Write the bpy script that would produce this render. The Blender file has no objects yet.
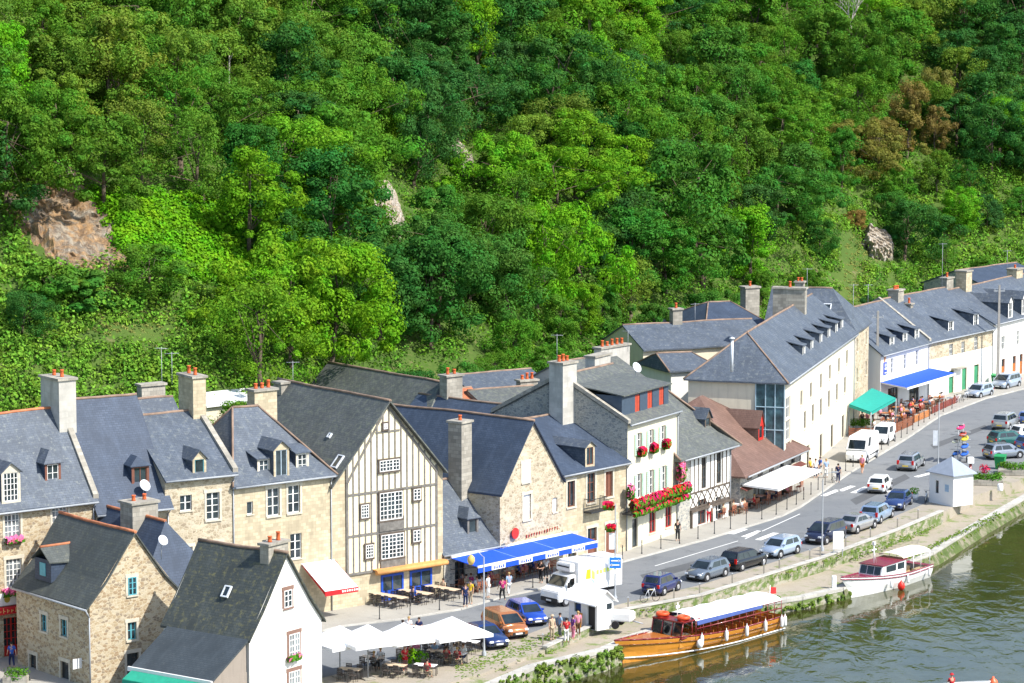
import bpy, bmesh, math, random
import numpy as np
from mathutils import Vector, Matrix
R = math.radians
random.seed(7)
scene = bpy.context.scene
C = scene.collection

# ------------------------------------------------------------------ camera
CAM_H, FPX, PITCH = 46.0, 3050.0, R(7.13)
cd = bpy.data.cameras.new('camera'); cam = bpy.data.objects.new('camera', cd); C.objects.link(cam)
cam.location = (0, 0, CAM_H); cam.rotation_euler = (math.pi/2 - PITCH, 0, 0)
cd.sensor_width = 36.0; cd.lens = 36.0*FPX/1024; cd.clip_start = 1.0; cd.clip_end = 6000.0
scene.camera = cam
scene.render.resolution_x = 1024; scene.render.resolution_y = 683

# ------------------------------------------------------------------ light
SUN_AZ = math.atan2(-0.51, 0.86)          # direction TO the sun, in the ground plane
SUN_EL = R(47)
world = bpy.data.worlds.new('World'); scene.world = world; world.use_nodes = True
wn = world.node_tree; bg = wn.nodes['Background']
sky = wn.nodes.new('ShaderNodeTexSky'); sky.sky_type = 'NISHITA'; sky.sun_disc = False
sky.sun_elevation = SUN_EL; sky.sun_rotation = math.pi/2 - SUN_AZ
wn.links.new(sky.outputs[0], bg.inputs[0]); bg.inputs[1].default_value = 0.15
sl = bpy.data.lights.new('sun', 'SUN'); sl.energy = 4.0; sl.angle = R(0.5); sl.color = (1.0, 0.955, 0.88)
so = bpy.data.objects.new('sun', sl); C.objects.link(so)
sd = Vector((math.cos(SUN_AZ)*math.cos(SUN_EL), math.sin(SUN_AZ)*math.cos(SUN_EL), math.sin(SUN_EL)))
so.rotation_euler = sd.to_track_quat('Z', 'Y').to_euler(); so.location = (60, -40, 120)
scene.view_settings.view_transform = 'Standard'; scene.view_settings.look = 'None'
scene.view_settings.exposure = 0.82; scene.view_settings.gamma = 1.0
scene.cycles.max_bounces = 6; scene.cycles.diffuse_bounces = 3; scene.cycles.transparent_max_bounces = 4

# ------------------------------------------------------------------ pixel <-> place
CP, SP = math.cos(PITCH), math.sin(PITCH)
def ray(px, py):
    u = (px-512)/FPX; v = (341.5-py)/FPX
    return Vector((u, CP + v*SP, -SP + v*CP))
def G(px, py, z=0.0):
    d = ray(px, py); t = (z-CAM_H)/d.z
    return Vector((d.x*t, d.y*t, z))
def AT(px, py, Y):
    d = ray(px, py); t = Y/d.y
    return Vector((d.x*t, Y, CAM_H + d.z*t))
def PX(p):
    x, y, z = p[0], p[1], p[2]-CAM_H
    f = y*CP - z*SP; up = y*SP + z*CP
    return 512 + FPX*x/f, 341.5 - FPX*up/f

# ------------------------------------------------------------------ objects
def tag(o, label=None, cat=None, group=None, kind=None):
    if label: o['label'] = label
    if cat: o['category'] = cat
    if group: o['group'] = group
    if kind: o['kind'] = kind
    return o
def empty(name, loc, rz=0.0, label=None, cat=None, group=None):
    o = bpy.data.objects.new(name, None); C.objects.link(o)
    o.empty_display_size = 0.3; o.location = loc; o.rotation_euler = (0, 0, rz)
    return tag(o, label, cat, group)
KIDS = {}
def copy_tree(o, parent=None):
    c = o.copy(); C.objects.link(c)
    if parent is not None: c.parent = parent
    KIDS[c.name] = [copy_tree(ch, c) for ch in KIDS.get(o.name, [])]
    return c
def uvproj(me):
    n = len(me.polygons)
    uvl = me.uv_layers.new(name='m')
    co = np.empty(len(me.vertices)*3); me.vertices.foreach_get('co', co); co = co.reshape(-1, 3)
    nr = np.empty(n*3); me.polygons.foreach_get('normal', nr); nr = nr.reshape(-1, 3)
    tot = np.empty(n, int); me.polygons.foreach_get('loop_total', tot)
    vi = np.empty(len(me.loops), int); me.loops.foreach_get('vertex_index', vi)
    N = np.repeat(nr, tot, axis=0)
    h = np.hypot(N[:, 0], N[:, 1]); flat = h < 0.05; h = np.where(flat, 1, h)
    T = np.stack([-N[:, 1]/h, N[:, 0]/h, np.zeros(len(h))], 1); T[flat] = (1, 0, 0)
    B = np.cross(N, T); P = co[vi]
    uv = np.stack([(P*T).sum(1), (P*B).sum(1)], 1)
    uvl.data.foreach_set('uv', uv.ravel())
class MB:
    def __init__(s): s.v = []; s.f = []; s.m = []; s.sm = []
    def add(s, vs, fs, m=0, sm=False):
        b = len(s.v); s.v += [tuple(v) for v in vs]
        for f in fs: s.f.append([b+i for i in f]); s.m.append(m); s.sm.append(sm)
        return s
    def quad(s, a, b, c, d, m=0): return s.add([a, b, c, d], [(0, 1, 2, 3)], m)
    def poly(s, vs, m=0): return s.add(vs, [tuple(range(len(vs)))], m)
    def box(s, x0, x1, y0, y1, z0, z1, m=0, M=None, bev=0.0):
        if bev > 0:
            bm = bmesh.new(); bmesh.ops.create_cube(bm, size=1)
            for v in bm.verts: v.co = Vector((x0+(v.co.x+.5)*(x1-x0), y0+(v.co.y+.5)*(y1-y0), z0+(v.co.z+.5)*(z1-z0)))
            bmesh.ops.bevel(bm, geom=bm.edges[:], offset=bev, segments=2, affect='EDGES')
            vs = [v.co.copy() for v in bm.verts]; fs = [[v.index for v in f.verts] for f in bm.faces]; bm.free()
        else:
            vs = [Vector(p) for p in ((x0,y0,z0),(x1,y0,z0),(x1,y1,z0),(x0,y1,z0),(x0,y0,z1),(x1,y0,z1),(x1,y1,z1),(x0,y1,z1))]
            fs = [(0,3,2,1),(4,5,6,7),(0,1,5,4),(1,2,6,5),(2,3,7,6),(3,0,4,7)]
        if M is not None: vs = [M @ v for v in vs]
        return s.add(vs, fs, m)
    def prism(s, pts, y0, y1, m=0, M=None):          # polygon in x,z pushed along y
        n = len(pts)
        vs = [Vector((p[0], y0, p[1])) for p in pts] + [Vector((p[0], y1, p[1])) for p in pts]
        fs = [tuple(range(n)), tuple(range(2*n-1, n-1, -1))] + [(i, i+n, (i+1) % n+n, (i+1) % n) for i in range(n)]
        if M is not None: vs = [M @ v for v in vs]
        return s.add(vs, fs, m)
    def slab(s, pts, t, m=0):                         # polygon with a thickness t straight down
        n = len(pts); vs = [Vector(p) for p in pts] + [Vector((p[0], p[1], p[2]-t)) for p in pts]
        fs = [tuple(range(n)), tuple(range(2*n-1, n-1, -1))] + [(i, i+n, (i+1) % n+n, (i+1) % n) for i in range(n)]
        return s.add(vs, fs, m)
    def cyl(s, p0, p1, r0, r1=None, n=8, m=0, sm=True, cap=True):
        if r1 is None: r1 = r0
        p0 = Vector(p0); p1 = Vector(p1); ax = (p1-p0)
        if ax.length < 1e-6: return s
        q = ax.to_track_quat('Z', 'Y')
        vs = [p0 + q @ Vector((math.cos(2*math.pi*i/n)*r0, math.sin(2*math.pi*i/n)*r0, 0)) for i in range(n)]
        vs += [p1 + q @ Vector((math.cos(2*math.pi*i/n)*r1, math.sin(2*math.pi*i/n)*r1, 0)) for i in range(n)]
        s.add(vs, [(i, (i+1) % n, (i+1) % n+n, i+n) for i in range(n)], m, sm)
        if cap: s.add(vs, [tuple(range(n-1, -1, -1)), tuple(range(n, 2*n))], m)
        return s
    def tube(s, pts, r, n=6, m=0):
        for a, b in zip(pts[:-1], pts[1:]): s.cyl(a, b, r, r, n, m)
        return s
    def lathe(s, prof, c=(0,0,0), n=12, m=0, sm=True):   # prof: (r,z)
        vs = []; fs = []
        for r, z in prof:
            for i in range(n): vs.append((c[0]+r*math.cos(2*math.pi*i/n), c[1]+r*math.sin(2*math.pi*i/n), c[2]+z))
        for k in range(len(prof)-1):
            for i in range(n): fs.append((k*n+i, k*n+(i+1) % n, (k+1)*n+(i+1) % n, (k+1)*n+i))
        return s.add(vs, fs, m, sm)
    def blob(s, c, rx, ry, rz, m=0, seg=8, rings=5, jit=0.0, sm=True):
        vs = []; fs = []
        for k in range(rings+1):
            th = math.pi*k/rings
            for i in range(seg):
                ph = 2*math.pi*i/seg; j = 1+random.uniform(-jit, jit)
                vs.append((c[0]+rx*j*math.sin(th)*math.cos(ph), c[1]+ry*j*math.sin(th)*math.sin(ph), c[2]+rz*j*math.cos(th)))
        for k in range(rings):
            for i in range(seg): fs.append((k*seg+i, (k+1)*seg+i, (k+1)*seg+(i+1) % seg, k*seg+(i+1) % seg))
        return s.add(vs, fs, m, sm)
    def leaves(s, c, rad, n, size, m=0, up=0.3, flat=1.0, palette=1):   # leaf faces through the shell of a clump
        for _ in range(n):
            d = Vector((random.gauss(0,1), random.gauss(0,1), random.gauss(0,1))).normalized()
            p = Vector(c) + Vector((d.x*rad[0], d.y*rad[1], d.z*rad[2])) * random.uniform(.7, 1.05)
            nn = (d + Vector((random.uniform(-.6,.6), random.uniform(-.6,.6), random.uniform(-.3,.6)+up))).normalized()
            t = nn.orthogonal().normalized(); t.rotate(Matrix.Rotation(random.uniform(0, 6.28), 3, nn)); b = nn.cross(t)
            z = size*random.uniform(.6, 1.3)
            s.add([p-t*z*.5, p+b*z*.35, p+t*z*.5, p-b*z*.35], [(0,1,2,3)], m + (random.randrange(palette) if palette > 1 else 0))
        return s
    def build(s, name, mats, parent=None, loc=None, fix=True):
        me = bpy.data.meshes.new(name); me.from_pydata(s.v, [], s.f)
        if not isinstance(mats, (list, tuple)): mats = [mats]
        for m in mats: me.materials.append(m)
        me.polygons.foreach_set('material_index', s.m)
        me.polygons.foreach_set('use_smooth', s.sm)
        me.update()
        if fix:
            bm = bmesh.new(); bm.from_mesh(me); bmesh.ops.remove_doubles(bm, verts=bm.verts, dist=1e-5) if len(s.v) < 3000 else None
            bmesh.ops.recalc_face_normals(bm, faces=bm.faces); bm.to_mesh(me); bm.free()
        uvproj(me)
        o = bpy.data.objects.new(name, me); C.objects.link(o)
        if parent is not None:
            o.parent = parent; KIDS.setdefault(parent.name, []).append(o)
        if loc is not None: o.location = loc
        return o

# ------------------------------------------------------------------ materials
MATS = {}
def lin(c):                                            # sRGB 0-255 -> linear
    return tuple(((x/255)/12.92 if x/255 <= .04045 else ((x/255+.055)/1.055)**2.4) for x in c) + (1.0,)
def base_mat(name, rough=.8, spec=.3, metal=0.0):
    m = bpy.data.materials.new(name); m.use_nodes = True
    b = m.node_tree.nodes['Principled BSDF']
    b.inputs['Roughness'].default_value = rough; b.inputs['Specular IOR Level'].default_value = spec
    b.inputs['Metallic'].default_value = metal
    return m, m.node_tree, b
def nd(nt, t, **k):
    n = nt.nodes.new(t)
    for a, v in k.items(): setattr(n, a, v)
    return n
def ramp(nt, fac, stops, interp='LINEAR'):
    r = nd(nt, 'ShaderNodeValToRGB'); r.color_ramp.interpolation = interp
    el = r.color_ramp.elements
    while len(el) < len(stops): el.new(.5)
    for e, (p, c) in zip(el, stops): e.position = p; e.color = c if len(c) == 4 else tuple(c)+(1,)
    nt.links.new(fac, r.inputs[0]); return r.outputs[0]
def coords(nt, uv=False, scale=(1,1,1)):
    tc = nd(nt, 'ShaderNodeTexCoord'); mp = nd(nt, 'ShaderNodeMapping'); mp.inputs['Scale'].default_value = scale
    nt.links.new(tc.outputs['UV' if uv else 'Object'], mp.inputs[0]); return mp.outputs[0]
def noise(nt, vec, sc, det=4, rough=.6, dist=0):
    n = nd(nt, 'ShaderNodeTexNoise'); n.inputs['Scale'].default_value = sc; n.inputs['Detail'].default_value = det
    n.inputs['Roughness'].default_value = rough; n.inputs['Distortion'].default_value = dist
    nt.links.new(vec, n.inputs['Vector']); return n.outputs['Fac']
def mix(nt, f, a, b, mode='MIX'):
    x = nd(nt, 'ShaderNodeMix', data_type='RGBA', blend_type=mode)
    for s, v in ((x.inputs[0], f), (x.inputs[6], a), (x.inputs[7], b)):
        if hasattr(v, 'links'): nt.links.new(v, s)
        else: s.default_value = v
    return x.outputs[2]
def bump(nt, h, b, strength=.5, dist=.05):
    bp = nd(nt, 'ShaderNodeBump'); bp.inputs['Strength'].default_value = strength; bp.inputs['Distance'].default_value = dist
    nt.links.new(h, bp.inputs['Height']); nt.links.new(bp.outputs[0], b.inputs['Normal'])
def mul(c, k): return tuple(min(1, x*k) for x in c[:3]) + (1,)

def plain(name, rgb, rough=.6, spec=.4, metal=0.0, var=.12, vs=3.0):
    if name in MATS: return MATS[name]
    m, nt, b = base_mat(name, rough, spec, metal); c = tuple(rgb)+(1,) if len(rgb) == 3 else rgb
    n = noise(nt, coords(nt), vs)
    nt.links.new(ramp(nt, n, [(.3, mul(c, 1-var)), (.7, mul(c, 1+var))]), b.inputs['Base Color'])
    MATS[name] = m; return m
def slate(name, c1, c2, lichen=0.0, bl=(.32,.18), moss=(.30,.27,.12), seed=0):
    if name in MATS: return MATS[name]
    m, nt, b = base_mat(name, .62, .35)
    uv = coords(nt, True)
    br = nd(nt, 'ShaderNodeTexBrick'); br.inputs['Scale'].default_value = 1.0
    br.inputs['Brick Width'].default_value = bl[0]; br.inputs['Row Height'].default_value = bl[1]
    br.inputs['Mortar Size'].default_value = .012; br.inputs['Mortar Smooth'].default_value = .3; br.inputs['Bias'].default_value = 0
    br.inputs['Color1'].default_value = tuple(c1)+(1,); br.inputs['Color2'].default_value = tuple(c2)+(1,)
    br.inputs['Mortar'].default_value = tuple(x*.45 for x in c1)+(1,)
    nt.links.new(uv, br.inputs['Vector'])
    n1 = noise(nt, uv, .45, 6, .65); st = coords(nt, True, (1.6, .35, 1)); n2 = noise(nt, st, 1.2, 5, .6)
    col = mix(nt, ramp(nt, n1, [(.35, (0,0,0)), (.7, (1,1,1))]), br.outputs['Color'], tuple((x+y)*.5*.62 for x, y in zip(c1, c2))+(1,))
    col = mix(nt, ramp(nt, n2, [(.5, (0,0,0)), (.8, (.3,.3,.3))]), col, tuple(min(1, x*1.6+.01) for x in c2)+(1,))
    if lichen > 0:
        n3 = noise(nt, uv, 2.6, 8, .75)
        col = mix(nt, ramp(nt, n3, [(.62-lichen*.25, (0,0,0)), (.72-lichen*.18, (.75,.75,.75))]), col, tuple(moss)+(1,))
    nt.links.new(col, b.inputs['Base Color']); bump(nt, br.outputs['Fac'], b, -.5, .02)
    MATS[name] = m; return m
def rubble(name, cols, mortar=(.42,.36,.26), sc=3.2, mw=.07, stretch=1.7, render=None, rsc=.35, rth=.5):
    if name in MATS: return MATS[name]
    m, nt, b = base_mat(name, .9, .15)
    uv = coords(nt, True, (1, stretch, 1))
    wv = nd(nt, 'ShaderNodeVectorMath', operation='ADD'); nz = nd(nt, 'ShaderNodeTexNoise'); nz.inputs['Scale'].default_value = 2.2
    nt.links.new(uv, nz.inputs['Vector']); sc_ = nd(nt, 'ShaderNodeVectorMath', operation='SCALE'); sc_.inputs['Scale'].default_value = .22
    nt.links.new(nz.outputs['Color'], sc_.inputs[0]); nt.links.new(uv, wv.inputs[0]); nt.links.new(sc_.outputs[0], wv.inputs[1])
    vo = nd(nt, 'ShaderNodeTexVoronoi'); vo.inputs['Scale'].default_value = sc; nt.links.new(wv.outputs[0], vo.inputs['Vector'])
    ve = nd(nt, 'ShaderNodeTexVoronoi', feature='DISTANCE_TO_EDGE'); ve.inputs['Scale'].default_value = sc; nt.links.new(wv.outputs[0], ve.inputs['Vector'])
    sp = nd(nt, 'ShaderNodeSeparateColor'); nt.links.new(vo.outputs['Color'], sp.inputs[0])
    k = len(cols); col = ramp(nt, sp.outputs[0], [(i/k, tuple(c)) for i, c in enumerate(cols)], 'CONSTANT')
    n2 = noise(nt, uv, 7, 5, .7)
    col = mix(nt, ramp(nt, n2, [(.3, (0,0,0)), (.75, (.5,.5,.5))]), col, tuple(x*.55 for x in cols[0])+(1,))
    col = mix(nt, ramp(nt, ve.outputs['Distance'], [(mw*.4, (1,1,1)), (mw, (0,0,0))]), col, tuple(mortar)+(1,))
    big = noise(nt, coords(nt, True, (.5,.25,1)), .8, 5, .6)
    col = mix(nt, ramp(nt, big, [(.4, (0,0,0)), (.75, (.35,.35,.35))]), col, tuple(x*.5 for x in mortar)+(1,))
    if render:
        n3 = noise(nt, uv, rsc, 7, .7)
        col = mix(nt, ramp(nt, n3, [(rth-.06, (0,0,0)), (rth+.05, (1,1,1))]), col, tuple(render)+(1,))
    nt.links.new(col, b.inputs['Base Color']); bump(nt, ve.outputs['Distance'], b, .5, .04)
    MATS[name] = m; return m
def ashlar(name, c, mortar, bw=.6, bh=.3, var=.25, stain=.35):
    if name in MATS: return MATS[name]
    m, nt, b = base_mat(name, .88, .15); uv = coords(nt, True)
    br = nd(nt, 'ShaderNodeTexBrick'); br.inputs['Scale'].default_value = 1.0
    br.inputs['Brick Width'].default_value = bw; br.inputs['Row Height'].default_value = bh; br.inputs['Mortar Size'].default_value = .014
    br.inputs['Color1'].default_value = mul(c, 1+var*.5); br.inputs['Color2'].default_value = mul(c, 1-var); br.inputs['Mortar'].default_value = tuple(mortar)+(1,)
    nt.links.new(uv, br.inputs['Vector'])
    n = noise(nt, uv, .7, 7, .7); n2 = noise(nt, coords(nt, True, (2, .25, 1)), 1.0, 5, .6)
    col = mix(nt, ramp(nt, n, [(.4, (0,0,0)), (.75, (stain,)*3)]), br.outputs['Color'], mul(c, .5))
    col = mix(nt, ramp(nt, n2, [(.5, (0,0,0)), (.8, (stain,)*3)]), col, mul(c, .42))
    nt.links.new(col, b.inputs['Base Color']); bump(nt, br.outputs['Fac'], b, -.3, .02)
    MATS[name] = m; return m
def plaster(name, c, stain=.3, dark=.6):
    if name in MATS: return MATS[name]
    m, nt, b = base_mat(name, .9, .15); c = tuple(c)+(1,)
    n = noise(nt, coords(nt, True), .9, 7, .7); n2 = noise(nt, coords(nt, True, (2.5, .22, 1)), 1.0, 6, .65)
    col = mix(nt, ramp(nt, n, [(.35, (0,0,0)), (.8, (stain,)*3)]), c, mul(c, dark))
    col = mix(nt, ramp(nt, n2, [(.5, (0,0,0)), (.85, (stain*1.4,)*3)]), col, mul(c, dark*.8))
    nt.links.new(col, b.inputs['Base Color']); bump(nt, noise(nt, coords(nt, True), 30), b, .15, .01)
    MATS[name] = m; return m
def glass(name, c=(.02,.03,.035), rough=.08):
    if name in MATS: return MATS[name]
    m, nt, b = base_mat(name, rough, .8)
    n = noise(nt, coords(nt), .8)
    nt.links.new(ramp(nt, n, [(.35, mul(c, .5)), (.7, mul(c, 2.2))]), b.inputs['Base Color'])
    MATS[name] = m; return m
def foliage(name, c, trans=.25, leafvar=.35):
    """leaf colour = base, shifted a little from leaf to leaf and clump to clump; a fraction of the light goes through the leaf"""
    if name in MATS: return MATS[name]
    m = bpy.data.materials.new(name); m.use_nodes = True; nt = m.node_tree; nt.nodes.clear()
    out = nd(nt, 'ShaderNodeOutputMaterial'); d = nd(nt, 'ShaderNodeBsdfDiffuse'); t = nd(nt, 'ShaderNodeBsdfTranslucent'); ms = nd(nt, 'ShaderNodeMixShader')
    ms.inputs[0].default_value = trans
    geo = nd(nt, 'ShaderNodeNewGeometry'); oi = nd(nt, 'ShaderNodeObjectInfo')
    v = coords(nt); n = noise(nt, v, .55, 3)
    base = oi.outputs['Color'] if c is None else tuple(c)+(1,)
    hs = nd(nt, 'ShaderNodeHueSaturation')
    mr = nd(nt, 'ShaderNodeMapRange'); mr.inputs[3].default_value = 1-leafvar; mr.inputs[4].default_value = 1+leafvar*1.3
    nt.links.new(geo.outputs['Random Per Island'], mr.inputs[0])
    mr2 = nd(nt, 'ShaderNodeMapRange'); mr2.inputs[1].default_value = .3; mr2.inputs[2].default_value = .7; mr2.inputs[3].default_value = .47; mr2.inputs[4].default_value = .52
    nt.links.new(n, mr2.inputs[0])
    nt.links.new(mr2.outputs[0], hs.inputs['Hue']); nt.links.new(mr.outputs[0], hs.inputs['Value'])
    if hasattr(base, 'links'): nt.links.new(base, hs.inputs['Color'])
    else: hs.inputs['Color'].default_value = base
    nt.links.new(hs.outputs[0], d.inputs[0]); 
    tm = mix(nt, 1.0, hs.outputs[0], (1.3, 1.25, .5, 1), 'MULTIPLY'); nt.links.new(tm, t.inputs[0])
    nt.links.new(d.outputs[0], ms.inputs[1]); nt.links.new(t.outputs[0], ms.inputs[2]); nt.links.new(ms.outputs[0], out.inputs[0])
    MATS[name] = m; return m
def paint(name, rgb, rough=.25, metal=.0, coat=.6):
    if name in MATS: return MATS[name]
    m, nt, b = base_mat(name, rough, .5, metal); b.inputs['Coat Weight'].default_value = coat; b.inputs['Coat Roughness'].default_value = .05
    c = tuple(rgb)+(1,); nt.links.new(ramp(nt, noise(nt, coords(nt), 1.5), [(.3, mul(c,.92)), (.7, mul(c,1.06))]), b.inputs['Base Color'])
    MATS[name] = m; return m
def ground_mat(name, c1, c2, sc=.35, fine=9, c3=None, th=.6, rough=.92, bmp=.3):
    if name in MATS: return MATS[name]
    m, nt, b = base_mat(name, rough, .15); v = coords(nt)
    col = ramp(nt, noise(nt, v, sc, 8, .7), [(.3, tuple(c1)), (.7, tuple(c2))])
    f = noise(nt, v, fine, 5, .7); col = mix(nt, ramp(nt, f, [(.3, (0,0,0)), (.8, (.55,.55,.55))]), col, tuple(x*.6 for x in c1)+(1,))
    if c3: col = mix(nt, ramp(nt, noise(nt, v, .6, 8, .75), [(th-.05, (0,0,0)), (th+.06, (1,1,1))]), col, tuple(c3)+(1,))
    nt.links.new(col, b.inputs['Base Color']); bump(nt, f, b, bmp, .05)
    MATS[name] = m; return m

M_white = plain('white_paint', (.82,.81,.77), .5, var=.05)
M_glass = glass('window_glass')
M_slateA = slate('slate_blue_grey', (.076,.096,.126), (.112,.134,.168), .35, moss=(.20,.22,.21))
M_slateB = slate('slate_dark_blue', (.040,.060,.098), (.060,.083,.126), .05, moss=(.12,.14,.16))
M_slateC = slate('slate_old_grey', (.092,.102,.102), (.135,.142,.135), .5, moss=(.17,.185,.135))
M_slateD = slate('slate_mossy', (.050,.060,.058), (.075,.085,.078), .4, moss=(.17,.16,.07))
M_slateM = slate('slate_worn', (.072,.084,.082), (.098,.108,.10), .3, moss=(.15,.15,.10))
M_tileR = slate('brown_roof_tiles', (.17,.10,.075), (.22,.13,.10), .1, moss=(.16,.14,.12))
M_ridge = plain('terracotta_ridge', (.46,.17,.08), .8, var=.35, vs=1.5)
M_ridgeg = plain('weathered_ridge', (.24,.165,.12), .85, var=.35, vs=1.2)
M_pot = plain('terracotta_pot', (.62,.13,.04), .8)
M_lead = plain('lead_flashing', (.62,.65,.68), .5, var=.15)
M_stoneA = rubble('honey_rubble_stone', [(.44,.34,.21),(.52,.43,.29),(.35,.25,.15),(.56,.49,.36),(.29,.23,.165)], (.56,.48,.34), 3.6)
M_stoneG = rubble('grey_rubble_stone', [(.33,.33,.30),(.40,.38,.33),(.25,.26,.26),(.46,.44,.38)], (.50,.47,.40), 3.4)
M_stoneW = rubble('pale_rubble_stone', [(.42,.35,.24),(.50,.43,.31),(.32,.26,.18),(.55,.49,.37)], (.56,.48,.35), 3.2, render=(.60,.52,.37), rth=.58)
M_ashA = ashlar('cream_dressed_stone', (.57,.485,.335), (.44,.37,.25), .42, .24, .25, .55)
M_ashG = ashlar('grey_chimney_stone', (.40,.37,.31), (.26,.25,.22), .5, .28, .3, .6)
M_ashW = ashlar('pale_chimney_render', (.52,.50,.45), (.47,.45,.40), .8, .4, .12, .6)
M_cream = plaster('cream_render', (.74,.66,.50), .25)
M_wht = plaster('white_render', (.80,.785,.73), .22, .72)
M_whtw = plaster('warm_white_render', (.80,.78,.70), .22, .7)
M_timber = plain('dark_oak', (.10,.078,.06), .8, var=.3)
M_grey_t = plain('grey_timber', (.16,.15,.135), .8, var=.3)
M_surr = plain('granite_surround', (.55,.50,.40), .85, var=.15)
M_blk = plain('black_iron', (.03,.032,.035), .5)
M_gut = plain('zinc_gutter', (.33,.35,.37), .4, .5)
# ================================================================== THE SETTING
from mathutils.geometry import tessellate_polygon
from mathutils import noise as mnoise
def sheet(name, pts, mat, thick=0.0, kind='structure', label=None):
    mb = MB(); tri = tessellate_polygon([[Vector(p) for p in pts]])
    mb.add(pts, [tuple(t) for t in tri], 0)
    if thick > 0:
        n = len(pts); low = [(p[0], p[1], p[2]-thick) for p in pts]
        mb.add(list(pts)+low, [(i, (i+1) % n, (i+1) % n+n, i+n) for i in range(n)], 0)
    o = mb.build(name, mat); tag(o, label=label, kind=kind)
    return o
def gp(lst, z=0.0): return [tuple(G(a, b, z)) for a, b in lst]

FAC = [(-90,674),(0,655),(97,645),(235,627),(333,612),(443,594),(503,583),(563,567),(627,552),(688,531),(731,516),(784,492),(853,430),(868,422),(880,415),(928,400),(992,384),(1060,365)]
KERB = [(-90,716),(60,694),(200,662),(340,627),(400,620),(460,610),(500,598),(538,590),(609,566),(706,540),(780,517),(799,508),(848,474),(903,441),(940,416),(985,399),(1060,380),(1100,371)]
STR = [(-90,790),(200,712),(380,662),(470,650),(520,637),(560,622),(620,604),(700,585),(780,560),(850,536),(900,514),(938,498),(950,482),(990,476),(1060,462),(1130,450)]
WAL = [(-90,900),(150,800),(300,735),(400,697),(480,674),(545,650),(625,612),(700,598),(780,573),(822,560),(900,531),(942,513),(970,497),(1010,484),(1080,458),(1140,440)]
QUA = [(-90,930),(150,822),(300,755),(440,705),(532,666),(604,649),(632,636),(700,616),(758,603),(800,597),(840,588),(930,553),(980,522),(1024,497),(1080,463),(1140,444)]
QZ =  [-.1,-.1,-.1,-.1,-.15,-.3,-.4,-.6,-.8,-.85,-.9,-.9,-.9,-.9,-.9,-.9]
WATER_Z = -1.75

M_asph = ground_mat('old_asphalt', (.165,.178,.19), (.245,.25,.25), .10, 10, (.14,.148,.155), .58)
M_side = ground_mat('pale_pavement', (.34,.32,.28), (.44,.42,.37), .3, 8, (.27,.26,.23), .6)
M_grav = ground_mat('quay_gravel', (.33,.29,.23), (.43,.38,.31), .25, 10, (.17,.20,.07), .58)
M_path = ground_mat('towpath_sand', (.34,.29,.22), (.43,.38,.30), .2, 7, (.17,.22,.07), .56)
M_wallq = rubble('quay_wall_stone', [(.36,.33,.26),(.44,.41,.33),(.28,.27,.22),(.40,.34,.26)], (.40,.37,.30), 2.4, render=(.12,.17,.05), rsc=.9, rth=.50)
M_cope = ashlar('quay_coping_stone', (.50,.48,.43), (.3,.3,.27), 1.4, .5, .2, .4)
M_earth = ground_mat('river_bed', (.08,.07,.05), (.12,.10,.07))
M_hill = ground_mat('hillside_soil', (.05,.10,.018), (.10,.15,.03), .15, 3, (.17,.14,.07), .62)

sheet('ground', [(-3000,-1500,-4),(3000,-1500,-4),(3000,4000,-4),(-3000,4000,-4)], M_earth)
# the river
mw, nt, b = base_mat('river_water', .04, .5); v = coords(nt, scale=(1, 1, 1))
wv1 = noise(nt, coords(nt, scale=(.65, .38, 1)), 1.1, 4, .5, .7); wv2 = noise(nt, coords(nt, scale=(.16, .07, 1)), 1.0, 3, .5, .8)
b.inputs['Base Color'].default_value = (.045,.05,.017,1); b.inputs['IOR'].default_value = 1.33
nt.links.new(ramp(nt, wv2, [(.35, (.034,.038,.010)), (.7, (.060,.060,.017))]), b.inputs['Base Color'])
mm = nd(nt, 'ShaderNodeMath', operation='MULTIPLY_ADD'); nt.links.new(wv2, mm.inputs[0]); mm.inputs[1].default_value = 1.2; nt.links.new(wv1, mm.inputs[2])
bump(nt, mm.outputs[0], b, .5, .07)
sheet('river', [(-700,60,WATER_Z),(900,60,WATER_Z),(900,700,WATER_Z),(-700,700,WATER_Z)], mw)
# land behind the quay
FARP = [(170,420,0),(400,520,0),(400,900,0),(-400,900,0),(-400,150,0),(-150,140,0)]
sheet('quay_ground', gp(WAL) + FARP, M_grav, 3.9)
tp = [tuple(G(p[0], p[1], z)) for p, z in zip(QUA, QZ)]
wl = [tuple(G(p[0], p[1], z-.01) - Vector((0,0,0))) for p, z in zip(WAL, [-.12,-.12,-.12,-.12,-.15,-.3,-.55,-.75,-.85,-.9,-.9,-.9,-.9,-.9,-.9,-.9])]
wl = [(G(p[0], p[1]).x, G(p[0], p[1]).y, q[2]) for p, q in zip(WAL, wl)]
mb = MB(); ring = wl + tp[::-1]
ring2 = [(p[0], p[1]+.6, p[2]) for p in wl] + tp[::-1]
tri = tessellate_polygon([[Vector(p) for p in ring2]]); mb.add(ring2, [tuple(t) for t in tri])
tag(mb.build('towpath', M_path), kind='structure')
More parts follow.
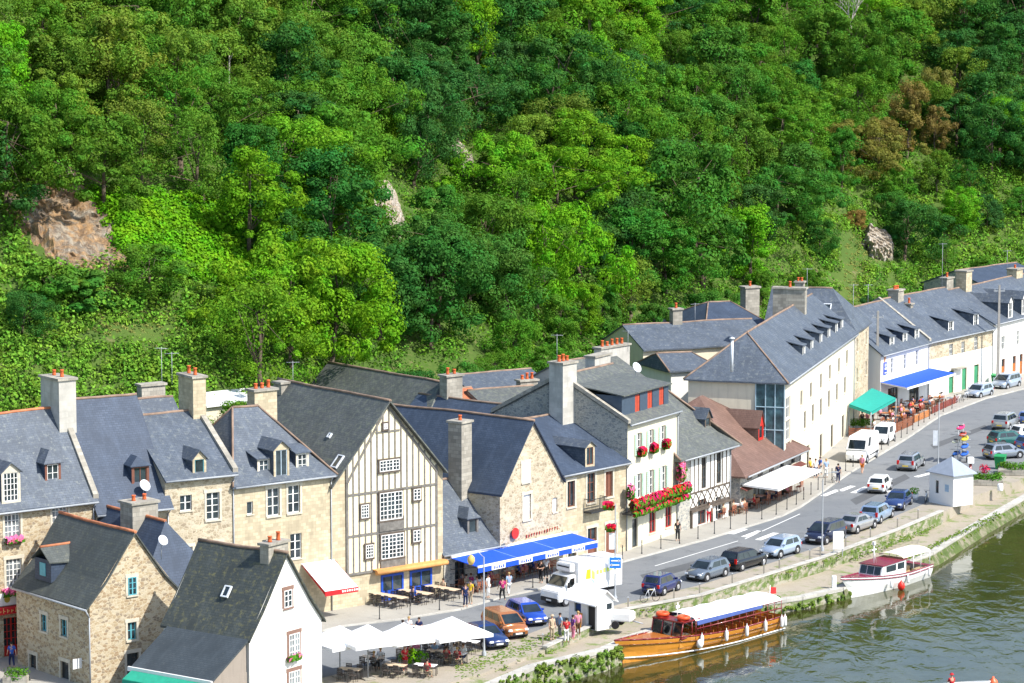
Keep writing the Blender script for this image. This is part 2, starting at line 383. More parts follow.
# river wall with its coping
mb = MB(); cp_ = MB()
for i in range(len(tp)-1):
    a, b_ = Vector(tp[i]), Vector(tp[i+1]); d = (b_-a); d.z = 0; d.normalize(); nrm = Vector((d.y, -d.x, 0))
    mb.quad(a+nrm*.25-Vector((0,0,.16)), b_+nrm*.25-Vector((0,0,.16)), b_+nrm*.55+Vector((0,0,-4-b_.z)), a+nrm*.55+Vector((0,0,-4-a.z)))
    cp_.add([a-nrm*.35+Vector((0,0,.06)), b_-nrm*.35+Vector((0,0,.06)), b_+nrm*.3+Vector((0,0,.06)), a+nrm*.3+Vector((0,0,.06)),
             a-nrm*.35-Vector((0,0,.2)), b_-nrm*.35-Vector((0,0,.2)), b_+nrm*.3-Vector((0,0,.2)), a+nrm*.3-Vector((0,0,.2))],
            [(0,1,2,3),(3,2,6,7),(1,0,4,5)])
qw = mb.build('river_wall', M_wallq); tag(qw, 'long weathered stone river wall falling to the green water', 'wall')
cp_.build('coping', M_cope, qw)
# grassy slope below the coping at the upstream end
mb = MB(); seg = []
for i in range(10, len(tp)-1):
    for q in range(8):
        p_ = Vector(tp[i]).lerp(Vector(tp[i+1]), q/8); d_ = (Vector(tp[i+1])-Vector(tp[i])).normalized(); n_ = Vector((d_.y,-d_.x,0)); w_ = min(1.0, len(seg)/8); seg.append((p_+n_*.34-Vector((0,0,.12)), p_+n_*(.5+.45*w_)+Vector((0,0,WATER_Z-.15-p_.z))))
for (a0,b0),(a1,b1) in zip(seg[:-1], seg[1:]): mb.quad(a0,a1,b1,b0)
tag(mb.build('grass_bank', ground_mat('bank_turf', (.06,.095,.025), (.12,.155,.05), .8, 5, (.22,.20,.14), .52), fix=False), kind='structure')
# low retaining wall between parking strip and towpath
mb = MB(); cpb = MB(); W3 = gp(WAL[5:12])
for i in range(len(W3)-1):
    a, b_ = Vector(W3[i]), Vector(W3[i+1]); d = (b_-a).normalized(); n_ = Vector((d.y, -d.x, 0))
    for m_, o0, o1, z0, z1 in ((mb, -.18, .12, -1.0, .16), (cpb, -.24, .18, .162, .26)):
        m_.add([a+n_*o0+Vector((0,0,z0)), b_+n_*o0+Vector((0,0,z0)), b_+n_*o1+Vector((0,0,z0)), a+n_*o1+Vector((0,0,z0)),
                a+n_*o0+Vector((0,0,z1)), b_+n_*o0+Vector((0,0,z1)), b_+n_*o1+Vector((0,0,z1)), a+n_*o1+Vector((0,0,z1))],
               [(0,1,2,3),(4,5,6,7),(0,1,5,4),(1,2,6,5),(2,3,7,6),(3,0,4,7)])
lw = mb.build('low_stone_wall', M_wallq); tag(lw, 'low stone wall between the parked cars and the towpath', 'wall'); cpb.build('coping', M_cope, lw)
# street and pavement
sheet('street', [(x, y, .004) for x, y, z in gp(KERB)] + [(x, y, .004) for x, y, z in gp(STR)][::-1], M_asph)
kb = gp(KERB); fc = gp(FAC)
back = [(p[0]-4, p[1]+6, .12) for p in fc]
M_patch = ground_mat('tarred_patch', (.10,.105,.11), (.14,.145,.15), .3, 12)
for i, q in enumerate([((640,575),(700,560),(702,566),(645,581)),((850,500),(905,474),(910,478),(856,505)),((560,600),(600,590),(603,594),(563,605)),((780,545),(800,538),(806,543),(787,550)),((930,445),(985,425),(988,428),(934,449)),((400,640),(450,630),(452,633),(402,644))]):
    sheet('road_patch', [(x, y, .0075) for x, y, z in gp(q)], M_patch)
sheet('pavement', [(x, y, .12) for x, y, z in kb] + back[::-1], M_side, .14)
mb = MB(); kk = MB()
for i in range(len(kb)-1):
    a, b_ = Vector(kb[i]), Vector(kb[i+1]); d = (b_-a).normalized(); n_ = Vector((d.y, -d.x, 0))
    kk.add([a+Vector((0,0,.125)), b_+Vector((0,0,.125)), b_+n_*.16+Vector((0,0,.125)), a+n_*.16+Vector((0,0,.125)), b_+n_*.16, a+n_*.16], [(0,1,2,3),(3,2,4,5)])
tag(kk.build('kerb', M_cope), kind='structure')
# zebra crossings and painted lines
M_mark = plain('road_paint', (.78,.78,.75), .7, var=.15, vs=5)
def strip(mb, p0, p1, w, z=.009):
    a, b_ = Vector(p0), Vector(p1); d = (b_-a).normalized(); n_ = Vector((-d.y, d.x, 0))*w/2
    mb.quad(*[(q.x, q.y, z) for q in (a-n_, b_-n_, b_+n_, a+n_)])
mb = MB()
for (x0, y0), (x1, y1) in (((731,534),(745,529)),((744,537),(760,531)),((758,540),(776,533)),((774,542),(791,535)),((790,544),(806,538)),((823,496),(838,490)),
                           ((840,491),(853,486)),((853,493),(867,487)),((884,492),(905,490)),((916,477),(932,473))):
    strip(mb, G(x0, y0), G(x1, y1), .55)
tag(mb.build('crossing_markings', M_mark), kind='structure')
mb = MB()
for a, b_ in (((655,566),(738,541)),((745,539),(800,514))):
    strip(mb, G(*a), G(*b_), .10)
tag(mb.build('edge_line', M_mark), kind='structure')

# ------------------------------------------------------------------ hill
FOOT = [(-140,150),(-45,222),(-15,245),(5,272),(15,305),(35,342),(60,372),(100,400),(260,480)]
FT = [Vector((a, b)) for a, b in FOOT]
def hd(x, y):
    p = Vector((x, y)); best = 1e9; sg = 1
    for a, b_ in zip(FT[:-1], FT[1:]):
        ab = b_-a; t = max(0, min(1, (p-a).dot(ab)/ab.length_squared)); q = a+ab*t; L = (p-q).length
        if L < best: best = L; sg = 1 if (ab.x*(p.y-a.y)-ab.y*(p.x-a.x)) > 0 else -1
    return best*sg
def hz(x, y):
    d = hd(x, y)
    if d < 0: return .1+d*.6 if d > -10 else -6
    h = .78*min(d, 20) + .62*max(0, min(d, 85)-20) + .12*max(0, min(d, 260)-85)
    n = mnoise.noise(Vector((x*.045, y*.045, 0)))*2.6 + mnoise.noise(Vector((x*.13, y*.13, 3)))*1.0
    k = min(1, d/10)
    h = h + n*k + 1.8*min(1, d/4)
    return h
mb = MB(); xs = np.concatenate([np.arange(-170, 120, 2.6), np.arange(120, 420, 12)]); ys = np.concatenate([np.arange(150, 440, 2.6), np.arange(440, 1500, 25)])
nx = len(xs)
for y in ys:
    for x in xs: mb.v.append((float(x), float(y), hz(x, y)))
for j in range(len(ys)-1):
    for i in range(nx-1): mb.f.append([j*nx+i, j*nx+i+1, (j+1)*nx+i+1, (j+1)*nx+i]); mb.m.append(0); mb.sm.append(True)
tag(mb.build('hillside', M_hill, fix=False), kind='structure')
# the near bank, high under the viewpoint
mb = MB(); NB = [(-700,136),(-60,158),(20,168),(90,178),(700,240)]
for (x, y) in NB: mb.v += [(x, y, -4), (x, y-14, 2), (x, y-45, 12), (x, y-80, 15), (x, -1400, 16)]
for i in range(len(NB)-1):
    for k in range(4): mb.f.append([i*5+k, (i+1)*5+k, (i+1)*5+k+1, i*5+k+1]); mb.m.append(0); mb.sm.append(True)
tag(mb.build('near_bank', M_hill, fix=False), kind='structure')
def hit_hill(px, py, y0=205, y1=520):
    d = ray(px, py); Y = y0
    while Y < y1:
        t = Y/d.y; p = Vector((d.x*t, Y, CAM_H+d.z*t))
        if hz(p.x, p.y) > p.z: return p
        Y += .7
    return p
# ================================================================== HOUSES
class Fr:
    """a facade line on the ground: local x along it, local y away from the street, z up"""
    def __init__(s, A, B, back=0.0):
        A = Vector(A); B = Vector(B); A.z = B.z = 0
        d = (B-A); s.L = d.length; d.normalize(); s.d = d; s.n = Vector((-d.y, d.x, 0))
        s.A = A + s.n*back; s.rz = math.atan2(d.y, d.x)
    def loc(s, p): q = Vector(p)-s.A; return Vector((q.dot(s.d), q.dot(s.n), q.z))
    def w(s, x, y, z=0): return s.A + s.d*x + s.n*y + Vector((0, 0, z))
    def hit(s, px, py, y=0.0):
        r = ray(px, py); o = Vector((0, 0, CAM_H)); t = (y - (o-s.A).dot(s.n))/r.dot(s.n); q = s.loc(o+r*t)
        return q.x, q.z
    def hitx(s, px, py, x=0.0):
        r = ray(px, py); o = Vector((0, 0, CAM_H)); t = (x - (o-s.A).dot(s.d))/r.dot(s.d); q = s.loc(o+r*t)
        return q.y, q.z
def FP(pL, pR, back=0.0): return Fr(G(*pL), G(*pR), back)
SIDE = Matrix(((0,1,0,0),(-1,0,0,0),(0,0,1,0),(0,0,0,1)))      # window plane turned onto a left-hand side wall
M_shg = plain('pale_green_shutter', (.42,.62,.46), .6); M_teal = plain('teal_paint', (.10,.36,.42), .5)
M_brn = plain('brown_paint', (.18,.07,.045), .6); M_red = plain('red_paint', (.55,.03,.02), .5); M_blue = plain('blue_paint', (.015,.07,.42), .45)
M_grn = plain('green_paint', (.05,.26,.13), .5); M_net = glass('curtained_glass', (.16,.18,.19), .15); M_curt = plain('net_curtain', (.62,.62,.60), .8)

def window(root, T, x, z, w, h, cols=2, rows=3, fm=None, sh=None, surr=None, rec=.16, arch=False, fb=.055, mb_=.03, glassm=None, door=False, panel=0.0, curtain=False):
    """frame with glazing bars > pane, sill, shutters.  x,z = centre; T = plane matrix"""
    fm = fm or M_white; x0, x1, z0, z1 = x-w/2, x+w/2, z-h/2, z+h/2
    f = MB(); y0 = rec-.05; y1 = rec+.03
    for a in ((x0, x0+fb, z0, z1), (x1-fb, x1, z0, z1), (x0+fb, x1-fb, z0, z0+fb), (x0+fb, x1-fb, z1-fb, z1)): f.box(a[0], a[1], y0, y1, a[2], a[3], M=T)
    zz = z0+fb+panel*h
    if panel > 0: f.box(x0+fb, x1-fb, y0+.01, y1-.01, z0+fb, zz, M=T)
    for i in range(1, cols): c = x0+w*i/cols; k = .045 if cols == 2 or (cols == 4 and i == 2) or (cols == 6 and i % 2 == 0) else mb_*.6; f.box(c-k, c+k, y0+.004, y1, zz, z1-fb, M=T)
    for j in range(1, rows): c = zz+(z1-zz)*j/rows; f.box(x0+fb, x1-fb, y0+.008, y1, c-mb_*.6, c+mb_*.6, M=T)
    if arch: f.prism([(x0, z1-.003), (x0+w*.2, z1+.10), (x-0, z1+.15), (x1-w*.2, z1+.10), (x1, z1-.003)], y0-.03, y1, M=T)
    fo = f.build('door' if door else 'window', fm, root)
    p = MB(); p.box(x0+fb*.5, x1-fb*.5, rec+.0, rec+.02, zz, z1-fb*.5, M=T); p.build('pane', glassm or (M_net if cols >= 4 and not door else M_glass), fo)
    if curtain:
        p = MB(); p.box(x0+fb, x0+w*.3, rec-.012, rec-.004, zz, z1-fb, M=T); p.box(x1-w*.3, x1-fb, rec-.012, rec-.004, zz, z1-fb, M=T); p.build('curtain', M_curt, fo)
    if surr is not None:
        s = MB(); s.box(x0-.16, x0-.003, -.035, .02, z0, z1+.003, M=T); s.box(x1+.003, x1+.16, -.035, .02, z0, z1+.003, M=T)
        s.box(x0-.2, x1+.2, -.045, .02, z1+.005, z1+.24, M=T)
        if not door: s.box(x0-.14, x1+.14, -.10, rec-.06, z0-.12, z0-.004, M=T)
        s.build('surround', surr, fo)
    elif not door and rec > .1:
        s = MB(); s.box(x0-.06, x1+.06, -.07, rec-.06, z0-.08, z0-.004, M=T); s.build('sill', M_surr, fo)
    if sh is not None:
        sw = w*.5
        for a in (x0-sw-.03, x1+.03):
            s = MB(); s.box(a, a+sw, -.07, -.03, z0+.02, z1-.02, M=T)
            for k in range(int(h/.16)): s.box(a+.05, a+sw-.05, -.085, -.068, z0+.08+k*.16, z0+.15+k*.16, M=T)
            s.build('shutter', sh, fo)
    return fo
def wall_holes(mb, L, H, holes, T=None, depth=.2, x0=0.0, z0=0.0):
    xs = sorted({x0, L, *[v for h in holes for v in h[:2]]}); zs = sorted({z0, H, *[v for h in holes for v in h[2:]]})
    T = T or Matrix()
    for a, b_ in zip(xs[:-1], xs[1:]):
        for c, d in zip(zs[:-1], zs[1:]):
            mx, mz = (a+b_)/2, (c+d)/2
            if any(h[0] < mx < h[1] and h[2] < mz < h[3] for h in holes): continue
            mb.quad(*[T @ Vector(p) for p in ((a,0,c),(b_,0,c),(b_,0,d),(a,0,d))])
    for h in holes:
        a, b_, c, d = h
        for q in (((a,0,c),(a,depth,c),(a,depth,d),(a,0,d)), ((b_,0,d),(b_,depth,d),(b_,depth,c),(b_,0,c)), ((a,0,d),(a,depth,d),(b_,depth,d),(b_,0,d)), ((a,0,c),(b_,0,c),(b_,depth,c),(a,depth,c))):
            mb.quad(*[T @ Vector(p) for p in q])

def sag(o, amp=.07, cuts=7):
    bm = bmesh.new(); bm.from_mesh(o.data); L = [e for e in bm.edges if e.calc_length() > 1.6]
    if L: bmesh.ops.subdivide_edges(bm, edges=L, cuts=cuts, use_grid_fill=True)
    s = sum(map(ord, o.parent.name if o.parent else 'x'))*.37
    for v in bm.verts: v.co.z += amp*(mnoise.noise(Vector((v.co.x*.28+s, v.co.y*.28, s)))*1.3 + mnoise.noise(Vector((v.co.x*.9+s, v.co.y*.9, s)))*.35)
    bm.to_mesh(o.data); bm.free()
class House:
    def __init__(s, name, label, cat, fr, depth, ez, rz, wallm, roofm, kind='gable', x0=0.0, x1=None, y0=0.0, hl=0, hr=0, wins=(), swins=(), over=.35, flare=0.0,
                 ridge=M_ridgeg, copeL=False, copeR=False, gutter=True, group=None, thick=.14, sidem=None, z0=0.0, verge=.12, ezb=None, shed=False, tim=None):
        s.fr = fr; x1 = fr.L if x1 is None else x1; s.x0, s.x1, s.y0, s.D, s.ez, s.rz, s.kind = x0, x1, y0, depth, ez, rz, kind
        s.root = empty(name, fr.w(0, 0), fr.rz, label, cat, group); r = s.root
        W = MB(); yb = y0+depth; holes = []; s.flare = flare
        for w in wins:
            px, py, ww, hh = w[:4]; x, z = fr.hit(px, py, y0); o = dict(w[4]) if len(w) > 4 else {}
            if o.pop('gr', False): z = .14+hh/2
            top = ez if kind != 'front' else ez-.02
            fits = x-ww/2 > x0+.05 and x+ww/2 < x1-.05 and z-hh/2 > z0+.02 and z+hh/2 < top-.05
            if fits: holes.append((x-ww/2, x+ww/2, z-hh/2, z+hh/2))
            else: o['rec'] = -.02
            window(r, Matrix.Translation((0, y0, 0)), x, z, ww, hh, **o)
        TF = Matrix.Translation((0, y0, 0))
        wall_holes(W, x1, ez, holes, TF, x0=x0, z0=z0)
        TS = Matrix.Translation((x0, 0, 0)) @ SIDE; sh = []
        for w in swins:
            y, z = fr.hitx(w[0], w[1], x0); ww, hh = w[2], w[3]; o = dict(w[4]) if len(w) > 4 else {}
            sh.append((-y-ww/2, -y+ww/2, z-hh/2, z+hh/2)); window(r, TS, -y, z, ww, hh, **o)
        wall_holes(W, -y0, ez, sh, TS, x0=-yb, z0=z0)
        W.quad((x1,y0,z0),(x1,yb,z0),(x1,yb,ez),(x1,y0,ez)); W.quad((x1,yb,z0),(x0,yb,z0),(x0,yb,ez),(x1,yb,ez))
        ym = y0+depth/2; xm = (x0+x1)/2
        if kind == 'gable' and not shed:
            if hl == 0: W.poly([(x0,y0,ez),(x0,yb,ez),(x0,ym,rz)])
            if hr == 0: W.poly([(x1,y0,ez),(x1,ym,rz),(x1,yb,ez)])
        if kind == 'front':
            if hl == 0: W.poly([(x0,y0,ez),(x1,y0,ez),(xm,y0,rz)])
            W.poly([(x0,yb,ez),(xm,yb,rz),(x1,yb,ez)])
        s.wall = W.build('wall', wallm, r)
        # panes are opaque; the dark of a window is the colour of its glass
        Rf = MB(); t = thick
        if kind == 'gable':
            sl = (rz-ez)/(depth/2); f = flare
            def prof(sgn):   # (y, z) from the eave to the ridge
                ye = y0-over if sgn > 0 else yb+over; yk = y0+1.1 if sgn > 0 else yb-1.1
                ze = ez-over*sl*(1-f)+.06; zk = ez+1.1*sl*(1-f*.35)+.04
                return [(ye, ze), (yk, zk), (ym, rz+.06)] if f > 0 else [(ye, ze), (ym, rz+.06)]
            a0 = x0-verge if hl == 0 else x0-over; a1 = x1+verge if hr == 0 else x1+over
            for sg in (1, -1):
                P = prof(sg); n = len(P)
                def xl(k): 
                    u = (P[k][0]-P[0][0])/(P[-1][0]-P[0][0]); return (a0 + (hl+over)*u if hl else a0, a1 - (hr+over)*u if hr else a1)
                for k in range(n-1):
                    (l0, r0), (l1, r1) = xl(k), xl(k+1)
                    Rf.slab([(l0,P[k][0],P[k][1]),(r0,P[k][0],P[k][1]),(r1,P[k+1][0],P[k+1][1]),(l1,P[k+1][0],P[k+1][1])], t)
            zeo = ez-over*sl*(1-f)+.06
            if hl: Rf.slab([(a0,yb+over,zeo),(a0,y0-over,zeo),(x0+hl,ym,rz+.058)], t)
            if hr: Rf.slab([(a1,y0-over,zeo),(a1,yb+over,zeo),(x1-hr,ym,rz+.058)], t)
            s.roof = Rf.build('roof', roofm, r); sag(s.roof)
            if ridge is not None:
                k = MB(); k.cyl((x0+(hl or -verge), ym, rz+.05), (x1-(hr or -verge), ym, rz+.05), .11, .11, 6)
                if hl:
                    for yy in (y0-over, yb+over): k.cyl((a0, yy, zeo), (x0+hl, ym, rz+.05), .09, .09, 5)
                if hr:
                    for yy in (y0-over, yb+over): k.cyl((a1, yy, zeo), (x1-hr, ym, rz+.05), .09, .09, 5)
                rt = k.build('ridge_tiles', ridge, s.roof); rt.parent = r; sag(rt); rt.parent = s.roof
            for flag, xx in ((copeL, x0), (copeR, x1)):
                if flag:
                    k = MB(); 
                    for ya in (y0-over*.6, yb+over*.6):
                        za = ez-over*.6*sl
                        k.add([(xx-.2,ya,za+.02),(xx+.2,ya,za+.02),(xx+.2,ym,rz+.02),(xx-.2,ym,rz+.02),(xx-.2,ya,za+.34),(xx+.2,ya,za+.34),(xx+.2,ym,rz+.34),(xx-.2,ym,rz+.34)],
                              [(0,1,2,3),(4,5,6,7),(0,1,5,4),(1,2,6,5),(2,3,7,6),(3,0,4,7)])
                    k.build('coping', M_ashG, s.roof)
            if gutter:
                g = MB(); zg = zeo-.1; g.cyl((x0-.1, y0-over-.05, zg), (x1+.1, y0-over-.05, zg), .075, n=6)
                g.tube([(x1-.12, y0-over-.05, zg), (x1-.12, y0-.07, zg-.4), (x1-.12, y0-.07, z0+.1)], .05); g.build('gutter', M_gut, r)
        else:                                                         # ridge runs back from the street
            hw = (x1-x0)/2; sl = (rz-ez)/hw; f = flare
            ya = y0-(verge+.12) if not hl else y0-over; yb2 = yb+verge
            for sg in (1, -1):
                xe = x0-over if sg > 0 else x1+over; xk = x0+1.2 if sg > 0 else x1-1.2
                ze = ez-over*sl*(1-f)+.06; zk = ez+1.2*sl*(1-f*.3)+.04
                P = [(xe, ze), (xk, zk), (xm, rz+.06)] if f > 0 else [(xe, ze), (xm, rz+.06)]
                for k in range(len(P)-1):
                    u0 = (P[k][0]-P[0][0])/(P[-1][0]-P[0][0]); u1 = (P[k+1][0]-P[0][0])/(P[-1][0]-P[0][0])
                    q0 = ya+(hl+over)*u0 if hl else ya; q1 = ya+(hl+over)*u1 if hl else ya
                    Rf.slab([(P[k][0],q0,P[k][1]),(P[k+1][0],q1,P[k+1][1]),(P[k+1][0],yb2,P[k+1][1]),(P[k][0],yb2,P[k][1])], t)
            if hl: zeo = ez-over*sl*(1-f)+.06; Rf.slab([(x0-over,ya,zeo),(x1+over,ya,zeo),(xm,y0+hl,rz+.058)], t)
            s.roof = Rf.build('roof', roofm, r); sag(s.roof)
            if ridge is not None:
                k = MB(); k.cyl((xm, y0+hl if hl else ya, rz+.05), (xm, yb2, rz+.05), .11, .11, 6); rt = k.build('ridge_tiles', ridge, s.roof); rt.parent = r; sag(rt); rt.parent = s.roof
            if gutter:
                g = MB(); zg = ez-over*sl*(1-f)-.04; g.cyl((x0-over-.05, ya, zg), (x0-over-.05, yb2, zg), .075, n=6)
                g.tube([(x0-over-.05, ya+.1, zg), (x0-.08, y0-.08, zg-.5), (x0-.08, y0-.08, z0+.1)], .05); g.build('gutter', M_gut, r)
    def zroof(s, x, y):
        if s.kind == 'gable': return s.ez + (s.rz-s.ez)*(1-abs(y-s.y0-s.D/2)/(s.D/2))
        return s.ez + (s.rz-s.ez)*(1-abs(x-(s.x0+s.x1)/2)/((s.x1-s.x0)/2))
    def chimney(s, px, py, y, w=.9, d=1.4, pots=2, m=None, base=None, cap=.12, wpx=None):
        x, z = s.fr.hit(px, py, y); z0 = base if base is not None else max(.5, s.zroof(x, y)-1.6)
        b = MB(); b.box(x-w/2, x+w/2, y-d/2, y+d/2, z0, z-.16)
        c = b.build('chimney', m or M_ashW, s.root)
        k = MB(); k.box(x-w/2-cap, x+w/2+cap, y-d/2-cap, y+d/2+cap, z-.16, z); k.build('chimney_cap', M_ashG, c)
        for i in range(pots):
            q = (i+.5)/pots-.5; cx, cy = (x+q*w*.85, y) if w > d else (x, y+q*d*.85)
            hh = random.choice((.38,.5,.55)); k = MB(); k.lathe([(.0,.0),(.15,0),(.13,.1),(.115,hh-.08),(.145,hh-.06),(.145,hh),(.09,hh),(.09,.05)], (cx, cy, z), 8); k.build('chimney_pot', M_pot, c)
        return c
    def dormer(s, px, py, w, h, yd=.3, style='gable', wm=None, fm=None, rm=None, cols=2, rows=3, front=None, rh=None, cheek=None, ov=.14, glassm=None):
        x, z = s.fr.hit(px, py, s.y0+yd); z0, z1 = z-h/2, z+h/2; yy = s.y0+yd; e = .17
        sl = (s.rz-s.ez)/(s.D/2); back = lambda zz: s.y0 + max(yd+.1, (zz-s.ez)/sl)
        rh = w*.55 if rh is None else rh
        W = MB(); xa, xb = x-w/2-e, x+w/2+e
        wall_holes(W, xb, z1+.12, [(x-w/2, x+w/2, z0, z1)], Matrix.Translation((0, yy, 0)), x0=xa, z0=min(z0-.15, s.ez-.3 if yd < .1 else z0-.15), depth=.12)
        yb = back(z1+.12)+.15
        zlow = z0-.15
        for xx in (xa, xb): W.poly([(xx, yy, zlow), (xx, yb, z1+.12), (xx, yy, z1+.12)], 1)
        if style == 'gable': W.poly([(xa, yy, z1+.12), (xb, yy, z1+.12), (x, yy, z1+.12+rh)])
        d = W.build('dormer', [front or M_surr, cheek or rm or M_slateA], s.root)
        rf = MB()
        if style == 'gable':
            yr = back(z1+.12+rh)+.2
            for sg in (-1, 1):
                xe = x+sg*(w/2+e+ov); dz = ov*rh/(w/2+e)
                rf.slab([(xe, yy-ov, z1+.14-dz), (x, yy-ov, z1+.14+rh), (x, yr, z1+.14+rh), (xe, yb+.1, z1+.14-dz)], .07)
        elif style == 'shed':
            rs = rh if rh else .25; yr = back(z1+.15+rs)+.25
            rf.slab([(xa-ov, yy-ov, z1+.14), (xb+ov, yy-ov, z1+.14), (xb+ov, yr, z1+.14+rs), (xa-ov, yr, z1+.14+rs)], .08)
        else:                                                         # hipped front
            yr = back(z1+.12+rh)+.2
            A_, B_ = (xa-ov, yy-ov, z1+.12), (xb+ov, yy-ov, z1+.12); P_ = (x, yy+(w/2+e)*.8, z1+.14+rh); Q_ = (x, yr, z1+.14+rh)
            rf.slab([A_, B_, P_], .06); rf.slab([A_, P_, Q_, (xa-ov, yb+.1, z1+.12)], .06); rf.slab([B_, (xb+ov, yb+.1, z1+.12), Q_, P_], .06)
        rf.build('dormer_roof', rm or M_slateA, d)
        T = Matrix.Translation((0, yy, 0)); x0, x1 = x-w/2, x+w/2; f = MB(); fb = .05; c1 = .04; c2 = .09
        for a in ((x0,x0+fb,z0,z1),(x1-fb,x1,z0,z1),(x0+fb,x1-fb,z0,z0+fb),(x0+fb,x1-fb,z1-fb,z1)): f.box(a[0],a[1],c1,c2,a[2],a[3],M=T)
        for i in range(1, cols): c = x0+w*i/cols; f.box(c-.025,c+.025,c1+.004,c2,z0+fb,z1-fb,M=T)
        for j in range(1, rows): c = z0+h*j/rows; f.box(x0+fb,x1-fb,c1+.008,c2,c-.015,c+.015,M=T)
        f.box(x0+.02, x1-.02, c2-.01, c2+.012, z0+.02, z1-.02, 1, M=T)
        f.build('dormer_window', [fm or M_white, glassm or M_glass], d)
        return d
    def skylight(s, px, py, w=.7, h=1.0):
        sg = None
        # walk the ray until it meets the roof plane
        best = None
        for k in range(600):
            y = s.y0-1 + k*.03
            x, z = s.fr.hit(px, py, y)
            if z <= s.zroof(x, y)+.06: best = (x, y, z); break
        if best is None: return
        x, y, z = best
        if s.kind == 'gable':
            a = math.atan2(s.rz-s.ez, s.D/2); M = Matrix.Translation((x, y, z)) @ Matrix.Rotation(a, 4, 'X')
        else:
            a = math.atan2(s.rz-s.ez, (s.x1-s.x0)/2); M = Matrix.Translation((x, y, z)) @ Matrix.Rotation(-math.pi/2, 4, 'Z') @ Matrix.Rotation(a, 4, 'X')
        f = MB()
        for q in ((-w/2,-w/2+.09,-h/2,h/2),(w/2-.09,w/2,-h/2,h/2),(-w/2+.09,w/2-.09,-h/2,-h/2+.09),(-w/2+.09,w/2-.09,h/2-.09,h/2)): f.box(q[0],q[1],q[2],q[3],.0,.14,M=M)
        f.box(-w/2+.05,w/2-.05,-h/2+.05,h/2-.05,.02,.09,1,M=M); f.build('skylight', [M_lead, M_glass], s.root)
    def part(s, name, mb, mats): return mb.build(name, mats, s.root)

HS = {}
def ezf(fr, px, py, y=0.0): return fr.hit(px, py, y)[1]

Wn = dict(cols=4, rows=5, curtain=True)                       # white many-paned windows
Ws = dict(cols=2, rows=3, surr=M_surr)
# ---- A: leftmost street house
fr = FP((-95,674), (97,645)); ez = ezf(fr, 94, 495)-0; D = 9.0
A = House('stone_house', 'rubble stone house at the far left with red door, white windows and grey slate roof', 'house', fr, D, ez, ezf(fr, 58, 408, D/2), M_stoneA, M_slateA,
  ridge=M_ridge, copeR=True, wins=[(12.5,524,1.15,1.95,dict(cols=4,rows=5,surr=M_surr)), (60,520,1.15,1.95,dict(cols=4,rows=5,surr=M_surr)), (14,573,1.15,1.9,dict(cols=4,rows=5,surr=M_surr,arch=True)),
  (60,566,1.15,1.9,dict(cols=4,rows=5,surr=M_surr)), (12,634,1.2,2.6,dict(gr=True,fm=M_red,cols=4,rows=4,door=True,panel=.25)), (-40,530,1.15,1.95,dict(cols=4,rows=5)), (-40,580,1.15,1.95,dict(cols=4,rows=5))])
A.dormer(11, 487, 1.05, 1.9, yd=.02, style='gable', rm=M_slateA, cols=4, rows=5)
A.dormer(53, 473, .85, 1.15, yd=.9, style='hip', cols=2, rows=2, cheek=M_slateB, front=M_brn, rh=.8)
A.chimney(58, 376, D/2, 1.3, 2.6, 2, M_ashW)
# ---- B: dark blue slate roof
fr = FP((98,645), (171,636)); D = 11.0
B_ = House('stone_house', 'house with a plain dark blue slate roof and one timber dormer beside a white dish', 'house', fr, D, ezf(fr, 105, 505), ezf(fr, 101, 398, D/2), M_stoneA, M_slateB, over=.5,
  wins=[(150,520,1.1,1.8,dict(cols=2,rows=3,fm=M_brn)), (120,530,1.0,1.6,dict(cols=2,rows=3,fm=M_brn))])
B_.dormer(140.5, 477, .95, 1.35, yd=.9, style='hip', front=M_brn, fm=M_brn, rh=.55, cols=2, rows=1, rm=M_slateB)
# ---- C
fr = FP((167,636), (236,627)); D = 11.0
C_ = House('stone_house', 'pale stone house with one small arched stone dormer and an open white window', 'house', fr, D, ezf(fr, 200, 474), ezf(fr, 162, 413.5, D/2), M_stoneW, M_slateA, copeR=True,
  wins=[(213,506,1.0,1.9,dict(cols=2,rows=4,surr=M_surr)), (186,503,.9,1.1,dict(cols=2,rows=2,fm=M_white)), (186,560,1.0,1.8,Ws), (215,556,1.0,1.8,Ws)])
C_.dormer(199.5, 467, .7, 1.05, yd=.1, style='gable', rh=.55, front=M_ashA, fm=M_teal, cols=1, rows=1)
C_.chimney(192, 374, D/2+.3, 1.0, 2.3, 2, M_ashA, base=C_.ez+1)
# ---- rear range behind B and C
fr = Fr(G(128,640), G(262,622), 9); D = 9.0
Bp = House('stone_house', 'rear house with bluish slate roof showing over the ridges, low chimney at mid ridge', 'house', fr, D, ezf(fr, 190, 395, D/2)-4.2, ezf(fr, 190, 395, D/2), M_stoneW, M_slateA, gutter=False)
Bp.chimney(151, 383, D/2+.5, 1.9, .8, 0, M_ashG, base=Bp.ez+2)
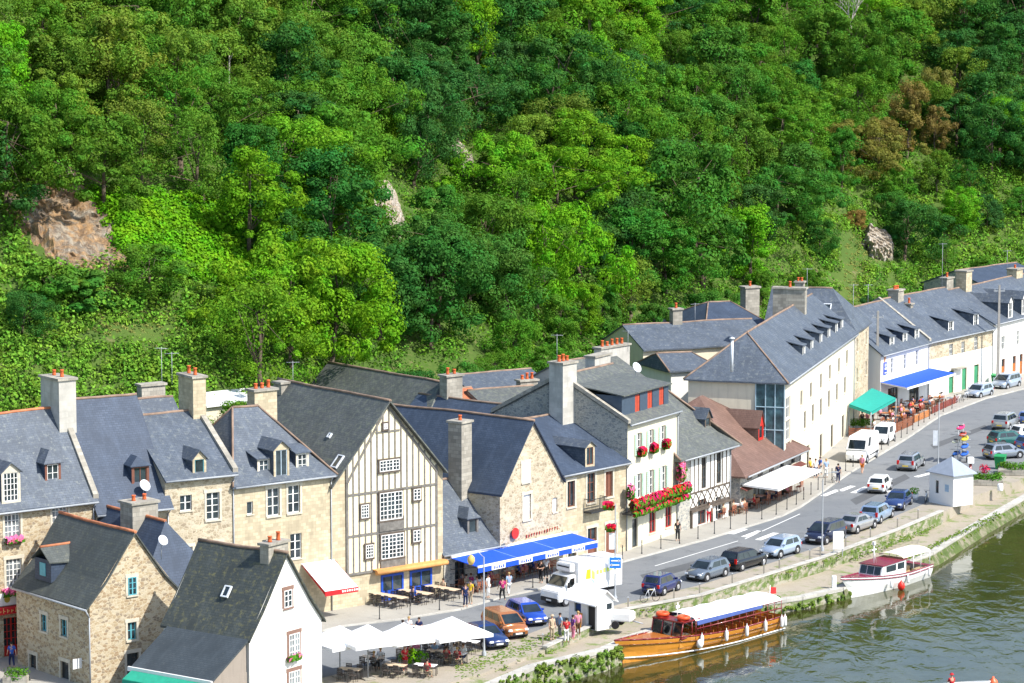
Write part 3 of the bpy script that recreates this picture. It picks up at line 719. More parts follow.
# ---- D: cream stone with three dormers
fr = FP((236,627), (333,612)); D = 8.6
D_ = House('stone_house', 'cream dressed stone house with hipped slate roof and three dormers', 'house', fr, D, ezf(fr, 283, 478), ezf(fr, 262, 405, D/2), M_ashA, M_slateA, hl=2.6, hr=3.4, flare=.3, over=.3,
  wins=[(273.5,502,1.0,1.95,dict(cols=2,rows=3,surr=M_surr)), (294,499,1.0,1.95,dict(cols=2,rows=3,surr=M_surr)), (296,546,.95,1.8,dict(cols=2,rows=3)), (268,552,.95,1.8,dict(cols=2,rows=3)), (250,508,.5,.9,dict(cols=1,rows=1))])
D_.dormer(264, 468, .75, 1.15, yd=.5, style='shed', rh=.5, cols=2, rows=3); D_.dormer(302.5, 462, .75, 1.15, yd=.5, style='shed', rh=.5, cols=2, rows=3)
D_.dormer(281.5, 463, .95, 1.85, yd=.02, style='gable', rh=.55, cols=2, rows=1, front=M_ashA, fm=plain('pale_blue_shutter', (.45,.55,.62), .6))
D_.chimney(262, 388, D/2+2.6, 1.9, 1.0, 3, M_ashA, base=D_.ez+1)
# ---- E: the half-timbered gable
fr = FP((331,612), (443,594)); ez = .5*(ezf(fr, 333, 484)+ezf(fr, 442, 469)); xa, za = fr.hit(392, 400)
fe = fr
E_ = House('timber_framed_house', 'tall half-timbered gabled house with cream panels and triple white windows', 'house', fr, 13.5, ez, za, M_ashA, M_slateC, kind='front', ridge=M_ridgeg, over=.15, verge=.35, gutter=False)
pan = MB(); e = -.06; x0, zt = fr.hit(347, 570); x1, _ = fr.hit(436, 560); zj = fr.hit(360, 574)[1]; xm = fr.L/2
def zrake(x): return E_.ez + (E_.rz-E_.ez)*(1-abs(x-xm)/xm) - .25
px_ = [x0] + [x0+(x1-x0)*k/12 for k in range(1, 12)] + [x1]
pan.add([(x0,e,zj),(x1,e,zj)] + [(x, e, zrake(x)) for x in reversed(px_)] , [tuple(range(2+len(px_)))])
E_.part('plaster_panels', pan, plaster('ochre_cream_plaster', (.80,.71,.50), .12))
tb = MB(); e2 = -.10
def beam(a, b_, w=.14, y=e2, t=.06):
    a = Vector((a[0], 0, a[1])); b_ = Vector((b_[0], 0, b_[1])); d = (b_-a).normalized(); n = Vector((-d.z, 0, d.x))*w/2
    pts = [a-n, b_-n, b_+n, a+n]
    tb.add([(p.x, y, p.z) for p in pts]+[(p.x, y+t, p.z) for p in pts], [(0,1,2,3),(4,5,6,7),(0,1,5,4),(1,2,6,5),(2,3,7,6),(3,0,4,7)])
z1_ = fr.hit(389, 490)[1]; z2_ = fr.hit(389, 531)[1]; z3_ = fr.hit(389, 431)[1]
for zz in (zj+.08, z2_, z1_): beam((x0, zz), (x1, zz), .17, -.115, .05)
beam((xm-1.05, z3_), (xm+1.05, z3_), .13, -.115, .05)
ns = 15
for i in range(ns+1):
    x = x0+(x1-x0)*i/ns; z_top = zrake(x)
    if z_top > zj: beam((x, zj), (x, z_top), .12 if i not in (0, ns) else .2)
beam((x0, E_.ez-.1), (xm, E_.rz-.35), .17, -.12); beam((x1+.1, E_.ez-.1), (xm, E_.rz-.35), .17, -.12)
E_.part('timber_frame', tb, M_grey_t)
fw = dict(surr=None, rec=-.17, fb=.04, mb_=.025)
for (px, py, w, h, c, r_) in ((388,465,1.75,.8,6,3),(389.6,505.5,2.0,2.0,6,6),(391,545.5,2.0,1.75,6,6),(415.5,494,.62,.8,2,3),(363.5,511,.66,.95,3,4),(368,551,.66,.95,3,4),(415.2,535.5,.62,.85,2,3),(384,426,.34,.4,2,2)):
    x, z = fr.hit(px, py); 
    f = window(E_.root, Matrix(), x, z, w, h, cols=c, rows=r_, fb=.05, mb_=.032, rec=-.17, glassm=M_glass)
    s_ = MB(); s_.box(x-w/2-.12, x+w/2+.12, -.2, -.118, z-h/2-.14, z-h/2-.003); s_.box(x-w/2-.1, x-w/2-.003, -.19, -.118, z-h/2, z+h/2); s_.box(x+w/2+.003, x+w/2+.1, -.19, -.118, z-h/2, z+h/2); s_.box(x-w/2-.12, x+w/2+.12, -.2, -.118, z+h/2+.003, z+h/2+.12); s_.build('surround', M_timber, f)
for px, py, hh in ((390.5,523.5,.95),(392,563,.85)):
    x, z = fr.hit(px, py); s_ = MB(); s_.box(x-1.1, x+1.1, -.18, -.12, z-hh/2, z+hh/2); E_.part('wooden_panel', s_, M_grey_t)
for px, py in ((392,585.6),(420.6,582)):
    x, z = fr.hit(px, py); window(E_.root, Matrix(), x, 1.15, 2.0, 1.9, cols=2, rows=1, fm=M_blue, rec=-.03, door=True, panel=.3, fb=.16)
xa, z = fr.hit(372, 572); xb, z2 = fr.hit(443, 561); s_ = MB(); s_.cyl((xa, -.55, z), (xb, -.55, z), .17, n=10); s_.box(xa, xb, -.56, -.003, z+.12, z+.2); E_.part('rolled_awning', s_, plain('orange_canvas', (.62,.30,.10), .8))
E_.skylight(338, 462, .7, 1.1); E_.skylight(330, 436, .35, .4)
E_.chimney(283, 381, 12.6, 1.0, 1.0, 0, M_ashG, base=E_.ez+2)
# ---- F0 low house with a two-stage roof behind the blue awning
fr = FP((444,594), (503,583)); D = 8.0
F0 = House('slate_roofed_house', 'low house squeezed in, steep blue slate roof and timber dormer over blue awning', 'house', fr, D, ezf(fr, 475, 549), ezf(fr, 446, 479, D/2), M_stoneG, M_slateA, flare=.25, over=.1,
  wins=[(460,575,1.0,2.1,dict(gr=True,cols=2,rows=2,fm=M_timber,door=True)), (485,570,1.6,1.9,dict(gr=True,cols=3,rows=1,fm=M_timber))])
F0.dormer(473, 528, .75, 1.3, yd=.9, style='hip', front=M_grey_t, fm=M_timber, rh=.7, cols=1, rows=1)
# ---- F1 stone gable
fr = FP((500,584), (563,567)); D = 16; ez = .5*(ezf(fr,503,492)+ezf(fr,563,481))
F1 = House('stone_gabled_house', 'narrow rubble stone gable with white shutters rising over the blue awning', 'house', fr, D, ez, fr.hit(529.5, 421)[1], M_stoneW, M_slateB, kind='front', over=.1, verge=.1, gutter=False, ridge=M_ridgeg,
  wins=[(525.6,472.5,.9,1.45,dict(cols=2,rows=1,glassm=M_white,surr=M_surr)), (527,507,.95,1.9,dict(cols=2,rows=1,glassm=M_white,surr=M_surr)), (555,505,.6,1.1,dict(cols=1,rows=1,glassm=M_white)), (530,560,3.4,2.2,dict(gr=True,cols=4,rows=1,fm=M_timber))])
F1.chimney(460, 420, 3.6, 1.25, 1.25, 1, M_ashG, base=3.0)
# ---- G
fr = FP((563,567), (627,552)); D = 12.0; fg = fr
G_ = House('stone_house', 'cream stone house with brown shutters, iron balcony and small stone dormer', 'house', fr, D, ezf(fr, 594, 467), ezf(fr, 547, 415, D/2), M_ashA, M_slateB, over=.3, x0=-.2,
  wins=[(571,494,.9,2.0,dict(cols=2,rows=1,fm=M_brn,surr=M_surr)), (591,488,.95,2.3,dict(cols=2,rows=3,fm=M_brn,surr=M_surr)), (609,484,.9,2.0,dict(cols=2,rows=1,fm=M_brn,surr=M_surr,glassm=M_brn)),
  (592,536,1.1,2.4,dict(gr=True,fm=M_brn,door=True,cols=2,rows=1,panel=.6,surr=M_surr)), (611,533,1.3,2.4,dict(gr=True,fm=M_brn,door=True,cols=2,rows=1,panel=.7,surr=M_surr)), (572,538,1.0,2.2,dict(gr=True,cols=2,rows=2,fm=M_timber,door=True,surr=M_surr))])
G_.dormer(590, 456, .8, 1.35, yd=.02, style='gable', rh=.4, front=M_ashA, fm=M_brn, cols=2, rows=1)
k = MB(); xb_, zb_ = fr.hit(592, 504); k.box(xb_-1.0, xb_+1.0, -.75, -.003, zb_-.55, zb_-.43)
for i in range(15): k.box(xb_-.97+i*.135, xb_-.95+i*.135, -.73, -.71, zb_-.43, zb_+.5)
k.box(xb_-1, xb_+1, -.75, -.69, zb_+.5, zb_+.55)
for sx in (-.98, .96):
    for i in range(5): k.box(xb_+sx, xb_+sx+.02, -.6+i*.13, -.58+i*.13, zb_-.43, zb_+.5)
    k.box(xb_+sx-.01, xb_+sx+.03, -.72, -.003, zb_+.5, zb_+.55)
G_.part('balcony', k, M_blk)
G_.chimney(563, 361, 5.3, 1.7, 1.4, 3, M_ashW, base=6)
# ---- wing running back from G, and the long grey range behind
xr = fr.hit(568, 409, 6)[0]
F2 = House('slate_roofed_house', 'dark blue slate wing running back toward the wooded slope', 'house', Fr(fg.A, fg.A+fg.d), 15.5, G_.ez, G_.rz-.05, M_stoneG, M_slateB, kind='front', x0=xr-4.6, x1=xr+3.8, y0=6, hl=.01, gutter=False)
# ---- H: flowers, green shutters
fr = FP((627,552), (677,534)); D = 12.0; fh = fr
ez = .5*(ezf(fr, 626, 425.5)+ezf(fr, 676, 407))
wh = lambda a: dict(cols=2, rows=3, sh=M_shg, arch=True)
H_ = House('cream_house', 'narrow cream house with green shutters, red dormer windows and heavy red flower balcony', 'house', fr, D, ez, ezf(fr, 628, 360, D/2), plaster('ivory_render',(.66,.62,.48),.3), M_slateC, sidem=M_stoneG, copeL=True, over=.3,
  wins=[(639,444,.75,1.75,wh(0)), (651,440.5,.75,1.75,wh(0)), (663,436.5,.75,1.75,wh(0)), (639,486,.8,1.95,wh(0)), (651,482,.8,1.95,wh(0)), (663.5,478,.8,1.95,wh(0)),
  (635,533,.95,2.3,dict(gr=True,cols=1,rows=1,fm=M_timber,door=True)), (652.5,522,1.15,1.75,dict(cols=2,rows=2,fm=M_red)), (668.5,516.5,1.1,1.75,dict(cols=2,rows=2,fm=M_red))])
k = MB(); yb = D; k.add([(-.012,0,0),(-.012,yb,0),(-.012,yb,H_.ez),(-.012,yb/2,H_.rz),(-.012,0,H_.ez)], [(0,1,2,3,4)]); H_.part('gable_stonework', k, M_stoneG)
xa, z_ = fr.hit(601, 402, .9); xb, _ = fr.hit(668, 396, .9); xa = .35; xb = fr.L-.3
zt = fr.hit(650, 388, .9)[1]; sl = (H_.rz-H_.ez)/(D/2)
k = MB(); yb = (zt-H_.ez)/sl+.3
ws = [fr.hit(a, b_, .7) for a, b_ in ((637.5,404),(650,400),(661.5,395.5))]
wall_holes(k, xb, zt, [(x-.42, x+.42, z-.8, z+.75) for x, z in ws], Matrix.Translation((0,.7,0)), x0=xa, z0=H_.ez+.1)
for xx in (xa, xb): k.poly([(xx,.7,H_.ez+.1),(xx,yb,zt),(xx,.7,zt)], 0)
dm = H_.part('dormer', k, plain('dormer_slate', (.05,.075,.11), .6))
rf = MB(); rf.slab([(xa-.15,.45,zt+.06),(xb+.15,.45,zt+.06),(xb+.15,yb+1.2,zt+.7),(xa-.15,yb+1.2,zt+.7)], .09); rf.build('dormer_roof', M_slateC, dm)
for x, z in ws:
    f = MB(); f.box(x-.42,x+.42,.76,.8,z-.8,z+.75); f.box(x-.36,x-.02,.735,.77,z-.74,z+.68); f.box(x+.02,x+.36,.735,.77,z-.74,z+.68); f.build('dormer_shutter', plain('brick_red_shutter', (.42,.06,.03), .6), dm)
H_.chimney(598, 354, D/2+5, 2.8, .9, 0, M_ashW, base=6)
# ---- I: black and white timber front
fr = FP((677,534), (730,517)); D = 11.0; fi = fr
I_ = House('timber_framed_house', 'black and white timbered house with brown double windows and bell-shaped slate roof', 'house', fr, D, ezf(fr, 700, 450), ezf(fr, 682, 378, D/2), M_wht, M_slateC, hl=.01, hr=2.6, flare=.55, over=.7, ridge=M_ridgeg,
  wins=[(704,473,.85,2.6,dict(cols=2,rows=3,fm=M_timber)), (719,468,.85,2.6,dict(cols=2,rows=3,fm=M_timber)), (686,521,1.0,2.3,dict(gr=True,cols=2,rows=1,fm=M_brn,door=True)), (702,517,1.4,2.1,dict(gr=True,cols=2,rows=1,fm=M_brn)), (719,508,1.2,1.9,dict(cols=2,rows=1,fm=M_white))])
tb = MB(); zt = I_.ez-.2; zl = fr.hit(710, 503)[1]; x0 = fr.hit(690, 470)[0]; x1 = fr.L-.05
zm = fr.hit(704, 490)[1]
for zz in (zl, zm, zt): beam((x0, zz), (x1, zz), .14, -.05, .047)
n = 10
wx = [fr.hit(704,473)[0], fr.hit(719,468)[0]]
for i in range(n+1):
    x = x0+(x1-x0)*i/n
    if all(abs(x-q) > .46 for q in wx): beam((x, zm), (x, zt), .10, -.052, .05)
m_ = 7
for i in range(m_):
    xa, xb = x0+(x1-x0)*i/m_, x0+(x1-x0)*(i+1)/m_; beam((xa, zl), (xb, zm), .08, -.054, .05); beam((xa, zm), (xb, zl), .08, -.056, .05)
I_.part('timber_frame', tb, M_timber)
k = MB(); k.box(-.05, x0, -.04, -.003, 0, zt); I_.part('stone_pier', k, M_stoneG)
k = MB(); k.box(x0-.1, fr.L+.02, -.25, -.003, zl-.3, zl-.1)
for xx in (x0, (x0+fr.L)/2, fr.L-.2): k.box(xx, xx+.2, -.2, -.003, .14, zl-.3)
I_.part('ground_floor_posts', k, M_timber)
I_.dormer(708, 425, .7, 1.2, yd=1.6, style='gable', rh=.7, front=M_timber, fm=M_timber, cols=1, rows=2, rm=M_slateA)
# ---- J: brown tiled restaurant
fr = FP((740,513), (800,485)); D = 13.0
J_ = House('tiled_restaurant', 'restaurant with steep brown tiled pyramid roof, red-fronted dormer and white awning', 'restaurant', fr, D, ezf(fr, 770, 459), ezf(fr, 716, 391, D/2), M_stoneG, M_tileR, hl=fr.L/2-.4, hr=fr.L/2-.4, flare=.35, over=.7, ridge=None,
  wins=[(px, py, 1.0, 1.1, dict(cols=2, rows=1, fm=M_timber)) for px, py in ((749,473),(760,469),(771,465),(782,461),(793,457))] + [(760,497,3.4,2.2,dict(gr=True,cols=4,rows=1,fm=M_timber)), (785,484,3.2,2.2,dict(gr=True,cols=4,rows=1,fm=M_timber))])
J_.dormer(761, 432, .9, 1.1, yd=1.6, style='gable', rh=1.2, front=M_red, fm=M_red, rm=M_tileR, cols=1, rows=1)
# ---- K: long cream building with hipped slate roof
fr = FP((784,492), (853,430)); D = 8.6; fk = fr
kw = []
for px, py in ((805,420),(813,413),(821,407),(829,399),(837,392),(845,385)): kw.append((px, py, 1.05, 1.6, dict(cols=2, rows=3, fm=M_grey_t)))
for px, py in ((801.5,398),(811,390),(821,381),(830,372),(839,365),(847,357)): kw.append((px, py, 1.0, 1.35, dict(cols=2, rows=2, fm=M_grey_t)))
for px, py in ((808,462),(821,447),(832,436),(843,427)): kw.append((px, py, 1.3, 2.2, dict(gr=True, cols=2, rows=2, fm=M_timber, door=True)))
for px, py in ((788,452),(788,430),(788,408)): kw.append((px, py, 2.2, 1.9, dict(cols=3, rows=2, fm=M_white)))
K_ = House('long_building', 'long cream building seen along its front, hipped slate roof with a row of small dormers', 'building', fr, D, ezf(fr, 784, 381), ezf(fr, 736.5, 339, D/2), plaster('pale_cream_render',(.70,.64,.50),.35,.65), M_slateA, hl=4.4, over=.35, wins=kw, ridge=M_ridgeg)
for px, py in ((804,352.5),(812,346.5),(821,340),(829,334.5),(836.5,329.5),(842,325.5)): K_.dormer(px, py, 1.0, 1.15, yd=.7, style='shed', rh=.5, cols=1, rows=1, front=M_white)
k = MB(); T = SIDE
k.box(-2.6, -.02, -.05, -.003, 1.0, K_.ez-.25, M=Matrix.Translation((0,0,0)) @ SIDE); K_.part('corner_glazing', k, glass('blue_glazing', (.04,.085,.10), .15))
k = MB()
for a in (-2.62, -1.75, -.9, -.08): k.box(a, a+.08, -.1, -.052, 1.0, K_.ez-.25, M=SIDE)
for z in (1.0, 3.2, 5.4, 7.4, K_.ez-.33): k.box(-2.62, 0, -.11, -.054, z, z+.08, M=SIDE)
K_.part('glazing_bars', k, plain('pale_blue_frame', (.40,.55,.62), .4))
K_.chimney(790, 287, D/2+.4, 1.0, 3.1, 1, M_ashG, base=8); 
# metal flue on the hip
k = MB(); xq, zq = fr.hit(732, 345, 3.2); k.cyl((xq, 3.2, zq-2.3), (xq, 3.2, zq+.4), .13, n=8); k.lathe([(0,.2),(.25,.1),(.25,0),(0,0)], (xq, 3.2, zq+.5), 8); K_.part('flue', k, M_lead)
fw = Fr(G(784,492)+Vector((0,0,0)), G(853,430))
K2 = House('stone_house', 'taller stone house closing the long building, small skylight in its slate roof', 'house', Fr(fk.w(fk.L,0), fk.w(fk.L+1,0)), 9, ezf(fk, 858, 328), K_.ez+3.6, M_stoneW, M_slateA, kind='front', x0=0, x1=9.0, hl=3, gutter=False, over=.3, wins=[(857,345,.8,1.3,dict(cols=2,rows=2)),(866,338,.8,1.3,dict(cols=2,rows=2)),(857,375,.8,1.4,dict(cols=2,rows=2)),(866,368,.8,1.4,dict(cols=2,rows=2))])
K2.chimney(853, 312, 1.6, .9, .9, 1, M_ashG, base=8); K2.chimney(800, 281, 8.5, .9, .9, 2, M_ashG, base=8); K2.skylight(826, 309, 1.0, 1.3)
# ---- rear blocks of K
def WF(p0, p1, Y0, Y1): a = AT(p0, 380, Y0); b_ = AT(p1, 380, Y1); return Fr(a, b_)
fr = WF(643, 716, 288, 291); D = 9
KW = House('rear_wing', 'pale rear wing with broad slate roof behind the restaurant roofs', 'building', fr, D, ezf(fr, 680, 347), ezf(fr, 705, 321.5, D/2), M_cream, M_slateA, gutter=False, x1=fr.L+6, wins=[(660,362,1.2,1.4,dict(cols=2,rows=2))])
KW.chimney(676, 308, D/2, 1.0, .8, 1, M_ashG)
fr = WF(706, 772, 303, 306); D = 11
KX = House('rear_house', 'rear house with slate roof and square stone chimney topped by a red pot', 'house', fr, D, ezf(fr, 720, 330), ezf(fr, 760, 300, D/2), M_cream, M_slateB, gutter=False, hl=3, hr=2)
KX.chimney(750, 286, D/2, 1.6, 1.2, 1, M_ashG)
fr = WF(671, 716, 279, 281); D = 6
KY = House('low_annexe', 'low annexe with lead-grey roof tucked under the hipped slate end', 'building', fr, D, ezf(fr, 690, 369), ezf(fr, 690, 352, D/2), M_whtw, M_slateA, gutter=False, hl=.01, hr=1)
# ---- L1..L3 far row
fr = FP((880,415), (928,400)); D = 11
L1 = House('white_cafe', 'white fronted house with three dormers above the far blue awning', 'cafe', fr, D, ezf(fr, 904, 347.5), ezf(fr, 880, 301.5, D/2), M_wht, M_slateA, over=.3,
  wins=[(892,366,.8,1.6,dict(cols=2,rows=3)), (905,362,.8,1.6,dict(cols=2,rows=3)), (917,358,.8,1.6,dict(cols=2,rows=3)), (893,400,2.6,2.3,dict(gr=True,cols=3,rows=1,fm=M_timber)), (914,394,2.6,2.3,dict(gr=True,cols=3,rows=1,fm=M_timber))])
for px, py in ((892,343),(905,339),(917,335)): L1.dormer(px, py, .8, 1.2, yd=.6, style='shed', rh=.5, cols=2, rows=2, front=M_white, cheek=M_slateB)
L1.chimney(896, 289, D/2, 1.5, 1.2, 3, M_ashG); L1.chimney(909, 303, D/2-1.3, .7, .7, 1, M_ashG)
fr = FP((928,400), (992,384)); D = 12
L2 = House('stone_house', 'two-tone house, bare stone above white render, green ground-floor doors', 'house', fr, D, ezf(fr, 962, 333.5), ezf(fr, 933, 290, D/2), M_stoneW, M_slateA, copeL=True, over=.3,
  wins=[(951,352,.9,1.7,dict(cols=2,rows=3)), (963,349,.8,1.6,dict(cols=2,rows=2)), (976,344,.9,1.6,dict(cols=2,rows=3)), (951,388,1.0,2.4,dict(gr=True,fm=M_grn,door=True,panel=.9,cols=2,rows=1)), (964,388,1.0,2.4,dict(gr=True,fm=M_grn,door=True,panel=.9,cols=2,rows=1)), (976,388,1.0,2.4,dict(gr=True,fm=M_grn,door=True,panel=.9,cols=2,rows=1)), (940,390,.8,2.2,dict(gr=True,fm=M_grn,door=True,panel=.9,cols=1,rows=1))])
k = MB(); wall_holes(k, fr.L-.02, 4.2, [(fr.hit(px, 388)[0]-.6, fr.hit(px, 388)[0]+.6, .1, 2.6) for px in (951, 964, 976)], Matrix.Translation((0,-.012,0)), x0=.02, depth=.01, z0=.0); L2.part('white_render', k, M_wht)
k = MB(); xq, zq = fr.hit(956, 367); k.box(xq-1.2, xq+1.2, -.8, -.015, zq-.12, zq); L2.part('balcony_slab', k, M_ashG)
L2.dormer(951, 328, .9, 1.4, yd=.6, style='shed', rh=.5, cols=2, rows=2, front=M_white); L2.dormer(976, 321, .9, 1.4, yd=.6, style='shed', rh=.5, cols=2, rows=2, front=M_white)
L2.chimney(964, 270, D/2, 1.4, 1.3, 0, M_ashA); L2.chimney(947, 277, D/2+1, 1.6, .8, 1, M_ashG)
fr = FP((992,384), (1085,357)); D = 12
L3 = House('white_house', 'white house at the right edge with white gabled dormers and orange-brown doors', 'house', fr, D, ezf(fr, 1010, 319), ezf(fr, 992, 281, D/2), M_wht, M_slateA, over=.3,
  wins=[(1003,343,1.0,1.5,dict(cols=2,rows=2)), (1018,338,.8,1.6,dict(cols=2,rows=3)), (1003,374,1.0,2.3,dict(gr=True,fm=plain('orange_brown_door',(.40,.13,.03)),door=True,panel=.6,cols=1,rows=1)), (1014,374,1.0,2.3,dict(gr=True,fm=MATS['orange_brown_door'],door=True,panel=.6,cols=1,rows=1)), (1021,371,.9,2.3,dict(gr=True,fm=MATS['orange_brown_door'],door=True,panel=.6,cols=1,rows=1)), (1035,338,.9,1.6,dict(cols=2,rows=3))])
L3.dormer(1010.5, 310, .9, 1.7, yd=.1, style='gable', rh=.7, front=M_white, cols=2, rows=2); L3.dormer(1024, 306, .9, 1.7, yd=.1, style='gable', rh=.7, front=M_white, cols=2, rows=2)
L3.chimney(1015, 268, D/2, 1.8, 1.2, 1, M_ashA)
fr = WF(985, 1045, 362, 372); D = 9
House('dark_gabled_house', 'far house with dark gable and slate roof behind the right end of the row', 'house', fr, D, ezf(fr, 1000, 285), ezf(fr, 1000, 265, D/2), M_stoneG, M_slateB, gutter=False)
# ---- rear roofs behind E..H
fr = Fr(fe.w(4, 15), fe.w(5, 15)); p0 = AT(463, 386, 246); lx, ly = fe.loc(Vector((p0.x, p0.y, 0))).x, fe.loc(Vector((p0.x, p0.y, 0))).y
RA = House('rear_long_house', 'long grey slate roof running uphill behind the half-timbered house', 'house', Fr(fe.w(lx,0), fe.w(lx+1,0)), 19, p0.z-5, p0.z, M_stoneG, M_slateC, kind='front', x0=-5, x1=5, y0=ly, gutter=False, hl=3)
RA.chimney(451, 374, ly+1.6, 1.6, 1.0, 2, M_ashG, base=6)
fr = WF(478, 556, 262, 266); D = 9
RB = House('rear_house', 'rear house with smooth blue slate roof and two red chimney pots', 'house', fr, D, ezf(fr, 500, 395), ezf(fr, 510, 371, D/2), M_cream, M_slateA, gutter=False)
fr = WF(488, 552, 255, 258); D = 7
RC = House('rear_house', 'lower rear house with weathered slate roof just left of the big pale chimney', 'house', fr, D, ezf(fr, 500, 408), ezf(fr, 520, 387, D/2), M_stoneG, M_slateC, gutter=False)
RC.chimney(527, 379, D/2+.5, 1.7, .8, 3, M_ashG)
fr = WF(452, 484, 256, 257.5); D = 5
RD = House('rear_outbuilding', 'tiny outbuilding with white gable and orange tiled roof', 'outbuilding', fr, D, ezf(fr, 465, 402), ezf(fr, 470, 388, D/2), M_wht, plain('orange_tiles', (.45,.15,.07), .85, var=.3), gutter=False)
fr = WF(594, 648, 262, 268); D = 8
RE = House('rear_house', 'rear house with pale coped parapet and grey slate roof behind the flower balcony house', 'house', fr, D, ezf(fr, 620, 385), ezf(fr, 625, 352, D/2), M_ashW, M_slateC, gutter=False)
k = RE.chimney(612, 345, D/2, 4.2, .8, 5, M_ashW)
fr = WF(205, 262, 246, 250); D = 5
RF = House('rear_outbuilding', 'white-roofed outbuilding glimpsed between the two left chimneys', 'outbuilding', fr, D, ezf(fr, 225, 403), ezf(fr, 225, 391, D/2), M_cream, plain('white_sheet_roof', (.75,.75,.73), .5), gutter=False, ridge=None)

# ================================================================== FOREGROUND HOUSES
fm = Fr(G(91,690), G(181,674)); Dm = (G(18,665)-G(91,690)).length
ez = .5*(ezf(fm,91,605)+ezf(fm,181,591))
tw = dict(cols=2, rows=3, fm=M_teal, surr=M_surr)
Mh = House('stone_cottage', 'foreground honey stone cottage with teal windows and terracotta ridge', 'house', fm, Dm, ez, fm.hit(138,532)[1], M_stoneA, M_slateM, kind='front', over=.3, flare=.35, ridge=M_ridge, verge=.05, gutter=True,
  wins=[(132,586,.62,1.15,tw), (132,631,.66,1.15,dict(cols=2,rows=2,fm=M_teal,surr=M_surr)), (133,676,.9,1.8,dict(cols=1,rows=1,fm=M_timber,surr=M_surr,gr=True))],
  swins=[(44,623,.7,1.1,dict(cols=2,rows=2,fm=M_teal,surr=M_surr)), (64,628,.75,1.1,dict(cols=2,rows=2,fm=M_teal,surr=M_surr)), (33,666,.85,1.5,dict(cols=2,rows=2,fm=M_timber,surr=M_surr)), (65,677,1.0,2.0,dict(cols=1,rows=1,fm=M_timber,surr=M_surr))])
yq, zq = fm.hitx(79, 663, -.3); k = MB(); k.box(-.75,-.1,yq-.02,yq+.02,zq-.35,zq+.3); k.box(-.1,-.0,yq-.015,yq+.015,zq+.1,zq+.14); Mh.part('hanging_sign', k, M_white)
# its side dormer: slate roof with terracotta ridge
yq, zq = fm.hitx(43, 571, .3); zq += .25; k = MB(); w_ = 1.0
k.add([(.3,yq-w_,zq-.9),(.3,yq+w_,zq-.9),(.3,yq+w_,zq+.55),(.3,yq-w_,zq+.55),(3.0,yq-w_,zq+.55),(3.0,yq+w_,zq+.55)], [(0,1,2,3),(0,3,4),(1,5,2)])
dm = k.build('dormer', M_slateB, Mh.root); k = MB()
for sg in (-1, 1): k.slab([(.1,yq+sg*(w_+.15),zq+.5),(.1,yq,zq+1.35),(4.2,yq,zq+1.35),(3.2,yq+sg*(w_+.15),zq+.3)], .08)
k.build('dormer_roof', M_slateM, dm); k = MB(); k.cyl((.1,yq,zq+1.35),(4.0,yq,zq+1.35),.1,n=6); k.build('ridge_tiles', M_ridge, dm)
k = MB(); k.box(.26,.295,yq-.35,yq+.35,zq-.55,zq+.3); k.build('dormer_window', M_teal, dm)
# N
Nh = House('slate_hung_house', 'dark slate-hung house wedged between the foreground cottages, terracotta ridge', 'house', Fr(fm.A, fm.A+fm.d), 9.0, 5.0, fm.hit(184,519,3.4)[1], M_slateB, M_slateB, kind='front', x0=fm.L-2.2, x1=fm.L+4.6, y0=1.6, hl=1.8, ridge=M_ridge, gutter=False, over=.2)
Nh.chimney(139, 500, 6.4, 2.0, 1.5, 2, M_ashG, base=4); Nh.chimney(205, 522, 11.5, 1.6, 1.1, 0, M_ashG, base=4)
# O
fo_ = Fr(G(250,712), G(322,690)); Do = (G(250,712)-G(178,699)).length+1.2
ez = .5*(ezf(fo_,256,640)+ezf(fo_,322,613))
bw = lambda c, r_: dict(cols=c, rows=r_, surr=plain('brown_brick_surround', (.22,.13,.10)), rec=-.02)
Oh = House('white_gabled_house', 'foreground house with bright white gable and mossy slate roof', 'house', fo_, Do, ez, fo_.hit(285.5,553)[1], M_wht, M_slateD, kind='front', over=.2, flare=.2, ridge=M_ridgeg, verge=.1, gutter=False,
  wins=[(287.6,598.6,.75,1.1,bw(2,3)), (294,646,1.05,1.6,bw(4,4)), (294,681,1.1,1.3,bw(4,3))])
Oh.skylight(227, 592, .55, .8)
Oh.chimney(274, 541, 1.2, 1.9, .7, 2, M_ashG)
k = MB(); za = Oh.ez-.1; k.slab([(-.2,-.1,za),(-.2,Do*.93,za),(-3.6,Do*.93,za-1.95),(-3.6,-.1,za-1.95)], .14)
an = House('lean_to_annexe', 'lean-to with smooth slate roof and green fascia beside the white gable', 'annexe', Fr(fo_.A, fo_.A+fo_.d), Do*.9, .2, .21, M_stoneG, M_slateA, x0=-3.3, x1=-.15, y0=.15, ridge=None, gutter=False, over=0, verge=0)
k2 = MB(); k2.box(-3.35,-.2,.05,.2,0,za-2.05); k2.box(-3.35,-3.2,.2,Do*.9,0,za-2.05); k2.add([(-3.3,.1,za-2.05),(-.2,.1,za-2.05),(-.2,.1,za-.15)],[(0,1,2)]); an.part('rendered_wall', k2, plaster('grey_brown_render',(.30,.26,.22)))
an.part('lean_to_roof', k, slate('smooth_dark_slate', (.052,.066,.076), (.064,.078,.088), .1, moss=(.11,.12,.11)))
k = MB(); k.box(-3.75,-3.62,-.15,Do*.95,za-2.2,za-1.92); an.part('fascia', k, M_white)
k = MB(); k.slab([(-3.76,0,za-2.12),(-3.76,Do*.9,za-2.12),(-4.6,Do*.9,za-2.5),(-4.6,0,za-2.5)], .05); k.box(-4.63,-4.57,0,Do*.9,za-2.8,za-2.52); an.part('awning', k, plain('green_canvas', (.02,.30,.19), .8))
A_H = A
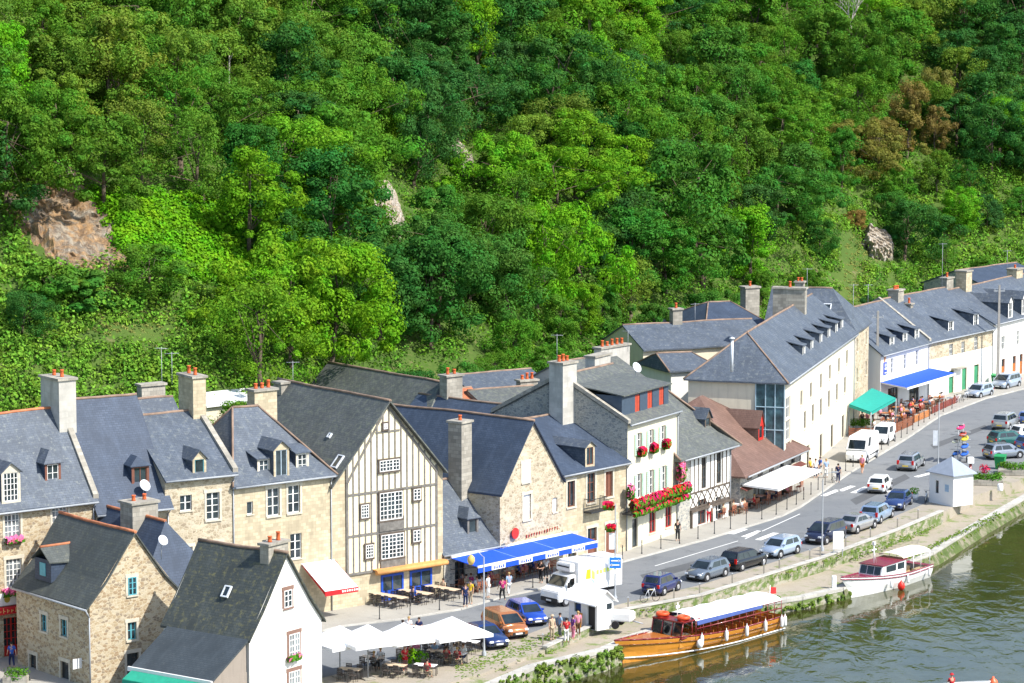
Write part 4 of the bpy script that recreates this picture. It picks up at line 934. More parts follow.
# ================================================================== TREES
RNG = np.random.default_rng(11)
def leafcloud(cen, rad, n, size, squash=.75, hollow=.62, up=.35):
    """cen (k,3), rad (k,), n leaves per clump -> vertex array of small leaf faces spread through every clump's shell"""
    cen = np.asarray(cen, float); rad = np.asarray(rad, float); K = len(cen)
    idx = np.repeat(np.arange(K), n); N = len(idx)
    d = RNG.normal(size=(N, 3)); d /= np.linalg.norm(d, axis=1)[:, None]
    rr = rad[idx]*RNG.uniform(hollow, 1.08, N)
    p = cen[idx] + d*rr[:, None]*np.array([1, 1, squash])
    nn = d + RNG.normal(size=(N, 3))*.30 + np.array([0, 0, up]); nn /= np.linalg.norm(nn, axis=1)[:, None]
    a = RNG.normal(size=(N, 3)); t = np.cross(nn, a); t /= np.linalg.norm(t, axis=1)[:, None]; b = np.cross(nn, t)
    s = (size*RNG.uniform(.55, 1.35, N))[:, None]
    return np.stack([p-t*s*.5, p+b*s*.36, p+t*s*.5, p-b*s*.36], 1).reshape(-1, 3)
def quadmesh(name, V, mat):
    n = len(V)//4; me = bpy.data.meshes.new(name); me.vertices.add(len(V)); me.vertices.foreach_set('co', V.ravel())
    me.loops.add(len(V)); me.loops.foreach_set('vertex_index', np.arange(len(V))); me.polygons.add(n)
    me.polygons.foreach_set('loop_start', np.arange(n)*4); me.polygons.foreach_set('loop_total', np.full(n, 4)); me.update()
    me.materials.append(mat); return me
M_leaf = foliage('leaves', None, .34, .26); M_bark = plain('bark', (.10,.075,.05), .9, var=.4)
def crown_clumps(shape, seed):
    g = np.random.default_rng(seed); c = []; r = []
    if shape == 'round': nc, R_, H_, lo = 62, 3.5, 6.6, 1.5
    elif shape == 'tall': nc, R_, H_, lo = 55, 2.4, 8.6, 1.4
    elif shape == 'wide': nc, R_, H_, lo = 90, 5.2, 7.6, 1.3
    elif shape == 'thin': nc, R_, H_, lo = 46, 2.9, 6.4, 1.5
    else: nc, R_, H_, lo = 22, 1.8, 2.4, .1
    lobes = [(g.uniform(0, 6.28), g.uniform(.25, .9), g.uniform(.7, 1.25)) for _ in range(6)]
    for k in range(nc):
        u = g.uniform(0, 1)**.85; ph = g.uniform(0, 6.28); w = max(.15, math.sin(math.pi*min(1, .12+u*.80)))**.6
        m = 1+sum(.26*s*math.cos(ph-a) for a, hgt, s in lobes if abs(u-hgt) < .35)
        q = R_*w*m*(g.uniform(.5, 1.0) if g.random() > .15 else g.uniform(1.0, 1.22)); c.append((q*math.cos(ph), q*math.sin(ph), lo+u*H_)); r.append(g.choice([g.uniform(.35,.7), g.uniform(.6,1.1), g.uniform(.9,1.5)])*(1 if shape != 'bush' else .6)*(.85 if u > .8 else 1))
    return c, r
PROTO = {}
def proto(shape, k):
    if (shape, k) in PROTO: return PROTO[(shape, k)]
    c, r = crown_clumps(shape, 100+k*7+len(shape)); n = 260 if shape != 'thin' else 150
    V = leafcloud(c, r, n, .235 if shape != 'thin' else .19); cm = quadmesh('crown', V, M_leaf)
    t = MB(); h = max(z for x, y, z in c)*.8; p = Vector((0, 0, -1.2)); rr = .26 if shape != 'bush' else .07
    g = random.Random(k); 
    for i in range(5):
        q = Vector((g.uniform(-.25,.25), g.uniform(-.25,.25), 0))+Vector((0,0,(i+1)*h/5)); t.cyl(p, q, rr, rr*.75, 7); rr *= .75
        if i >= 1:
            for j in range(3):
                e_ = Vector(c[g.randrange(len(c))]); 
                t.cyl(q, q.lerp(e_, .85), rr*.55, rr*.12, 5)
        p = q
    me_o = t.build('trunk', M_bark); tm = me_o.data; bpy.data.objects.remove(me_o)
    PROTO[(shape, k)] = (cm, tm); return PROTO[(shape, k)]
def tree(x, y, z, shape, k, s, sz, col, name, label, group, cat='tree', rz=None):
    cm, tm = proto(shape, k)
    o = empty(name, (x, y, z), random.uniform(0, 6.28) if rz is None else rz, label, cat, group)
    o.scale = (s*random.uniform(.88,1.12), s*random.uniform(.88,1.12), sz); o.rotation_euler[0] = random.uniform(-.1,.1); o.rotation_euler[1] = random.uniform(-.1,.1)
    c = bpy.data.objects.new('crown', cm); C.objects.link(c); c.parent = o; c.color = tuple(col)+(1,)
    t = bpy.data.objects.new('trunk', tm); C.objects.link(t); t.parent = o
    return o
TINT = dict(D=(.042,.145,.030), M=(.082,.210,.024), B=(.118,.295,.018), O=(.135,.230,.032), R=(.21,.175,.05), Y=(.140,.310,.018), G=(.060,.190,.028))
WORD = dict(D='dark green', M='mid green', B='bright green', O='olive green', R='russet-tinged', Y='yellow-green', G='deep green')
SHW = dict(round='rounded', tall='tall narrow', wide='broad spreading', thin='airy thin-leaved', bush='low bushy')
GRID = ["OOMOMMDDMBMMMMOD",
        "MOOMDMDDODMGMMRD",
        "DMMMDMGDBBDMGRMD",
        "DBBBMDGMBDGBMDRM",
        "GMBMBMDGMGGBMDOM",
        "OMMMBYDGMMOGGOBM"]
# zones of the slope without trees: rock faces and the grassy ledge  (photo px)
CLEAR = [(72,228,62,48),(130,321,72,15),(125,338,60,10),(165,232,72,38),(391,216,16,34),(461,163,14,16),(880,250,22,18),(846,268,12,40)]
def in_clear(px, top, bot):
    for cx, cy, rx, ry in CLEAR:
        if abs(px-cx) < rx*.9+12 and top < cy+ry*.5 and bot > cy-ry*.2: return True
    return False
# named single trees first
SPECIAL = [ (22,338,'round',3,.62,.5,'D','tree','dark round tree at the far left edge beside the grassy ledge'),
            (88,306,'bush',2,1.7,1.2,'G','tree','broad dense bush hanging over the left part of the grassy ledge'),
            (52,300,'bush',4,1.5,1.2,'M','tree','mid green rounded bush between the rock face and the left edge'),
            (290,368,'wide',1,1.15,1.2,'Y','tree','big yellow-green broadleaf tree just behind the roofs left of centre'),
            (700,285,'wide',2,1.7,1.75,'G','tree','huge deep green tree with a rounded crown behind the long building'),
            (560,228,'wide',3,1.25,1.0,'B','tree','wide bright green tree on the mid slope above the rear roofs'),
            (906,160,'tall',1,.9,1.0,'R','tree','tree with rusty brown dying foliage high on the right slope'),
            (480,130,'wide',4,1.0,.9,'D','tree','large dark tree leaning over a shaded hollow, upper middle'),
            (150,300,'round',2,.85,.6,'M','tree','low round tree beside the grassy ledge, below the rock face'),
            (905,262,'round',3,1.1,.95,'D','tree','dark round tree standing alone above the far roofs'),
            (380,345,'round',4,1.0,1.1,'D','tree','dark green tree right of the big yellow-green one'),
            (628,322,'thin',1,1.0,.9,'O','tree','olive thin-leaved tree at the left of the slate-roofed rear wing'),
            (440,290,'tall',2,1.0,1.0,'G','tree','tall deep green tree on the lower slope, middle of the picture') ]
taken = []
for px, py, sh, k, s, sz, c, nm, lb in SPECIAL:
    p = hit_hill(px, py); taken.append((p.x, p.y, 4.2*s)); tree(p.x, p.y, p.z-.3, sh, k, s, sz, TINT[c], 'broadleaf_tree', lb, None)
cnt = 0; cands = []
for j in range(0, 48):
    for i in range(-30, 34):
        x = i*5.9 + random.uniform(-1.8, 1.8) + (j % 2)*2.9; y = 196 + j*6.1 + random.uniform(-1.8, 1.8)
        d = hd(x, y)
        if d < 1.5 or d > 80: continue
        z = hz(x, y); px, py = PX((x, y, z)); _, pt = PX((x, y, z+8))
        if px < -40 or px > 1064 or py < -5: continue
        cands.append((d, x, y, z, px, py, pt))
random.shuffle(cands)
for d, x, y, z, px, py, pt in cands:
    if cnt >= 286: break
    if in_clear(px, pt, py): continue
    if any((x-a)**2+(y-b_)**2 < r_*r_ for a, b_, r_ in taken): continue
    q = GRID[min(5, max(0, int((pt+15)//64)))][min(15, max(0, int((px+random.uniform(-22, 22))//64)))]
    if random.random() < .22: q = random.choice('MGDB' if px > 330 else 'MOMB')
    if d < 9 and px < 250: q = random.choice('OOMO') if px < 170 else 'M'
    small = d < 17 and px < 235
    sh = 'bush' if small and random.random() < .9 else random.choices(['round','tall','wide','thin'], [.36,.2,.14,.3] if q in 'OMR' else [.42,.22,.24,.12])[0]
    s = random.uniform(.9, 1.3)*(1.3 if sh == 'bush' else 1); 
    if px > 800 and py > 190: s *= .62
    if q == 'R': s *= .7
    if d < 8 and px > 235: s *= .6
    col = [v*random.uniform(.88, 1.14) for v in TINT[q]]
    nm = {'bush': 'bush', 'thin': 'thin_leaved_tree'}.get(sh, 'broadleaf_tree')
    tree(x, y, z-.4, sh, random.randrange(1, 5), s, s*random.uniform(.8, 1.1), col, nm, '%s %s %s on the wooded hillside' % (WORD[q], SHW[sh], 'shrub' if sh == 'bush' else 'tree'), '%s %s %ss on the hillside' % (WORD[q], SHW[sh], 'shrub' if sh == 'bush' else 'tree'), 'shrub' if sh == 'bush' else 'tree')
    cnt += 1
print('trees', cnt, 'of', len(cands))
# undergrowth over the whole slope
M_ug = foliage('undergrowth_leaves', (.085,.21,.022), .25, .5); M_ug2 = foliage('dry_grass', (.21,.24,.065), .2, .3); M_ivy = foliage('ivy_leaves', (.11,.31,.012), .25, .3)
cs = []; rs = []; k = 0
while k < 8000:
    x = random.uniform(-75, 85); y = random.uniform(205, 480); d = hd(x, y)
    if d < .3 or d > 80: continue
    z = hz(x, y); px, py = PX((x, y, z))
    if not (-20 < px < 1045 and -25 < py < 420): continue
    if any(((px-a)/rx)**2+((py-b_)/ry)**2 < (.75 if rx > 20 and a < 100 else .9) for a, b_, rx, ry in CLEAR if rx != 72): k += .3; continue
    cs.append((x, y, z+.15)); rs.append(random.uniform(.6, 1.9)); k += 1
o = bpy.data.objects.new('undergrowth', quadmesh('undergrowth', leafcloud(cs, rs, 60, .30, .8), M_ug)); C.objects.link(o); tag(o, 'tangled green undergrowth covering the slope between the trees', 'undergrowth', kind='stuff')
cs = []; rs = []
def thick(n, bx, r0, r1):
    for _ in range(n):
        px = random.uniform(bx[0], bx[1]); py = random.uniform(bx[2], bx[3])
        if any(((px-a)/rx)**2+((py-b_)/ry)**2 < (.75 if rx > 20 and a < 100 else .9) for a, b_, rx, ry in CLEAR if rx != 72): continue
        p = hit_hill(px, py)
        if p.y > 505: continue
        cs.append((p.x, p.y, p.z+.2)); rs.append(random.uniform(r0, r1))
thick(420, (-15, 250, 268, 415), .6, 1.5); thick(520, (790, 1040, 165, 300), .5, 1.3); thick(70, (18, 60, 165, 200), .6, 1.1)
thick(60, (10, 34, 190, 280), .6, 1.2); thick(40, (40, 130, 268, 285), .4, .8)
M_th = foliage('thicket_leaves', (.13,.27,.03), .25, .5)
o = bpy.data.objects.new('thicket', quadmesh('thicket', leafcloud(cs, rs, 110, .30, .8), M_th)); C.objects.link(o); tag(o, 'mixed scrub and brambles on the open parts of the slope', 'scrub', kind='stuff')
# bright creeper sheet right of the rock face
cs = []; rs = []
for px in range(84, 330, 5):
    for py in range(190, 292, 5):
        lim0 = 196+max(0, (px-120))*.10; 
        if px < 84+(py-190)*.62 or py < lim0 or py > 255+(px-84)*.22 or (px < 125 and py > 262): continue
        p = hit_hill(px+random.uniform(-3,3), py+random.uniform(-3,3)); cs.append((p.x, p.y-.5, p.z+.5)); rs.append(random.uniform(.6, 1.15))
o = bpy.data.objects.new('creeper', quadmesh('creeper', leafcloud(cs, rs, 150, .32, .8), M_ivy)); C.objects.link(o); tag(o, 'vivid bright green creeper spilling over the slope right of the rock face', 'creeper', kind='stuff')
cs = []; rs = []
for (cx, cy, rx, ry) in CLEAR[1:2]+[(857,272,14,44),(960,225,34,22)]:
    for _ in range(420):
        a = random.uniform(0, 6.28); q = math.sqrt(random.random()); p = hit_hill(cx+rx*q*math.cos(a), cy+ry*q*math.sin(a)); cs.append((p.x, p.y, p.z)); rs.append(random.uniform(.15,.4))
o = bpy.data.objects.new('dry_grass', quadmesh('dry_grass', leafcloud(cs, rs, 45, .16, .5), M_ug2)); C.objects.link(o); tag(o, 'straw-coloured grass on the ledges of the slope', 'grass', kind='stuff')
# rock faces
m, nt, b = base_mat('orange_grey_rock', .9, .2); v = coords(nt)
c_ = ramp(nt, noise(nt, v, .35, 8, .7, .6), [(.34, (.32,.28,.22)), (.46, (.46,.27,.12)), (.56, (.40,.34,.26)), (.68, (.50,.45,.36))]); f = noise(nt, coords(nt, scale=(1, 1, .6)), 1.6, 8, .75, .5)
c_ = mix(nt, ramp(nt, f, [(.4, (.75,.75,.75)), (.58, (0,0,0))]), c_, (.12,.09,.07,1)); nt.links.new(c_, b.inputs['Base Color']); bump(nt, f, b, 1.0, .5); M_rock = m
def rock(px, py, wpx, hpx, label, mat, lift=1.0):
    mb = MB(); nx, nz = 40, 36
    for j in range(nz+1):
        for i in range(nx+1):
            u, v = i/nx*2-1, j/nz*2-1; e = (u*u+v*v)**.5
            q = hit_hill(px+u*wpx/2, py-v*hpx/2)
            e = ((u+.42*v)**2*1.5+v*v)**.5; edge = 1-e-.42*mnoise.noise(Vector((u*1.7+px, v*1.7, 1)))-.15*mnoise.noise(Vector((u*5+px, v*5, 4)))
            h = lift*max(-.9, min(1, edge*3.2)) + .9*abs(mnoise.noise(Vector((q.x*.42, q.z*.42, 9))))*max(0, min(1, edge*3)) + .45*mnoise.noise(Vector((q.x*1.1+q.z*.5, q.z*1.9, 2)))*max(0, min(1, edge*4))
            st = .35*round(q.z/.9)*.9-.35*q.z
            mb.v.append((q.x, q.y-h*.75+st*(1 if edge > .1 else 0), q.z+h*.45))
    for j in range(nz):
        for i in range(nx): mb.f.append([j*(nx+1)+i, j*(nx+1)+i+1, (j+1)*(nx+1)+i+1, (j+1)*(nx+1)+i]); mb.m.append(0); mb.sm.append(False)
    o = mb.build('rock_face', mat, fix=False); tag(o, label, 'rock face'); return o
rock(74, 226, 150, 140, 'bare orange and grey rock face on the left of the slope', M_rock, 1.0)
M_rock2 = rubble('pale_rock', [(.42,.37,.30),(.52,.48,.42),(.33,.28,.22),(.46,.36,.25)], (.20,.17,.13), .9, .05, .6)
rock(390, 214, 34, 64, 'thin pale rock outcrop between dark trees, upper middle', M_rock2, 2.5)
rock(461, 163, 30, 34, 'small whitish outcrop under the large dark leaning tree', M_rock2, 3)
rock(878, 246, 38, 32, 'small pale outcrop above the far roofs on the right', M_rock2, 2.5)
# bare dead tree at the top right
p = hit_hill(845, 62); r0 = empty('bare_tree', (p.x, p.y-4, p.z+6.5), 0, 'leafless pale grey tree at the top right of the slope', 'tree'); mb = MB(); g = random.Random(5)
def br(a, d, L, r, n):
    e_ = a+d*L; mb.cyl(a, e_, r, r*.65, 6)
    if n:
        for _ in range(3 if n > 1 else 2): br(a+d*L*g.uniform(.55, 1), (d+Vector((g.uniform(-.8,.8), g.uniform(-.5,.5), g.uniform(-.1,.5)))).normalized(), L*g.uniform(.55,.8), r*.55, n-1)
br(Vector((0,0,-4.5)), Vector((.1,0,1)).normalized(), 3.4, .2, 4)
mb.build('branches', plain('dead_wood', (.36,.33,.29), .9), r0)
for px, py, hh in ((231,112,3.4),(183,0,0)):
    if hh:
        p = hit_hill(px, py); mb = MB(); mb.cyl((0,0,-3), (.15,0,hh+1), .13, .07, 7); mb.cyl((.05,0,hh-1), (.5,0,hh+.1), .05, .03, 5)
        mb.build('dead_trunk', MATS['dead_wood'], empty('dead_tree', (p.x, p.y-2.5, p.z+2.5), 0, 'bare white dead trunk among the upper left trees', 'tree'))
# ================================================================== VEHICLES
M_tyre = plain('tyre_rubber', (.018,.018,.02), .8); M_rim = plain('alloy_rim', (.55,.56,.58), .35, metal=.6)
M_cglass = glass('car_glass', (.012,.018,.020), .05); M_lampw = plain('headlamp_lens', (.75,.78,.80), .1); M_lampr = plain('tail_lamp_lens', (.55,.015,.012), .2)
M_plate_y = plain('yellow_number_plate', (.70,.50,.05), .5); M_plate_w = plain('white_number_plate', (.75,.75,.72), .5); M_trim = plain('black_plastic', (.025,.026,.028), .6)
def tangent(p):
    best = 1e9; d = None; K = gp(KERB)
    for a, b_ in zip(K[:-1], K[1:]):
        a = Vector(a); b_ = Vector(b_); ab = b_-a; t = max(0, min(1, (p-a).dot(ab)/ab.length_squared)); L = (p-a-ab*t).length
        if L < best: best = L; d = ab.normalized()
    return math.atan2(d.y, d.x)
SPEC = {  # L, W, H, belt, bonnet z, body stations x (rear..front), cabin: rear base, roof rear, roof front, front base
 'hatch':  (3.95, 1.70, 1.46, .90, .84, (-1.93, -1.55, .35, 1.12)),
 'small':  (3.60, 1.62, 1.48, .90, .84, (-1.76, -1.42, .35, 1.05)),
 'estate': (4.50, 1.74, 1.50, .92, .86, (-2.20, -1.85, .35, 1.20)),
 'saloon': (4.50, 1.73, 1.42, .92, .84, (-1.80, -1.00, .30, 1.15)),
 'mpv':    (4.25, 1.80, 1.64, 1.00, .92, (-2.08, -1.78, .45, 1.50)),
 'minivan':(3.9, 1.66, 1.80, 1.02, .95, (-1.92, -1.85, .40, 1.05)),
 'van':    (5.40, 1.99, 2.50, 1.30, 1.15, (-2.68, -2.62, 1.30, 2.15)),
}
def lower_body(mb, L, W, zb, zs, zbon, xc0, xc1, m=0):
    h = L/2; w = W/2
    st = [(-h, .80, zb+.14, zs-.16), (-h+.07, .93, zb+.02, zs-.05), (-h+.30, .99, zb, zs), (xc0, 1, zb, zs), (0, 1, zb, zs), (xc1-.1, 1, zb, zs-.01), (h-.75, .985, zb, zbon), (h-.30, .93, zb+.02, zbon-.08), (h-.08, .82, zb+.05, zbon-.19), (h, .66, zb+.14, zbon-.30)]
    ring = []
    for x, k, z0, z1 in st:
        ww = w*k; ring.append([(x,-ww*.93,z0),(x,-ww,z0+.16),(x,-ww*1.0,(z0+z1)/2),(x,-ww*.965,z1-.06),(x,-ww*.90,z1),(x,0,z1+.035),(x,ww*.90,z1),(x,ww*.965,z1-.06),(x,ww,(z0+z1)/2),(x,ww,z0+.16),(x,ww*.93,z0)])
    n = 11; vs = [v for r_ in ring for v in r_]; fs = []
    for k in range(len(ring)-1):
        for i in range(n): fs.append((k*n+i, (k+1)*n+i, (k+1)*n+(i+1) % n, k*n+(i+1) % n))
    fs.append(tuple(range(n))); fs.append(tuple((len(ring)-1)*n+i for i in range(n-1, -1, -1)))
    mb.add(vs, fs, m, True)
def car(p, heading, kind, col, label, name='parked_car', group='cars parked and driving on the quay street', rough=.22, metal=.0, lift=0.0, front=True, plate=None, cat='car', extra=None):
    L, W, H, zs, zbon, cab = SPEC[kind]; root = empty(name, (p.x, p.y, .006+lift), heading, label, cat, group)
    pm = paint('car_paint_'+'_'.join(str(int(c*1000)) for c in col), col, rough, metal); w = W/2; zb = .22
    b = MB(); lower_body(b, L, W, zb, zs, zbon, cab[0]+.4, cab[3])
    # cabin shell
    wb, wr = w*.93, w*.76 if kind not in ('van','minivan') else w*.86
    r0, r1, r2, r3 = cab; zr = H
    P = lambda x, y, z: (x, y, z)
    lowr = [P(r0,-wb,zs-.02),P(r3,-wb,zs-.03),P(r3,wb,zs-.03),P(r0,wb,zs-.02)]
    mid = [P(r0+(r1-r0)*.85,-wr*1.02,zr-.10),P(r3+(r2-r3)*.88,-wr*1.02,zr-.11),P(r3+(r2-r3)*.88,wr*1.02,zr-.11),P(r0+(r1-r0)*.85,wr*1.02,zr-.10)]
    top = [P(r1+.10,-wr*.86,zr-.015),P(r2-.10,-wr*.86,zr-.02),P(r2-.10,wr*.86,zr-.02),P(r1+.10,wr*.86,zr-.015)]
    b.add(lowr+mid+top, [(i, (i+1) % 4, (i+1) % 4+4, i+4) for i in range(4)]+[(4+i, 4+(i+1) % 4, 8+(i+1) % 4, 8+i) for i in range(4)]+[(8,9,10,11)], 0)
    body = b.build('body', pm, root)
    V3 = [Vector(q) for q in lowr+mid]
    def patch(nm, A, B, Cc, D, u0, u1, v0, v1, mt=M_cglass, o=.012):
        A, B, Cc, D = map(Vector, (A, B, Cc, D)); f = lambda u, v: A.lerp(B, u).lerp(D.lerp(Cc, u), v); nn = (B-A).cross(D-A).normalized()
        c = (A+B+Cc+D)/4
        if nn.dot(c-Vector((0,0,zs))) < 0: nn = -nn
        k = MB(); q = [f(u0,v0), f(u1,v0), f(u1,v1), f(u0,v1)]; k.add([x_+nn*o for x_ in q]+[x_-nn*.03 for x_ in q], [(0,1,2,3),(0,1,5,4),(1,2,6,5),(2,3,7,6),(3,0,4,7)]); return k.build(nm, mt, root)
    patch('windscreen', V3[1], V3[2], V3[6], V3[5], .07, .93, *((.08, .95) if kind != 'van' else (.06, .74)))
    if kind != 'van': patch('rear_window', V3[0], V3[3], V3[7], V3[4], .1, .9, .22, .93)
    for s0, s1, s2, s3 in ((0,1,5,4),(3,2,6,7)):
        cuts = {'van': ((.70,.86),), 'saloon': ((.12,.40),(.43,.78)), 'hatch': ((.12,.38),(.42,.80)), 'small': ((.10,.40),(.44,.80)), 'minivan': ((.42,.64),(.67,.88))}.get(kind, ((.07,.27),(.30,.52),(.55,.84)))
        for a, c in cuts: patch('side_window', V3[s0], V3[s1], V3[s2], V3[s3], a, c, .12 if kind != 'van' else .22, .90)
    wx = (L/2-.78, -L/2+.74) if kind != 'van' else (L/2-.9, -L/2+1.1); rw = .31 if kind != 'van' else .35
    for x in wx:
        for sy in (-1, 1):
            t = MB(); t.cyl((x, sy*(w-.19), rw), (x, sy*(w+.012), rw), rw, rw, 16); wl_ = t.build('wheel', M_tyre, root)
            t = MB(); t.cyl((x, sy*(w+.0), rw), (x, sy*(w+.03), rw), rw*.62, rw*.52, 12); t.build('rim', M_rim, wl_)
            t = MB(); 
            for k in range(9):
                a0 = math.pi*(k/8); 
            t.cyl((x, sy*(w-.2), rw+.03), (x, sy*(w+.006), rw+.03), rw+.075, rw+.075, 18); t.build('wheel_arch', M_trim, root)
    zh = zbon-.27
    for sy in (-1, 1):
        t = MB(); t.box(L/2-.20, L/2-.0, sy*w*.66-.17, sy*w*.66+.17, zh-.08, zh+.10, bev=.05); t.build('headlight', M_lampw, root)
        t = MB(); t.box(-L/2-.015, -L/2+.10, sy*w*.78-.11, sy*w*.78+.11, zs-.30, zs-.02 if kind != 'estate' else zs+.1, bev=.03); t.build('tail_light', M_lampr, root)
        t = MB(); t.box(r3-.42, r3-.26, sy*(w+.02)-.09, sy*(w+.02)+.09, zs+.02, zs+.17, bev=.03); t.build('wing_mirror', pm, root)
    t = MB(); t.box(L/2-.1, L/2+.025, -.5, .5, .34, .52, bev=.03); t.build('grille', M_trim, root)
    t = MB(); t.box(L/2+.02, L/2+.035, -.26, .26, .38, .49); t.build('number_plate', M_plate_w, root)
    t = MB(); t.box(-L/2-.035, -L/2-.0, -.26, .26, .46, .57); t.build('number_plate', plate or M_plate_y, root)
    for x in (L/2-.06, -L/2+.03): t = MB(); t.box(x-.05, x+.05, -w*.72, w*.72, zb+.05, zb+.16, bev=.02); t.build('bumper', M_trim, root)
    if kind == 'estate':
        for sy in (-1, 1): t = MB(); t.cyl((r1+.3, sy*wr*.8, zr+.03), (r2-.3, sy*wr*.8, zr+.03), .02, n=5); t.build('roof_rail', M_trim, root)
    if kind == 'van':
        t = MB(); 
        for sy in (-1, 1): t.box(-2.2, 1.0, sy*(w+.003)-.01, sy*(w+.003)+.012, .62, .72)
        t.build('rubbing_strip', M_trim, root)
    return root
def pc(px, py, flip, kind, col, label, turn=0.0, **k):
    p = G(px, py); a = tangent(p) + (math.pi if flip else 0) + R(turn); return car(p, a, kind, col, label, **k)
NAVY, SILV, LBLU, BLK, GREY, WHT = (.012,.022,.075), (.42,.44,.47), (.30,.40,.55), (.012,.013,.018), (.14,.16,.19), (.80,.80,.78)
pc(662, 592, 0, 'small', (.015,.022,.10), 'small dark navy hatchback parked nearest the striped awning boat, tail lights toward us')
pc(707, 578, 1, 'hatch', (.13,.16,.20), 'steel grey hatchback parked nose to nose behind the navy one, headlights toward us', metal=.3)
pc(744, 567, 0, 'estate', BLK, 'black estate car with roof rails parked along the low wall', metal=.2)
pc(780, 555, 1, 'hatch', (.36,.44,.56), 'pale silver blue hatchback just past the black estate car', metal=.4)
pc(825, 541, 1, 'mpv', (.015,.02,.05), 'very dark blue car parked behind the white notice board on its post')
pc(857, 530, 0, 'saloon', (.33,.33,.34), 'grey silver saloon with a separate boot, parked beside the low wall', metal=.4)
pc(877, 520, 0, 'estate', (.27,.37,.52), 'light blue estate car with large rear window between two parked cars', metal=.4)
pc(898, 507, 1, 'saloon', (.02,.04,.13), 'dark blue saloon parked nearest the white kiosk with the pyramid roof')
pc(880, 491, 0, 'small', WHT, 'small white hatchback driving away up the street over the crossing', name='car')
pc(911, 468, 0, 'estate', (.40,.42,.44), 'silver estate car driving away in the middle of the street', name='car', metal=.5)
pc(862, 460, 1, 'van', WHT, 'tall white panel van parked facing us outside the long cream building', cat='van', name='white_van')
pc(883, 443, 1, 'minivan', WHT, 'small white box-shaped van tucked behind the tall panel van', cat='van', name='small_van')
pc(979, 397, 1, 'hatch', (.40,.46,.54), 'light silver hatchback parked at the far kerb below the green doors', metal=.4)
pc(1006, 388, 1, 'mpv', (.36,.42,.50), 'pale grey car parked at the far kerb farthest up the street', metal=.4)
pc(1006, 428, 0, 'mpv', (.38,.40,.40), 'silver people carrier parked across the road, rear window toward us', metal=.4, turn=-8)
pc(1031, 424, 0, 'hatch', (.10,.16,.35), 'blue car cut by the right edge of the picture beside the silver people carrier', turn=-8)
pc(1004, 458, 0, 'hatch', (.22,.25,.29), 'slate grey hatchback parked crosswise in front of the green wheelie bin', turn=-42, metal=.4)
pc(1008, 445, 0, 'hatch', (.02,.10,.09), 'dark green car parked crosswise behind the slate grey hatchback', turn=-42)
pc(1030, 439, 0, 'hatch', WHT, 'white car parked crosswise at the right edge', turn=-42)
pc(1036, 450, 0, 'hatch', (.04,.10,.28), 'dark blue car parked crosswise at the right edge, lowest of the group', turn=-42)
for a, b_, kd, cl, lb, mt in (((478,622),(533,646),'mpv',(.42,.15,.045),'burnt orange people carrier parked nose outward beside the parasol terrace',.3),
                          ((506,612),(548,632),'hatch',(.01,.05,.33),'bright blue hatchback parked right of the orange people carrier',0),
                          ((462,634),(508,654),'saloon',(.012,.03,.12),'dark blue car parked left of the orange people carrier, beside a parasol',0)):
    A, B = G(*a), G(*b_); car((A+B)/2, math.atan2((B-A).y, (B-A).x), kd, cl, lb, metal=mt)
# the refrigerated box lorry
p = G(581, 600); a = tangent(p)+math.pi+R(-4); root = empty('delivery_lorry', (p.x, p.y, .006), a, 'white refrigerated delivery lorry with yellow mark on its box, parked by the blue awning', 'lorry')
b = MB(); b.prism([(1.35,.35),(3.05,.35),(3.12,.55),(3.08,1.10),(2.45,1.35),(1.95,2.12),(1.35,2.20)], -.98, .98); cabo = b.build('cab', paint('lorry_white', (.82,.82,.80)), root)
bm = bmesh.new(); bm.from_mesh(cabo.data); bmesh.ops.bevel(bm, geom=bm.edges[:], offset=.06, segments=2, affect='EDGES'); bm.to_mesh(cabo.data); bm.free()
k = MB(); k.add([(2.44,-.85,1.42),(2.44,.85,1.42),(2.02,.80,2.05),(2.02,-.80,2.05)], [(0,1,2,3)]); [k.v.__setitem__(i, (v[0]+.035, v[1], v[2]+.03)) for i, v in enumerate(k.v)]; k.build('windscreen', M_cglass, root)
for sy in (-1, 1):
    k = MB(); k.add([(1.55,sy*.99,1.35),(2.30,sy*.99,1.35),(1.95,sy*.99,1.95),(1.55,sy*.99,2.0)], [(0,1,2,3)]); k.build('side_window', M_cglass, root)
    k = MB(); k.box(3.0,3.13,sy*.72-.18,sy*.72+.18,.72,.95,bev=.04); k.build('headlight', M_lampw, root)
    k = MB(); k.box(2.2,2.32,sy*1.16-.09,sy*1.16+.09,1.35,1.75,bev=.03); k.build('wing_mirror', M_trim, root)
    for x in (2.35, -1.55):
        k = MB(); k.cyl((x, sy*.72, .36), (x, sy*.99, .36), .36, n=16); wl_ = k.build('wheel', M_tyre, root); k = MB(); k.cyl((x, sy*.98, .36), (x, sy*1.01, .36), .2, n=12); k.build('rim', M_rim, wl_)
k = MB(); k.box(3.0,3.16,-.9,.9,.3,.62,bev=.04); k.build('bumper', M_trim, root); k = MB(); k.box(3.162,3.18,-.26,.26,.38,.5); k.build('number_plate', M_plate_w, root)
k = MB(); k.box(-3.0,1.3,-.45,.45,.5,.85); k.build('chassis', M_trim, root)
k = MB(); k.box(-3.1,1.25,-1.08,1.08,.88,3.05,bev=.04); bx = k.build('box_body', paint('box_white', (.84,.84,.83), .35), root)
k = MB(); k.box(1.26,1.75,-.8,.8,2.35,2.95,bev=.08); k.build('cooling_unit', MATS['lorry_white'], root); k = MB(); k.box(1.745,1.765,-.6,.6,2.66,2.76); k.build('vent', M_trim, root)
